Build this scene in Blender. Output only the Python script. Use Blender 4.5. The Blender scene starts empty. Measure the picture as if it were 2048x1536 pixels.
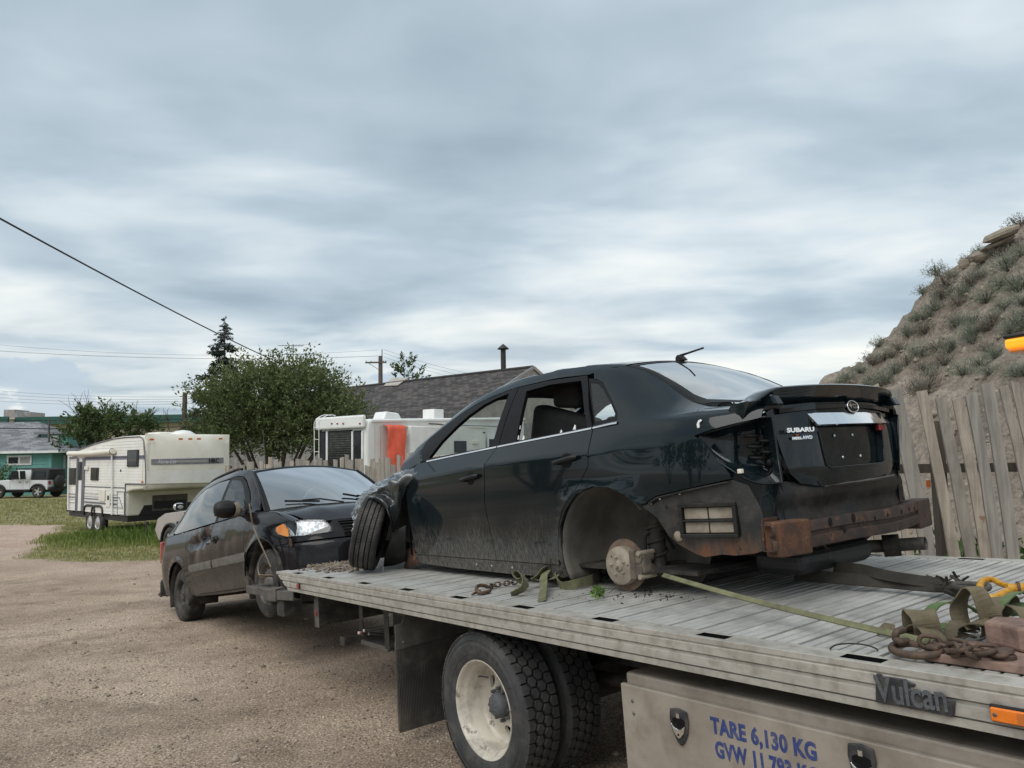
import bpy, bmesh, math, random
import numpy as np
from mathutils import Vector, Matrix, noise
from mathutils.geometry import delaunay_2d_cdt
random.seed(7); rng=np.random.default_rng(7)
SC=bpy.context.scene; COL=SC.collection; R=math.radians; PI=math.pi
V=Vector
# ---------------------------------------------------------------- camera
F=1500.0; HC=1.70; PITCH=math.atan(142/1500.0); ROLL=R(-1.0)
cf=V((0,math.cos(PITCH),math.sin(PITCH))); cr0=V((1,0,0)); cu0=cr0.cross(cf)
cr=cr0*math.cos(ROLL)+cu0*math.sin(ROLL); cu=-cr0*math.sin(ROLL)+cu0*math.cos(ROLL)
CAM=V((0,0,HC))
cd=bpy.data.cameras.new('camera'); cam=bpy.data.objects.new('camera',cd); COL.objects.link(cam)
cam.matrix_world=Matrix(((cr.x,cu.x,-cf.x,CAM.x),(cr.y,cu.y,-cf.y,CAM.y),(cr.z,cu.z,-cf.z,CAM.z),(0,0,0,1)))
cd.sensor_width=36; cd.lens=36*F/2048; cd.clip_end=3000; cd.clip_start=.05
SC.camera=cam
SC.render.resolution_x=1024; SC.render.resolution_y=768
# ---------------------------------------------------------------- sky
SUN_EL=R(52); SUN_AZ=R(215)      # azimuth clockwise from +y (camera forward)
W=bpy.data.worlds.new('World'); SC.world=W; W.use_nodes=True
def N(nt,t,x=None,**k):
    n=nt.nodes.new(t)
    for a,b in k.items():
        if a=='ins':
            for kk,vv in b.items(): n.inputs[kk].default_value=vv
        else: setattr(n,a,b)
    return n
def build_sky():
    nt=W.node_tree; nt.nodes.clear(); L=nt.links.new
    out=N(nt,'ShaderNodeOutputWorld'); bg=N(nt,'ShaderNodeBackground'); L(bg.outputs[0],out.inputs[0])
    sky=N(nt,'ShaderNodeTexSky'); sky.sky_type='NISHITA'; sky.sun_disc=False; sky.sun_elevation=SUN_EL; sky.sun_rotation=SUN_AZ
    tc=N(nt,'ShaderNodeTexCoord'); sep=N(nt,'ShaderNodeSeparateXYZ'); L(tc.outputs['Generated'],sep.inputs[0])
    def M(op,a,b=None,clamp=False):
        n=N(nt,'ShaderNodeMath',operation=op); n.use_clamp=clamp
        for i,q in enumerate((a,b)):
            if q is None: continue
            if isinstance(q,(int,float)): n.inputs[i].default_value=q
            else: L(q,n.inputs[i])
        return n.outputs[0]
    zc=M('MAXIMUM',sep.outputs[2],0.0); den=M('ADD',zc,0.10)
    px=M('DIVIDE',sep.outputs[0],den); py=M('DIVIDE',sep.outputs[1],den)
    cb=N(nt,'ShaderNodeCombineXYZ'); L(px,cb.inputs[0]); L(py,cb.inputs[1])
    def noise_(sc,det,rough,scl,dist=0.0,off=(0,0,0),ridge=False):
        mp=N(nt,'ShaderNodeMapping'); mp.inputs['Scale'].default_value=scl; mp.inputs['Location'].default_value=off; mp.inputs['Rotation'].default_value=(0,0,R(14))
        L(cb.outputs[0],mp.inputs[0])
        n=N(nt,'ShaderNodeTexNoise'); n.inputs['Scale'].default_value=sc; n.inputs['Detail'].default_value=det; n.inputs['Roughness'].default_value=rough; n.inputs['Distortion'].default_value=dist
        L(mp.outputs[0],n.inputs['Vector']); return n.outputs[0]
    big=noise_(.42,2,.5,(1,1.3,1),.2,(3.1,1.7,0)); mid=noise_(1.0,4,.47,(.95,1.25,1),.35,(8.3,2.2,0)); fine=noise_(2.8,4,.48,(.9,1.2,1),.3,(1.3,5,0))
    s=M('ADD',M('ADD',M('MULTIPLY',big,.40),M('MULTIPLY',mid,.46)),M('MULTIPLY',fine,.14))
    ramp=N(nt,'ShaderNodeValToRGB'); L(s,ramp.inputs[0]); e=ramp.color_ramp.elements
    e[0].position=.37; e[0].color=(.285,.355,.415,1); e[1].position=.64; e[1].color=(.77,.785,.76,1)
    a=ramp.color_ramp.elements.new(.465); a.color=(.395,.475,.535,1)
    a=ramp.color_ramp.elements.new(.54); a.color=(.55,.615,.65,1)
    # low cream glow toward the horizon: thinner cloud there lets more light through
    hz=N(nt,'ShaderNodeMapRange',interpolation_type='SMOOTHSTEP'); L(sep.outputs[2],hz.inputs[0])
    hz.inputs[1].default_value=.0; hz.inputs[2].default_value=.30; hz.inputs[3].default_value=1; hz.inputs[4].default_value=0
    crm=N(nt,'ShaderNodeMix',data_type='RGBA',blend_type='MIX'); crm.inputs[7].default_value=(.74,.73,.665,1)
    L(ramp.outputs[0],crm.inputs[6]); L(M('MULTIPLY',hz.outputs[0],M('MULTIPLY',M('SUBTRACT',mid,.34,True),1.9,True)),crm.inputs[0])
    # low cumulus bank
    mp=N(nt,'ShaderNodeMapping'); mp.inputs['Scale'].default_value=(3.2,3.2,6.5); mp.inputs['Location'].default_value=(5.3,2.2,0); L(tc.outputs['Generated'],mp.inputs[0])
    cn=N(nt,'ShaderNodeTexNoise'); cn.inputs['Scale'].default_value=1.15; cn.inputs['Detail'].default_value=7; cn.inputs['Roughness'].default_value=.55; L(mp.outputs[0],cn.inputs['Vector'])
    edge=N(nt,'ShaderNodeMapRange',interpolation_type='SMOOTHSTEP')
    L(M('SUBTRACT',M('MULTIPLY',M('SUBTRACT',cn.outputs[0],.535),1.4),sep.outputs[2]),edge.inputs[0]); edge.inputs[1].default_value=-.01; edge.inputs[2].default_value=.022
    cu_=N(nt,'ShaderNodeMix',data_type='RGBA'); cu_.inputs[7].default_value=(.40,.475,.55,1); L(crm.outputs[2],cu_.inputs[6]); L(M('MULTIPLY',edge.outputs[0],.8),cu_.inputs[0])
    sk=N(nt,'ShaderNodeVectorMath',operation='SCALE'); L(sky.outputs[0],sk.inputs[0]); sk.inputs['Scale'].default_value=.10
    fin=N(nt,'ShaderNodeMix',data_type='RGBA'); fin.inputs[0].default_value=.94; L(sk.outputs[0],fin.inputs[6]); L(cu_.outputs[2],fin.inputs[7])
    L(fin.outputs[2],bg.inputs[0]); bg.inputs[1].default_value=1.0
build_sky()
sd=bpy.data.lights.new('sun','SUN'); so=bpy.data.objects.new('sun',sd); COL.objects.link(so)
sd.energy=1.5; sd.angle=R(50); sd.color=(1,.965,.91)
sdir=V((math.sin(SUN_AZ)*math.cos(SUN_EL),math.cos(SUN_AZ)*math.cos(SUN_EL),math.sin(SUN_EL)))
so.rotation_euler=sdir.to_track_quat('Z','Y').to_euler(); so.location=(0,0,20)
SC.view_settings.view_transform='Standard'; SC.view_settings.look='None'; SC.view_settings.exposure=0.42; SC.view_settings.gamma=1; SC.view_settings.use_curve_mapping=False
SC.render.engine='CYCLES'
# ---------------------------------------------------------------- pixel -> direction helpers
def ray(u,v): return cr*((u-1024)/F)-cu*((v-768)/F)+cf
def px(u,v,D): return CAM+ray(u,v)*D            # D = depth along the view axis
def pxz(u,v,z): d=ray(u,v); return CAM+d*((z-HC)/d.z)
# frames: columns are local x,y,z axes
TO=V((-1.87283621,6.39362158,.7409616))
TF=Matrix(((.61137913,.78958596,-.05262675,TO.x),(-.78950457,.6131366,.02731368,TO.y),(.05383388,.02485004,.99824065,TO.z),(0,0,0,1)))  # truck: x front, y far side, z up, deck top z=0
CF=TF@Matrix.Translation((3.19,1.44,0))@Matrix.Rotation(PI,4,'Z')          # sedan: x forward from rear axle, y left, z above the deck
VF=Matrix(((.62617187,-.7736487,-.0968322,-3.552672),(-.76117247,-.63347422,.13902115,10.40112401),(.16889424,.01334512,.98554383,-.37020766),(0,0,0,1)))  # minivan: x forward from rear axle, y left
def fhit(Mx,u,v,ax,val):
    "pixel ray met with a local plane (axis ax at val) of frame Mx, in local coordinates"
    Mi=Mx.inverted(); o=Mi@CAM; d=Mi.to_3x3()@ray(u,v); t=(val-o[ax])/d[ax]; return o+d*t
def tz(u,v,z=0): return fhit(TF,u,v,2,z)
def ty(u,v,y=0): return fhit(TF,u,v,1,y)
def cy(u,v,y): return fhit(CF,u,v,1,y)
def vy(u,v,y): return fhit(VF,u,v,1,y)
# ---------------------------------------------------------------- ground shape
def sstep(a,b,x):
    t=min(1,max(0,(x-a)/(b-a))); return t*t*(3-2*t)
def ground(x,y):
    q=.034*x-.022*y-.03
    return -.6*math.tanh(-q/.6)+.12*sstep(13,22,y)*(1-sstep(2,9,x))
# ---------------------------------------------------------------- mesh builder
def frame_of(d,up=V((0,0,1))):
    d=d.normalized(); s=up.cross(d)
    if s.length<1e-4: s=V((1,0,0)).cross(d)
    s.normalize(); return s,d.cross(s)
class MB:
    def __init__(s): s.v=[]; s.f=[]; s.m=[]; s.sm=[]
    def add(s,vs,fs,mat=0,smooth=False):
        b=len(s.v); s.v+= [tuple(q) for q in vs]
        for q in fs: s.f.append([b+i for i in q]); s.m.append(mat); s.sm.append(smooth)
        return s
    def box(s,c,size,rot=None,mat=0):
        c=V(c); a,b,h=[q/2 for q in size]; vs=[]
        for z in (-h,h):
            for x,y in ((-a,-b),(a,-b),(a,b),(-a,b)):
                q=V((x,y,z)); vs.append(c+(rot@q if rot else q))
        return s.add(vs,[(3,2,1,0),(4,5,6,7),(0,1,5,4),(1,2,6,5),(2,3,7,6),(3,0,4,7)],mat)
    def bb(s,x0,x1,y0,y1,z0,z1,mat=0): return s.box(((x0+x1)/2,(y0+y1)/2,(z0+z1)/2),(abs(x1-x0),abs(y1-y0),abs(z1-z0)),None,mat)
    def bar(s,p0,p1,w,h,up=V((0,0,1)),mat=0,w1=None,h1=None):
        p0=V(p0);p1=V(p1); a,b=frame_of(p1-p0,up); w1=w1 or w; h1=h1 or h; vs=[]
        for p,ww,hh in ((p0,w,h),(p1,w1,h1)):
            for i,j in ((-1,-1),(1,-1),(1,1),(-1,1)): vs.append(p+a*(i*ww/2)+b*(j*hh/2))
        return s.add(vs,[(3,2,1,0),(4,5,6,7),(0,1,5,4),(1,2,6,5),(2,3,7,6),(3,0,4,7)],mat)
    def tube(s,path,r,n=10,closed=False,mat=0,caps=True,flat=1.0,up=V((0,0,1))):
        P=[V(q) for q in path]; k=len(P); rs=r if isinstance(r,(list,tuple)) else [r]*k; vs=[]; a=None
        for i in range(k):
            d=(P[(i+1)%k]-P[i-1]) if closed else (P[min(i+1,k-1)]-P[max(i-1,0)])
            if d.length<1e-9: d=V((1,0,0))
            d.normalize()
            if a is None: a,b=frame_of(d,up)
            else:
                a=a-d*a.dot(d)
                if a.length<1e-6: a,b=frame_of(d,up)
                a.normalize(); b=d.cross(a)
            for j in range(n):
                t=2*PI*j/n; vs.append(P[i]+a*(rs[i]*math.cos(t))+b*(rs[i]*flat*math.sin(t)))
        fs=[]
        for i in range(k if closed else k-1):
            i2=(i+1)%k
            for j in range(n): j2=(j+1)%n; fs.append((i*n+j,i*n+j2,i2*n+j2,i2*n+j))
        s.add(vs,fs,mat,True)
        if caps and not closed: s.add(vs[:n],[list(range(n))[::-1]],mat); s.add(vs[-n:],[list(range(n))],mat)
        return s
    def lathe(s,prof,n=32,M=None,mat=0,smooth=True,mats=None):
        "profile (radius, along axis); axis = local +y of M"
        M=M or Matrix(); vs=[]
        for r,h in prof:
            for j in range(n): t=2*PI*j/n; vs.append(M@V((r*math.cos(t),h,r*math.sin(t))))
        for i in range(len(prof)-1):
            fs=[]
            for j in range(n): j2=(j+1)%n; fs.append((i*n+j,i*n+j2,(i+1)*n+j2,(i+1)*n+j))
            if i==0: base=len(s.v); s.v+=[tuple(q) for q in vs]
            for q in fs: s.f.append([base+w for w in q]); s.m.append(mats[i] if mats else mat); s.sm.append(smooth)
        return s
    def prism(s,poly,h0,h1,M=None,mat=0,smooth=False):
        "extrude polygon (x,y) from z=h0 to h1, mapped through M"
        M=M or Matrix(); n=len(poly)
        A=[M@V((x,y,h0)) for x,y in poly]; B=[M@V((x,y,h1)) for x,y in poly]
        ar=sum(poly[i][0]*poly[(i+1)%n][1]-poly[(i+1)%n][0]*poly[i][1] for i in range(n))
        fl=(ar<0)!=(h1<h0)
        top=list(range(n,2*n)); bot=list(range(n))[::-1]; sides=[(i,(i+1)%n,n+(i+1)%n,n+i) for i in range(n)]
        if fl: top=top[::-1]; bot=bot[::-1]; sides=[q[::-1] for q in sides]
        return s.add(A+B,[top,bot]+sides,mat,smooth)
    def ribbon(s,path,wdirs,w,th=.004,mat=0):
        P=[V(q) for q in path]; k=len(P); vs=[]
        for i in range(k):
            d=(P[min(i+1,k-1)]-P[max(i-1,0)]).normalized(); wd=wdirs[i] if isinstance(wdirs,list) else wdirs
            wd=V(wd); wd=(wd-d*wd.dot(d)).normalized(); nn=d.cross(wd)
            for a,b in ((-1,-1),(1,-1),(1,1),(-1,1)): vs.append(P[i]+wd*(a*w/2)+nn*(b*th/2))
        fs=[]
        for i in range(k-1):
            for j in range(4): j2=(j+1)%4; fs.append((i*4+j,i*4+j2,i*4+4+j2,i*4+4+j))
        fs+= [(3,2,1,0),((k-1)*4,(k-1)*4+1,(k-1)*4+2,(k-1)*4+3)]
        return s.add(vs,fs,mat,False)
    def grid(s,rows,mat=0,smooth=True,flip=False):
        nr=len(rows); nc=len(rows[0]); vs=[q for r in rows for q in r]; fs=[]
        for i in range(nr-1):
            for j in range(nc-1):
                q=(i*nc+j,i*nc+j+1,(i+1)*nc+j+1,(i+1)*nc+j); fs.append(q[::-1] if flip else q)
        return s.add(vs,fs,mat,smooth)
    def mesh(s,name,mats,angle=None):
        me=bpy.data.meshes.new(name); me.from_pydata(s.v,[],s.f)
        mats=mats if isinstance(mats,(list,tuple)) else [mats]
        for q in mats: me.materials.append(q)
        me.polygons.foreach_set('material_index',s.m); me.polygons.foreach_set('use_smooth',[bool(x) or angle is not None for x in s.sm])
        if angle is not None: me.set_sharp_from_angle(angle=R(angle))
        me.update(); return me
    def build(s,name,mats,parent=None,angle=None,bevel=0,seg=2,M=None,solid=0):
        o=mkobj(name,s.mesh(name,mats,angle),parent,M)
        if solid:
            md=o.modifiers.new('solid','SOLIDIFY'); md.thickness=solid; md.offset=-1
        if bevel:
            md=o.modifiers.new('bevel','BEVEL'); md.width=bevel; md.segments=seg; md.limit_method='ANGLE'; md.angle_limit=R(40); md.harden_normals=False
        return o
def mkobj(name,me,parent=None,M=None):
    o=bpy.data.objects.new(name,me); COL.objects.link(o)
    if parent is not None: o.parent=parent
    if M is not None: o.matrix_local=M
    return o
def thing(name,label,cat,M=None,group=None):
    o=bpy.data.objects.new(name,None); COL.objects.link(o); o.empty_display_size=.2
    if M is not None: o.matrix_world=M
    return tag(o,label,cat,group)
def tag(o,label,cat,group=None,kind=None):
    o['label']=label; o['category']=cat
    if group: o['group']=group
    if kind: o['kind']=kind
    return o
def struct(o): o['kind']='structure'; return o
def stuff(o): o['kind']='stuff'; return o
def dup(root,M,label=None,group=None):
    def cp(o,p):
        c=o.copy(); COL.objects.link(c); c.parent=p
        for ch in o.children: cp(ch,c)
        return c
    r=cp(root,None); r.matrix_world=M
    if label: r['label']=label
    if group: r['group']=group
    return r
def hermite(pts):
    "smooth 1-D interpolation through (x,y) pairs"
    pts=sorted(pts); xs=[p[0] for p in pts]; ys=[p[1] for p in pts]; n=len(xs)
    d=[(ys[i+1]-ys[i])/(xs[i+1]-xs[i]) for i in range(n-1)]
    m=[d[0]]+[ (0 if d[i-1]*d[i]<=0 else 2*d[i-1]*d[i]/(d[i-1]+d[i])) for i in range(1,n-1)]+[d[-1]]
    def f(x):
        if x<=xs[0]: return ys[0]+(x-xs[0])*m[0]*.0
        if x>=xs[-1]: return ys[-1]
        i=0
        while x>xs[i+1]: i+=1
        h=xs[i+1]-xs[i]; t=(x-xs[i])/h
        return (2*t**3-3*t*t+1)*ys[i]+(t**3-2*t*t+t)*h*m[i]+(-2*t**3+3*t*t)*ys[i+1]+(t**3-t*t)*h*m[i+1]
    return f
def catmull(P,n=8,closed=False):
    P=[V(p) for p in P]; k=len(P); out=[]
    for i in range(k if closed else k-1):
        g=(lambda j:P[j%k]) if closed else (lambda j:P[min(max(j,0),k-1)])
        a,b,c,d=g(i-1),g(i),g(i+1),g(i+2)
        for j in range(n):
            t=j/n; out.append(.5*((2*b)+(c-a)*t+(2*a-5*b+4*c-d)*t*t+(3*b-a-3*c+d)*t**3))
    if not closed: out.append(P[-1])
    return out
def inpoly(x,y,poly):
    c=False; n=len(poly); j=n-1
    for i in range(n):
        xi,yi=poly[i]; xj,yj=poly[j]
        if (yi>y)!=(yj>y) and x<(xj-xi)*(y-yi)/(yj-yi)+xi: c=not c
        j=i
    return c
def densify(poly,step):
    out=[]; n=len(poly)
    for i in range(n):
        a=poly[i]; b=poly[(i+1)%n]; L=math.hypot((b[0]-a[0])/step[0],(b[1]-a[1])/step[1]); k=max(1,int(math.ceil(L)))
        for j in range(k): t=j/k; out.append((a[0]+(b[0]-a[0])*t,a[1]+(b[1]-a[1])*t))
    return out
def panel(name,loops,surf,step,mat,parent,flange=.02,flip=False,inset=None,disp=None):
    """sheet-metal panel: loops (outer first, holes after) in a 2-D domain mapped by surf(a,b)->Vector.
    Edge loops get a flange folded inward so that shut lines have depth."""
    L=[densify(l,step) for l in loops]
    pts=[]; edges=[]
    for l in L:
        b=len(pts); pts+= [V(p) for p in l]; edges+= [(b+i,b+(i+1)%len(l)) for i in range(len(l))]
    nb=len(pts)
    xs=[p[0] for p in L[0]]; ys=[p[1] for p in L[0]]
    a=min(xs)+step[0]*.5
    def inside(x,y):
        return inpoly(x,y,L[0]) and not any(inpoly(x,y,h) for h in L[1:])
    bp=np.array([tuple(p) for p in pts])/np.array(step)
    while a<max(xs):
        b=min(ys)+step[1]*.5
        while b<max(ys):
            if inside(a,b):
                d=np.abs(bp-np.array((a/step[0],b/step[1]))).sum(1).min()
                if d>.55: pts.append(V((a,b)))
            b+=step[1]
        a+=step[0]
    ov,oe,of,_,_,_=delaunay_2d_cdt(pts,edges,[],0,1e-7)
    fs=[]
    for t in of:
        c=sum((ov[i] for i in t),V((0,0)))/3
        if inside(c.x,c.y): fs.append(list(t))
    e=1e-3; P=[]; Nn=[]
    for p in ov:
        q=surf(p.x,p.y); du=surf(p.x+e,p.y)-surf(p.x-e,p.y); dv=surf(p.x,p.y+e)-surf(p.x,p.y-e)
        n=du.cross(dv); n=n.normalized() if n.length>1e-12 else V((0,0,1)); 
        if flip: n=-n
        if disp: q=q+n*disp(q)
        P.append(q); Nn.append(n)
    # orient faces along normal
    ff=[]
    for t in fs:
        n=(P[t[1]]-P[t[0]]).cross(P[t[2]]-P[t[0]])
        ff.append(t if n.dot(Nn[t[0]])>0 else t[::-1])
    if flange:
        cnt={}
        for t in ff:
            for i in range(3): cnt[(t[i],t[(i+1)%3])]=1
        bd=[k for k in cnt if (k[1],k[0]) not in cnt]
        mp={}
        for a_,b_ in bd:
            for q in (a_,b_):
                if q not in mp:
                    mp[q]=(len(P),len(P)+1); P+= [P[q].copy(),P[q]-Nn[q]*flange]; Nn+= [None,None]
            A=mp[a_];B=mp[b_]; ff.append([B[0],A[0],A[1],B[1]])
    me=bpy.data.meshes.new(name); me.from_pydata([tuple(p) for p in P],[],ff); me.materials.append(mat)
    me.polygons.foreach_set('use_smooth',[len(t)==3 for t in ff]); me.update()
    if not disp:
        ln=[]
        for poly in me.polygons:
            for vi in poly.vertices:
                n=Nn[vi] if poly.loop_total==3 and Nn[vi] is not None else poly.normal
                ln.append(tuple(n))
        me.normals_split_custom_set(ln)
    return mkobj(name,me,parent)
def text_mesh(txt,size,depth,M,mat,name,parent,font_scale_x=1.0,bold=0.0,spacing=1.0,shear=0):
    c=bpy.data.curves.new(name,'FONT'); c.body=txt; c.size=size; c.extrude=depth; c.offset=bold; c.space_character=spacing; c.shear=shear; c.resolution_u=3
    o=bpy.data.objects.new('tmp',c); COL.objects.link(o)
    dg=bpy.context.evaluated_depsgraph_get(); me=bpy.data.meshes.new_from_object(o.evaluated_get(dg))
    bpy.data.objects.remove(o); bpy.data.curves.remove(c)
    me.transform(M@Matrix.Diagonal((font_scale_x,1,1,1))); me.materials.clear(); me.materials.append(mat); me.name=name
    return mkobj(name,me,parent)
def axes(o,x,y,z=None):
    x=V(x).normalized(); y=V(y); y=(y-x*y.dot(x)).normalized(); z=x.cross(y); o=V(o)
    return Matrix(((x.x,y.x,z.x,o.x),(x.y,y.y,z.y,o.y),(x.z,y.z,z.z,o.z),(0,0,0,1)))
# ---------------------------------------------------------------- materials
def PM(name,c1,c2=None,scale=6,rough=.6,metal=0,bump=0,bscale=80,coat=0,stretch=(1,1,1),r2=None,detail=5,dirt=None,spots=None,spec=.5,lo=.35,hi=.65,emit=None,bstretch=None,grime=None,orand=0):
    m=bpy.data.materials.new(name); m.use_nodes=True; nt=m.node_tree; L=nt.links.new; b=nt.nodes['Principled BSDF']
    b.inputs['Roughness'].default_value=rough; b.inputs['Metallic'].default_value=metal; b.inputs['Specular IOR Level'].default_value=spec
    b.inputs['Coat Weight'].default_value=coat; b.inputs['Coat Roughness'].default_value=.04
    tc=N(nt,'ShaderNodeTexCoord')
    def nz(sc,st,det=detail,ro=.6):
        mp=N(nt,'ShaderNodeMapping'); mp.inputs['Scale'].default_value=st; L(tc.outputs['Object'],mp.inputs[0])
        n=N(nt,'ShaderNodeTexNoise'); n.inputs['Scale'].default_value=sc; n.inputs['Detail'].default_value=det; n.inputs['Roughness'].default_value=ro
        L(mp.outputs[0],n.inputs['Vector']); return n.outputs[0]
    def mr(x,a,b_,c=0,d=1):
        q=N(nt,'ShaderNodeMapRange',interpolation_type='SMOOTHSTEP'); L(x,q.inputs[0])
        for i,vv in enumerate((a,b_,c,d)): q.inputs[i+1].default_value=vv
        return q.outputs[0]
    def mix(f,A,B):
        q=N(nt,'ShaderNodeMix',data_type='RGBA')
        for i,x in ((0,f),(6,A),(7,B)):
            if isinstance(x,(tuple,list)): q.inputs[i].default_value=(*x,1) if len(x)==3 else x
            elif isinstance(x,(int,float)): q.inputs[i].default_value=x
            else: L(x,q.inputs[i])
        return q.outputs[2]
    def mth(op,A,B):
        q=N(nt,'ShaderNodeMath',operation=op); q.use_clamp=False
        for i,x in enumerate((A,B)):
            if isinstance(x,(int,float)): q.inputs[i].default_value=x
            else: L(x,q.inputs[i])
        return q.outputs[0]
    c2=c2 or tuple(q*.8 for q in c1)
    n1=nz(scale,stretch); col=mix(mr(n1,lo,hi),c2,c1)
    if orand:
        oi=N(nt,'ShaderNodeObjectInfo'); col=mix(mth('MULTIPLY',oi.outputs['Random'],orand),col,tuple(q*.35 for q in c2))
    ro=None
    if r2 is not None: ro=mr(nz(scale*2.3,stretch),.35,.65,rough,r2)
    cw=None
    if spots:      # (colour, scale, threshold, softness)
        k=mr(nz(spots[1],(1,1,1),7,.65),spots[2],spots[2]+spots[3]); col=mix(k,col,spots[0])
        ro=mth('ADD',mth('MULTIPLY',k,.8-rough),ro if ro is not None else rough)
    if grime:      # uneven dirt film over the whole surface (colour, scale, amount)
        k=mth('MULTIPLY',mr(nz(grime[1],(1,1,1),8,.65),.42,.68),grime[2]); col=mix(k,col,grime[0]); 
    if dirt:       # road dust: colour, z low, z high, amount, streak scale
        sp=N(nt,'ShaderNodeSeparateXYZ'); L(tc.outputs['Object'],sp.inputs[0])
        wob=mth('MULTIPLY',mth('SUBTRACT',nz(2.2,(1,1,1),4),.5),.35)
        g=mr(mth('ADD',sp.outputs[2],wob),dirt[1],dirt[2],1,0)
        st=mr(nz(dirt[4],(13,13,.6),7,.75),.38,.64); fine=mr(nz(90,(1,1,1),3),.3,.7,.75,1)
        k=mth('MULTIPLY',mth('MULTIPLY',g,mth('ADD',mth('MULTIPLY',st,.85),.15)),mth('MULTIPLY',fine,dirt[3]))
        # light overall dust film
        film=mth('MULTIPLY',mr(nz(3.1,(1,1,1),7,.7),.45,.75),.012)
        k=mth('ADD',k,film)
        col=mix(k,col,dirt[0]); ro=mth('ADD',mth('MULTIPLY',k,.65),ro if ro is not None else rough)
        cw=mth('MULTIPLY',mth('SUBTRACT',1.0,k),coat)
    L(col,b.inputs['Base Color'])
    if ro is not None: L(ro,b.inputs['Roughness'])
    if cw is not None: L(cw,b.inputs['Coat Weight'])
    if bump:
        bp=N(nt,'ShaderNodeBump'); bp.inputs['Strength'].default_value=bump; bp.inputs['Distance'].default_value=.01
        L(nz(bscale,bstretch or stretch,6,.6),bp.inputs['Height']); L(bp.outputs[0],b.inputs['Normal'])
    if emit: b.inputs['Emission Color'].default_value=(*emit[:3],1); b.inputs['Emission Strength'].default_value=emit[3]
    return m
def GLASS(name,tint,refl=1.0,rough=.0):
    m=bpy.data.materials.new(name); m.use_nodes=True; nt=m.node_tree; nt.nodes.clear(); L=nt.links.new
    o=N(nt,'ShaderNodeOutputMaterial'); mx=N(nt,'ShaderNodeMixShader'); tr=N(nt,'ShaderNodeBsdfTransparent'); gl=N(nt,'ShaderNodeBsdfGlossy'); fr=N(nt,'ShaderNodeFresnel'); ge=N(nt,'ShaderNodeNewGeometry'); io=N(nt,'ShaderNodeMapRange'); io.inputs[3].default_value=1.6; io.inputs[4].default_value=1/1.6; L(ge.outputs['Backfacing'],io.inputs[0]); L(io.outputs[0],fr.inputs[0])
    tr.inputs[0].default_value=(*tint,1); gl.inputs['Roughness'].default_value=rough
    mu=N(nt,'ShaderNodeMath',operation='MULTIPLY'); mu.inputs[1].default_value=refl; mu.use_clamp=True; L(fr.outputs[0],mu.inputs[0])
    L(mu.outputs[0],mx.inputs[0]); L(tr.outputs[0],mx.inputs[1]); L(gl.outputs[0],mx.inputs[2]); L(mx.outputs[0],o.inputs[0]); return m
DUST=(.30,.27,.235)
m_paint=PM('sedan_paint',(.0045,.010,.013),(.0035,.008,.0105),scale=2,rough=.16,coat=.62,spec=.08,dirt=(DUST,.02,.50,.60,9))
m_paintup=PM('sedan_paint_upper',(.0045,.010,.013),(.0035,.008,.0105),scale=2,rough=.16,coat=.62,spec=.08,grime=((.2,.19,.18),14,.035),r2=.22)
m_crump=PM('crumpled_paint',(.055,.062,.064),(.030,.036,.038),scale=5,rough=.22,metal=.25,coat=1.0,grime=((.30,.30,.28),9,.16),spots=((.38,.38,.36),30,.72,.05))  # greyer than the black paint, imitating sky reflected on the folds
m_bare=PM('bare_body_metal',(.008,.010,.011),(.014,.013,.012),scale=9,rough=.42,spec=.35,grime=((.12,.09,.07),11,.22),bump=.15,bscale=40)
m_rustq=PM('rusty_quarter',(.012,.016,.018),(.02,.02,.02),scale=7,rough=.4,coat=.35,grime=((.15,.13,.11),13,.22),bump=.2,bscale=50,dirt=((.16,.068,.032),.215,.315,1.1,3))
m_rust=PM('rust',(.115,.050,.026),(.055,.030,.020),scale=14,rough=.88,bump=.5,bscale=90,detail=8,spots=((.20,.095,.045),22,.56,.12))
m_drust=PM('dark_rusty_beam',(.026,.020,.018),(.060,.034,.024),scale=10,rough=.7,bump=.3,bscale=70,detail=8,spots=((.14,.06,.032),13,.57,.10))
m_plast=PM('black_plastic',(.010,.010,.011),(.015,.015,.015),scale=30,rough=.5,bump=.08,bscale=300,grime=((.14,.125,.11),8,.12),spec=.3)
m_trim=PM('black_rubber_trim',(.006,.006,.007),scale=20,rough=.5,spec=.2)
m_dark=PM('dark_underbody',(.014,.013,.012),(.03,.026,.022),scale=7,rough=.85,grime=((.12,.10,.08),9,.5))
m_inter=PM('dark_cabin_trim',(.012,.012,.013),(.02,.02,.021),scale=12,rough=.85)
m_liner=PM('dusty_wheel_liner',(.085,.078,.068),(.13,.118,.10),scale=5,rough=.95,bump=.2,bscale=30)
m_chrome=PM('chrome',(.82,.83,.84),(.78,.79,.8),scale=3,rough=.06,metal=1)
m_satin=PM('satin_chrome_trim',(.80,.81,.82),scale=3,rough=.32,metal=.9)
m_glass=GLASS('clear_car_glass',(.74,.80,.78),1.0)
m_tint=GLASS('dark_tinted_glass',(.035,.04,.04),1.6)
m_wsh=GLASS('windshield_glass',(.42,.50,.49),5.2)
m_rwin=GLASS('rear_window_glass',(.60,.68,.66),3.4)
m_tyre=PM('tyre_rubber',(.020,.020,.020),(.034,.033,.032),scale=8,rough=.8,bump=.12,bscale=120,grime=((.13,.115,.095),10,.45))
m_ttyre=PM('truck_tyre_rubber',(.026,.027,.028),(.04,.041,.042),scale=6,rough=.75,bump=.1,bscale=90,grime=((.15,.14,.125),7,.35))
m_tgroove=PM('tyre_groove',(.008,.008,.008),scale=8,rough=.9)
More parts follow.
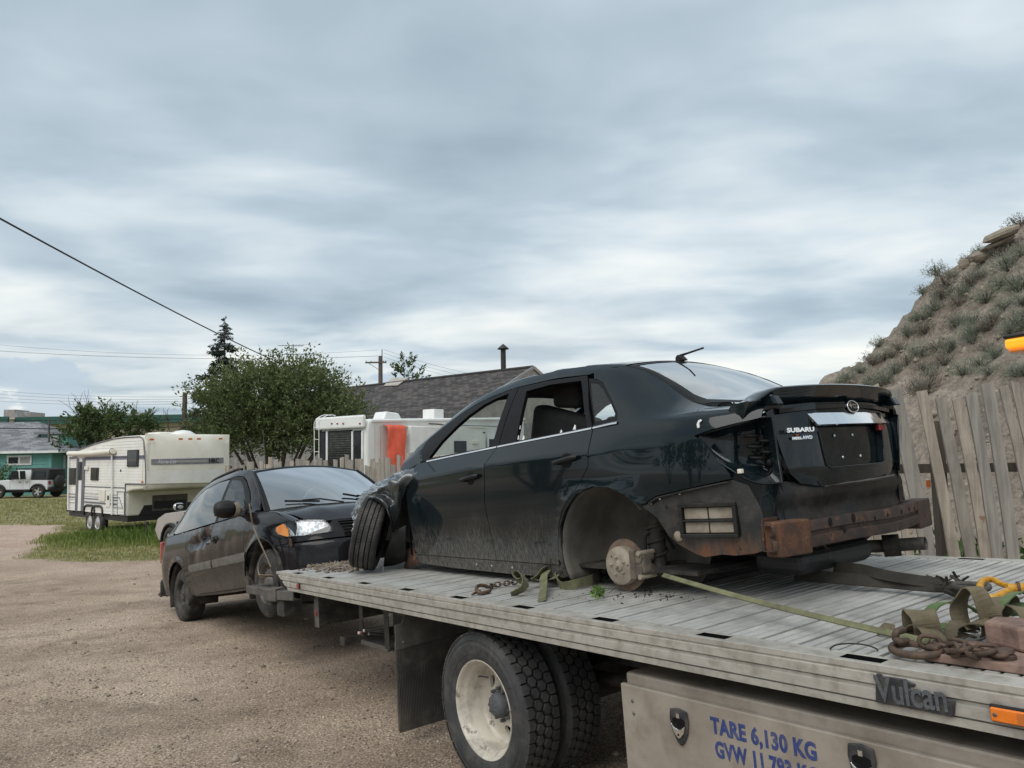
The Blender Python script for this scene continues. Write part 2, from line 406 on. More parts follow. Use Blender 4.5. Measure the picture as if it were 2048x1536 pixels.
m_rim=PM('cream_steel_rim',(.62,.585,.50),(.52,.48,.40),scale=6,rough=.45,coat=.2,grime=((.20,.17,.13),6,.7),spots=((.24,.21,.17),9,.60,.03))
m_hub=PM('grey_painted_hub',(.10,.105,.115),(.07,.072,.078),scale=14,rough=.7,bump=.5,bscale=60)
m_disc=PM('dusty_brake_steel',(.36,.315,.25),(.27,.225,.175),scale=9,rough=.9,bump=.25,bscale=90,grime=((.14,.11,.085),14,.5))
m_cal=PM('grimy_caliper',(.20,.17,.135),(.11,.09,.072),scale=12,rough=.9,bump=.5,bscale=50,grime=((.07,.055,.045),10,.7))
m_drotor=PM('rusty_rotor',(.21,.14,.10),(.13,.095,.07),scale=12,rough=.85,bump=.3,bscale=70)
m_alu=PM('weathered_aluminium',(.50,.475,.43),(.40,.38,.34),scale=3,rough=.5,metal=.35,stretch=(.5,1,3),bump=.05,bscale=120,grime=((.22,.19,.15),16,.55),r2=.62)
m_deck=PM('worn_deck_aluminium',(.60,.59,.565),(.49,.48,.45),scale=2.5,rough=.5,metal=.35,bump=.08,bscale=140,grime=((.17,.155,.135),2.1,.62),r2=.62,detail=8,orand=.22,spots=((.15,.135,.115),5,.66,.08))
m_groove=PM('dirt_in_deck_grooves',(.085,.075,.062),(.15,.135,.115),scale=7,rough=.95)
m_steel=PM('grimy_black_steel',(.022,.021,.020),(.038,.035,.032),scale=6,rough=.65,bump=.1,bscale=90,grime=((.16,.14,.115),8,.5))
m_gsteel=PM('grey_worn_steel',(.17,.165,.155),(.11,.105,.10),scale=7,rough=.6,metal=.4,bump=.15,bscale=90,grime=((.12,.09,.065),11,.5))
m_box=PM('dusty_aluminium_toolbox',(.40,.355,.305),(.33,.29,.245),scale=3.2,rough=.55,metal=.35,bump=.06,bscale=160,grime=((.22,.18,.145),6,.55),detail=8,r2=.66)
m_flap=PM('rubber_mudflap',(.030,.028,.026),(.05,.046,.042),scale=6,rough=.85,bump=.15,bscale=80,grime=((.15,.125,.10),5,.5))
m_blue=PM('blue_lettering',(.030,.055,.20),scale=20,rough=.5,grime=((.25,.22,.19),30,.25))
m_badge=PM('black_badge',(.018,.020,.025),(.028,.03,.034),scale=30,rough=.5,grime=((.2,.18,.16),20,.25))
m_amber=PM('amber_lens',(.85,.22,.015),(.75,.17,.01),scale=20,rough=.2,coat=.6,bump=.2,bscale=160)
m_amberlit=PM('lit_amber_lens',(.9,.42,.02),(.85,.34,.01),scale=8,rough=.25,coat=.5,emit=(1,.42,.02,.45))
m_red=PM('red_lens',(.32,.018,.022),(.24,.012,.015),scale=20,rough=.25,coat=.5)
m_strap=PM('olive_webbing',(.215,.215,.115),(.15,.15,.08),scale=10,rough=.95,bump=.6,bscale=420,grime=((.07,.065,.045),8,.6))
m_strapg=PM('green_webbing',(.12,.19,.07),(.085,.14,.05),scale=10,rough=.95,bump=.6,bscale=420,grime=((.30,.34,.24),9,.35))
m_strapb=PM('brown_soiled_webbing',(.20,.165,.10),(.135,.11,.068),scale=9,rough=.95,bump=.6,bscale=420,grime=((.06,.05,.036),7,.5))
m_bridle=PM('black_oily_webbing',(.030,.027,.022),(.05,.045,.036),scale=9,rough=.95,bump=.7,bscale=300)
m_tan=PM('tan_webbing',(.26,.215,.15),(.19,.155,.11),scale=12,rough=.95,bump=.5,bscale=400)
m_chain=PM('rusty_chain_steel',(.13,.085,.06),(.075,.055,.045),scale=25,rough=.7,metal=.45,bump=.3,bscale=120,spots=((.26,.125,.05),30,.60,.1))
m_hook=PM('yellow_painted_hook',(.70,.36,.02),(.58,.27,.015),scale=12,rough=.5,grime=((.12,.08,.04),25,.55),bump=.2,bscale=80)
m_plate=PM('rusty_steel_plate',(.27,.175,.14),(.15,.095,.075),scale=9,rough=.85,bump=.35,bscale=60,detail=8,grime=((.10,.07,.055),16,.6))
m_white=PM('white_fibreglass',(.80,.80,.78),(.74,.74,.72),scale=1.2,rough=.35,coat=.2,grime=((.45,.43,.38),2.2,.16))
m_cream=PM('cream_gelcoat',(.79,.755,.66),(.73,.69,.59),scale=1.1,rough=.4,coat=.2,grime=((.42,.38,.30),2.5,.18))
m_sidew=PM('white_trailer_siding',(.78,.765,.715),(.72,.70,.645),scale=1.2,rough=.45,grime=((.42,.38,.30),3,.2))
m_blackp=PM('black_frame_paint',(.014,.014,.015),scale=8,rough=.5)
m_greyst=PM('grey_stripe',(.13,.135,.16),scale=6,rough=.5)
m_purp=PM('slate_stripe',(.21,.205,.27),scale=6,rough=.5)
m_orange=PM('orange_marker_lens',(.60,.17,.035),scale=10,rough=.3)
m_tarp=PM('orange_tarp',(.86,.145,.075),(.80,.11,.055),scale=3,rough=.5,bump=.4,bscale=14,spec=.4)
m_silver=PM('silver_paint',(.50,.50,.49),(.46,.46,.45),scale=2,rough=.25,metal=.55,coat=.8,dirt=((.35,.31,.27),0,.5,.15,6))
m_jeep=PM('white_silver_paint',(.66,.67,.68),(.62,.63,.64),scale=2,rough=.3,coat=.7)
m_van=PM('van_black_paint',(.010,.009,.011),(.007,.0065,.008),scale=2,rough=.17,coat=.42,spec=.08,dirt=((.17,.15,.13),.34,.66,.42,3.2))
m_vanup=PM('van_black_paint_upper',(.010,.0095,.012),(.008,.0075,.0095),scale=2,rough=.18,coat=.42,spec=.08,grime=((.2,.19,.18),10,.03),r2=.24)
m_vtrim=PM('dusty_grey_moulding',(.135,.125,.115),(.10,.094,.086),scale=8,rough=.7,grime=((.22,.19,.16),8,.5))
m_hlens=GLASS('headlight_lens',(.9,.92,.93),1.1,.03)
m_refl=PM('headlight_reflector',(.50,.52,.54),(.20,.21,.22),scale=22,rough=.30,metal=.8,bump=1.0,bscale=22)
m_hamber=PM('amber_indicator',(.90,.34,.07),(.80,.26,.04),scale=14,rough=.3,coat=.4,bump=.3,bscale=60)
m_wood=PM('weathered_plank',(.42,.375,.32),(.28,.25,.215),scale=4,rough=.92,stretch=(6,6,.5),bump=.5,bscale=14,bstretch=(7,7,.35),detail=8,grime=((.13,.115,.10),3.5,.5),spots=((.17,.11,.07),4,.66,.06),orand=.35)
m_wood2=PM('tan_weathered_plank',(.46,.395,.32),(.31,.265,.215),scale=4,rough=.92,stretch=(6,6,.5),bump=.5,bscale=14,bstretch=(7,7,.35),detail=8,grime=((.16,.135,.11),3.5,.5),spots=((.22,.13,.075),4,.66,.06),orand=.35)
m_wood3=PM('grey_weathered_plank',(.34,.315,.28),(.215,.20,.18),scale=4,rough=.92,stretch=(6,6,.5),bump=.5,bscale=14,bstretch=(7,7,.35),detail=8,grime=((.36,.32,.27),3.5,.35),orand=.35)
m_pole=PM('weathered_pole',(.13,.105,.085),(.085,.07,.058),scale=4,rough=.9,stretch=(5,5,.5))
m_wire=PM('black_cable',(.012,.012,.012),scale=4,rough=.6)
m_gwire=PM('grey_conductor',(.10,.105,.11),scale=4,rough=.5)
m_shing=[PM('shingle_%d'%i,c,tuple(q*.78 for q in c),scale=9,rough=.95,bump=.4,bscale=120) for i,c in enumerate([(.078,.069,.067),(.05,.045,.045),(.105,.093,.088)])]
m_gshing=[PM('grey_shingle_%d'%i,c,tuple(q*.8 for q in c),scale=6,rough=.95,bump=.3,bscale=90) for i,c in enumerate([(.21,.215,.225),(.16,.165,.175),(.26,.265,.275)])]
m_teal=PM('teal_siding',(.15,.37,.33),(.13,.33,.295),scale=2,rough=.7)
m_beige=PM('beige_stucco',(.52,.44,.33),(.47,.40,.30),scale=.5,rough=.9)
m_green=PM('dark_green_fascia',(.015,.085,.065),scale=2,rough=.5)
m_wtrim=PM('white_trim',(.75,.76,.75),scale=3,rough=.6)
m_hvac=PM('grey_metal_unit',(.30,.29,.28),scale=4,rough=.5,metal=.3)
m_dkwin=PM('dark_window_pane',(.014,.017,.019),(.026,.03,.032),scale=3,rough=.10,spec=.22)
m_curt=PM('pale_curtain',(.38,.37,.34),scale=9,rough=.9,stretch=(6,6,.2))
m_pipe=PM('dark_stove_pipe',(.035,.034,.035),(.05,.045,.042),scale=6,rough=.6,metal=.4)
m_ply=PM('faded_plywood',(.42,.39,.35),(.33,.30,.27),scale=3,rough=.9)
m_bark=PM('bark',(.085,.065,.05),(.05,.04,.032),scale=9,rough=.95,bump=.6,bscale=30)
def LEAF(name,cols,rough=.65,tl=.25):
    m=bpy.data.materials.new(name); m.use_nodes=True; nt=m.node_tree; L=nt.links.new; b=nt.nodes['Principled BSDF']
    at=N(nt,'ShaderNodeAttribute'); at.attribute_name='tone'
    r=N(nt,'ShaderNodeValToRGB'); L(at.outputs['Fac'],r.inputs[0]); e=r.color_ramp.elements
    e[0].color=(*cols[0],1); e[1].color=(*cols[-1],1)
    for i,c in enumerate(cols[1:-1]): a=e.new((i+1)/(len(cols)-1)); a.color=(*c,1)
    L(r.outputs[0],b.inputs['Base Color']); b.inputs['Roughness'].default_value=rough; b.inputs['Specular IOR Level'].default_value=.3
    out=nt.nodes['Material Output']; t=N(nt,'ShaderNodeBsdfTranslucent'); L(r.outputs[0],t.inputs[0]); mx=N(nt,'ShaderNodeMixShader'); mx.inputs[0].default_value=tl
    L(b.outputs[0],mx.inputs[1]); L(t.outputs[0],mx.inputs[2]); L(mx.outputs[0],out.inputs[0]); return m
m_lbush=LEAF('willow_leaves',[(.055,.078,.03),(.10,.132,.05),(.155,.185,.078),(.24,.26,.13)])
m_lspr=LEAF('spruce_needles',[(.012,.021,.018),(.020,.034,.028),(.032,.048,.04)],tl=.08)
m_lgreen=LEAF('green_leaves',[(.045,.07,.026),(.075,.11,.04),(.12,.165,.065)])
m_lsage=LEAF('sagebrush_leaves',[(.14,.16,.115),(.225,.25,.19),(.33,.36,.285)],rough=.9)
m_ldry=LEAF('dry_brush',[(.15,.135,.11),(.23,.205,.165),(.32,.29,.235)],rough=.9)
m_grass=LEAF('grass_blades',[(.085,.14,.028),(.15,.21,.045),(.235,.265,.08),(.37,.34,.16)],rough=.7)
m_weed=LEAF('weeds',[(.05,.10,.025),(.085,.16,.035),(.14,.23,.055)],rough=.7)
# ---------------------------------------------------------------- ground
def grass_mask(x,y):
    "1 inside the grassy island / lawns, 0 on bare dirt"
    u=1024+F*x/max(y,.1)
    w=.55*noise.noise(V((x*.35,y*.35,1.3)))+.3*noise.noise(V((x*1.1,y*1.1,4)))
    # island: near edge and left edge
    near=16.2+ (x+8)*(-.28)                       # near boundary depth
    near=min(max(near,15.2),19.5)
    isl=sstep(-.5,.6,(y-near)+w*1.6)*sstep(-.5,.7,(x-(-11.7-.47*(y-18)))+w*.7)*(1-sstep(30,33,y)*0)
    back=sstep(-.8,.8,y-27.2+.10*(x+16)+w*2.2)     # lawn beyond the dirt track
    g=max(isl,back*.95)
    if x>-2.5: g*=1-sstep(-2.5,-.5,x)*(1-sstep(24,28,y))
    return g
def build_ground():
    xs=np.unique(np.concatenate([np.linspace(-900,-60,18),np.linspace(-60,-24,25),np.linspace(-24,8,108),np.linspace(8,40,34),np.linspace(40,900,16)]))
    ys=np.unique(np.concatenate([np.linspace(-300,-6,14),np.linspace(-6,36,150),np.linspace(36,80,36),np.linspace(80,1500,20)]))
    vs=[];zone=[]
    for y in ys:
        for x in xs:
            z=ground(x,y)
            if -25<x<9 and -6<y<36: z+=.018*noise.noise(V((x*.9,y*.9,0)))+.012*noise.noise(V((x*2.3,y*2.3,2)))*(1 if y<16 else .6)
            vs.append((x,y,z)); zone.append(grass_mask(x,y) if y>8 else 0)
    nx=len(xs); fs=[(i*nx+j,i*nx+j+1,(i+1)*nx+j+1,(i+1)*nx+j) for i in range(len(ys)-1) for j in range(nx-1)]
    me=bpy.data.meshes.new('ground'); me.from_pydata(vs,[],fs); me.polygons.foreach_set('use_smooth',[True]*len(fs))
    a=me.attributes.new('zone','FLOAT','POINT'); a.data.foreach_set('value',zone)
    m=bpy.data.materials.new('packed_gravel_and_grass'); m.use_nodes=True; nt=m.node_tree; L=nt.links.new; b=nt.nodes['Principled BSDF']
    tc=N(nt,'ShaderNodeTexCoord'); at=N(nt,'ShaderNodeAttribute'); at.attribute_name='zone'
    def nz(s,d=6,r=.6,scl=(1,1,1)):
        mp=N(nt,'ShaderNodeMapping'); mp.inputs['Scale'].default_value=scl; L(tc.outputs['Object'],mp.inputs[0])
        n=N(nt,'ShaderNodeTexNoise'); n.inputs['Scale'].default_value=s; n.inputs['Detail'].default_value=d; n.inputs['Roughness'].default_value=r; L(mp.outputs[0],n.inputs['Vector']); return n.outputs[0]
    def ramp(x,st):
        r=N(nt,'ShaderNodeValToRGB'); L(x,r.inputs[0]); e=r.color_ramp.elements
        e[0].position=st[0][0]; e[0].color=(*st[0][1],1); e[1].position=st[-1][0]; e[1].color=(*st[-1][1],1)
        for p,c in st[1:-1]: q=e.new(p); q.color=(*c,1)
        return r.outputs[0]
    def mix(f,A,B,bt='MIX'):
        q=N(nt,'ShaderNodeMix',data_type='RGBA',blend_type=bt)
        for i,x in ((0,f),(6,A),(7,B)):
            if isinstance(x,tuple): q.inputs[i].default_value=(*x,1)
            elif isinstance(x,(int,float)): q.inputs[i].default_value=x
            else: L(x,q.inputs[i])
        return q.outputs[2]
    big=ramp(nz(.35,4),[(.3,(.36,.275,.215)),(.5,(.465,.37,.295)),(.7,(.56,.46,.38))])
    speck=ramp(nz(55,3,.7),[(.30,(.28,.26,.25)),(.45,(.86,.86,.86)),(.57,(1.05,1.04,1.0)),(.70,(1.95,1.92,1.86))])
    vo=N(nt,'ShaderNodeTexVoronoi'); vo.inputs['Scale'].default_value=62; L(tc.outputs['Object'],vo.inputs['Vector'])
    vr=ramp(vo.outputs['Distance'],[(.0,(1.18,1.16,1.12)),(.35,(1,1,1)),(.7,(.70,.69,.67))])
    grav=mix(1.0,mix(1.0,big,speck,'MULTIPLY'),vr,'MULTIPLY')
    dk=ramp(nz(1.6,7,.65),[(.32,(.68,.66,.63)),(.47,(.96,.955,.95)),(.68,(1.12,1.11,1.09))]); grav=mix(1.0,grav,dk,'MULTIPLY')
    rut=ramp(nz(.9,5,.6,(.5,1.3,1)),[(.34,(.80,.79,.78)),(.48,(1,1,1)),(.66,(1.08,1.075,1.07))]); grav=mix(1.0,grav,rut,'MULTIPLY')
    soil=ramp(nz(2.3,7,.65),[(.3,(.15,.125,.07)),(.5,(.25,.22,.115)),(.65,(.32,.285,.16)),(.75,(.16,.18,.06))])
    zz=N(nt,'ShaderNodeMath',operation='ADD'); L(at.outputs['Fac'],zz.inputs[0]); q=N(nt,'ShaderNodeMath',operation='MULTIPLY_ADD'); L(nz(3.5,6,.7),q.inputs[0]); q.inputs[1].default_value=.7; q.inputs[2].default_value=-.35; L(q.outputs[0],zz.inputs[1])
    mr=N(nt,'ShaderNodeMapRange',interpolation_type='SMOOTHSTEP'); L(zz.outputs[0],mr.inputs[0]); mr.inputs[1].default_value=.3; mr.inputs[2].default_value=.7
    # pinkish dirt track between the lawns: only farther than 15 m
    sp=N(nt,'ShaderNodeSeparateXYZ'); L(tc.outputs['Object'],sp.inputs[0]); tr=N(nt,'ShaderNodeMapRange',interpolation_type='SMOOTHSTEP'); L(sp.outputs[1],tr.inputs[0]); tr.inputs[1].default_value=13; tr.inputs[2].default_value=21
    pink=mix(1.0,ramp(nz(1.1,6),[(.3,(.42,.31,.25)),(.7,(.55,.43,.365))]),speck,'MULTIPLY')
    col=mix(mr.outputs[0],mix(tr.outputs[0],grav,pink),soil); L(col,b.inputs['Base Color'])
    b.inputs['Roughness'].default_value=.95; b.inputs['Specular IOR Level'].default_value=.2
    bp=N(nt,'ShaderNodeBump'); bp.inputs['Strength'].default_value=.9; bp.inputs['Distance'].default_value=.02
    ad=N(nt,'ShaderNodeMath',operation='MULTIPLY_ADD'); L(nz(30,6,.75),ad.inputs[0]); ad.inputs[1].default_value=1.0
    s2=N(nt,'ShaderNodeMath',operation='MULTIPLY_ADD'); L(vo.outputs['Distance'],s2.inputs[0]); s2.inputs[1].default_value=-.5; s2.inputs[2].default_value=.5; L(s2.outputs[0],ad.inputs[2])
    L(ad.outputs[0],bp.inputs['Height']); L(bp.outputs[0],b.inputs['Normal'])
    me.materials.append(m); return struct(mkobj('ground',me))
build_ground()
def raw(name,vs,fs,mat,tone=None,smooth=False):
    "numpy mesh: vs (n,3), fs (m,k)"
    me=bpy.data.meshes.new(name); vs=np.asarray(vs,np.float32); fs=np.asarray(fs,np.int32); m,k=fs.shape
    me.vertices.add(len(vs)); me.vertices.foreach_set('co',vs.ravel()); me.loops.add(m*k); me.loops.foreach_set('vertex_index',fs.ravel())
    me.polygons.add(m); me.polygons.foreach_set('loop_start',np.arange(m,dtype=np.int32)*k)
    if tone is not None:
        a=me.attributes.new('tone','FLOAT','POINT'); a.data.foreach_set('value',np.asarray(tone,np.float32))
    me.materials.append(mat); me.update(calc_edges=True); me.validate()
    if smooth: me.polygons.foreach_set('use_smooth',[True]*m)
    return me
# loose stones on the packed surface
m_stone=bpy.data.materials.new('loose_gravel'); m_stone.use_nodes=True
def _st():
    nt=m_stone.node_tree; L=nt.links.new; b=nt.nodes['Principled BSDF']; at=N(nt,'ShaderNodeAttribute'); at.attribute_name='tone'; r=N(nt,'ShaderNodeValToRGB'); L(at.outputs['Fac'],r.inputs[0]); e=r.color_ramp.elements
    e[0].color=(.10,.082,.066,1); e[1].color=(.62,.54,.44,1); q=e.new(.5); q.color=(.30,.245,.19,1); q=e.new(.85); q.color=(.42,.35,.28,1); L(r.outputs[0],b.inputs['Base Color']); b.inputs['Roughness'].default_value=.9
_st()
def stones(n,xr,yr,smin,smax,seed):
    g=np.random.default_rng(seed)
    base=np.array([(1,0,0),(-1,0,0),(0,1,0),(0,-1,0),(0,0,1),(0,0,-1)],float); fc=np.array([(0,2,4),(2,1,4),(1,3,4),(3,0,4),(2,0,5),(1,2,5),(3,1,5),(0,3,5)])
    y=yr[0]+(yr[1]-yr[0])*g.random(n)**1.7; x=xr[0](y)+(xr[1](y)-xr[0](y))*g.random(n)
    z=np.array([ground(a,b)+.018*noise.noise(V((a*.9,b*.9,0)))+.012*noise.noise(V((a*2.3,b*2.3,2))) for a,b in zip(x,y)])
    s=smin+(smax-smin)*g.random(n)**4
    vs=base[None]*(s[:,None,None]*(0.55+.75*g.random((n,6,1))))*np.array([1,1,.62]); th=g.random(n)*6.28; c,sn=np.cos(th)[:,None],np.sin(th)[:,None]
    vx=vs[:,:,0]*c-vs[:,:,1]*sn; vy_=vs[:,:,0]*sn+vs[:,:,1]*c
    V3=np.stack([vx+x[:,None],vy_+y[:,None],vs[:,:,2]+z[:,None]+s[:,None]*.12],2).reshape(-1,3)
    fs=(fc[None]+(np.arange(n)*6)[:,None,None]).reshape(-1,3)
    return V3,fs,np.repeat(np.clip(g.normal(.5,.22,n),0,1),6)
def build_stones():
    A=stones(44000,(lambda y:-.72*y-.3,lambda y:.25*y+.3),(2.2,11),.0028,.015,3)
    B=stones(900,(lambda y:-.72*y-.3,lambda y:.25*y+.3),(2.2,16),.012,.042,9); A=(np.concatenate([A[0],B[0]]),np.concatenate([A[1],B[1]+len(A[0])]),np.concatenate([A[2],B[2]]))
    o=mkobj('loose_gravel',raw('loose_gravel',*A[:2],m_stone,A[2])); tag(o,'loose pale and dark pebbles lying on the packed dirt yard','gravel'); stuff(o)
build_stones()
# ---------------------------------------------------------------- grass
def blades(n,xr,yr,hf,seed,wid=.012,dens=grass_mask,tone0=.0):
    g=np.random.default_rng(seed); P=[]; 
    while len(P)<n:
        x=g.uniform(*xr); y=g.uniform(*yr)
        if abs(x/y)>.72: continue
        d=dens(x,y)
        if d>.25+.5*g.random(): P.append((x,y,d))
    P=np.array(P); h=np.array([hf(a,b) for a,b,_ in P])*(.5+.8*g.random(n)); z=np.array([ground(a,b) for a,b,_ in P])
    k=3; n3=n*k; ang=g.random(n3)*6.28; lean=.15+.5*g.random(n3); X=np.repeat(P[:,0],k)+g.normal(0,.05,n3); Y=np.repeat(P[:,1],k)+g.normal(0,.05,n3); Z=np.repeat(z,k); H=np.repeat(h,k)*(.6+.6*g.random(n3))
    w=wid*(1+.04*Y); dx,dy=np.cos(ang),np.sin(ang)
    a=np.stack([X-dy*w/2,Y+dx*w/2,Z],1); b=np.stack([X+dy*w/2,Y-dx*w/2,Z],1); m1=np.stack([X+dx*lean*H*.35+dy*w*.4,Y+dy*lean*H*.35-dx*w*.4,Z+H*.6],1); c=np.stack([X+dx*lean*H,Y+dy*lean*H,Z+H],1)
    vs=np.stack([a,b,m1,c],1).reshape(-1,3); fs=np.arange(n3*4).reshape(-1,4)
    tall=np.clip((np.repeat(h,k)-.05)/.28,0,1); t=np.clip(.85-.75*tall+g.normal(0,.16,n3)+tone0,0,1); return vs,fs,np.repeat(t,4)
def gh(x,y):
    "grass height: tall and green round the trailer, thin and dry near the edge"
    d=math.hypot((x+9.2)/4.6,(y-21.2)/2.6); t=1-sstep(.3,1.2,d)
    return .045+.24*t+.05*max(0,noise.noise(V((x*.6,y*.6,7))))
def build_grass():
    A=blades(15000,(-20,-2),(14.5,27),gh,5)
    B=blades(9000,(-34,-4),(26,46),lambda x,y:.07,6,wid=.016)
    vs=np.concatenate([A[0],B[0]]); fs=np.concatenate([A[1],B[1]+len(A[0])]); t=np.concatenate([A[2],B[2]])
    o=mkobj('grass',raw('grass',vs,fs,m_grass,t)); tag(o,'uneven green and dry grass growing round the parked trailer and on the lawn','grass'); stuff(o)
build_grass()
# ---------------------------------------------------------------- eroded hill
hill_p=hermite([(0,0),(1.5,1.0),(3.75,2.75),(4.26,3.05),(5.4,3.95),(6.5,5.3),(8.2,6.55),(10.6,7.9),(16,9.6),(30,11)])
def hill_h(x,y):
    x0=5.85-.165*(min(y,18)-6.5)+.35*noise.noise(V((y*.35,3.3,0)))
    S=1-.95*sstep(17.2,29,y); r=x-x0
    if r<=0: return None if r<-1.2 else ground(x,y)-.25
    b=hill_p(r)*S
    n=noise.fractal(V((x*.32,y*.32,.4)),1,2,5)*.42+(noise.ridged_multi_fractal(V((x*.5+y*.35,y*.22-x*.1,2)),1,2,5,1,2)-1)*.42
    n+=.20*noise.noise(V((x*1.7,y*1.7,5)))+.11*noise.noise(V((x*4,y*4,8)))+.05*noise.noise(V((x*9,y*9,3)))
    return ground(x,y)*(1-sstep(0,4,r))+.45*sstep(0,4,r)-.1+b+n*sstep(.2,3.0,r)
def build_hill():
    xs=np.linspace(1.5,27,205); ys=np.concatenate([np.linspace(3.5,21,190),np.linspace(21.3,45,40)]); vs=[];fs=[];idx={}
    for j,y in enumerate(ys):
        for i,x in enumerate(xs):
            z=hill_h(x,y)
            if z is not None: idx[(i,j)]=len(vs); vs.append((x,y,z))
    for j in range(len(ys)-1):
        for i in range(len(xs)-1):
            q=[idx.get(k) for k in ((i,j),(i+1,j),(i+1,j+1),(i,j+1))]
            if None not in q: fs.append(q)
    m=bpy.data.materials.new('eroded_clay'); m.use_nodes=True; nt=m.node_tree; L=nt.links.new; b=nt.nodes['Principled BSDF']; b.inputs['Roughness'].default_value=.97; b.inputs['Specular IOR Level'].default_value=.15
    tc=N(nt,'ShaderNodeTexCoord')
    def nz(s,d=8,r=.65,scl=(1,1,1)):
        mp=N(nt,'ShaderNodeMapping'); mp.inputs['Scale'].default_value=scl; L(tc.outputs['Object'],mp.inputs[0]); n=N(nt,'ShaderNodeTexNoise'); n.inputs['Scale'].default_value=s; n.inputs['Detail'].default_value=d; n.inputs['Roughness'].default_value=r; L(mp.outputs[0],n.inputs['Vector']); return n.outputs[0]
    r=N(nt,'ShaderNodeValToRGB'); L(nz(.55,8,.62,(1,1,1.6)),r.inputs[0]); e=r.color_ramp.elements; e[0].position=.28; e[0].color=(.22,.185,.155,1); e[1].position=.75; e[1].color=(.47,.435,.375,1)
    q=e.new(.45); q.color=(.30,.26,.22,1); q=e.new(.6); q.color=(.375,.33,.285,1)
    r2=N(nt,'ShaderNodeValToRGB'); L(nz(9,6,.75),r2.inputs[0]); e=r2.color_ramp.elements; e[0].position=.3; e[0].color=(.45,.43,.41,1); e[1].position=.68; e[1].color=(1.25,1.22,1.18,1)
    mx=N(nt,'ShaderNodeMix',data_type='RGBA',blend_type='MULTIPLY'); mx.inputs[0].default_value=1; L(r.outputs[0],mx.inputs[6]); L(r2.outputs[0],mx.inputs[7]); L(mx.outputs[2],b.inputs['Base Color'])
    bp=N(nt,'ShaderNodeBump'); bp.inputs['Strength'].default_value=1; bp.inputs['Distance'].default_value=.09; L(nz(5,9,.75),bp.inputs['Height']); L(bp.outputs[0],b.inputs['Normal'])
    me=bpy.data.meshes.new('hill'); me.from_pydata(vs,[],fs); me.materials.append(m); me.polygons.foreach_set('use_smooth',[True]*len(fs)); struct(mkobj('hill',me))
build_hill()
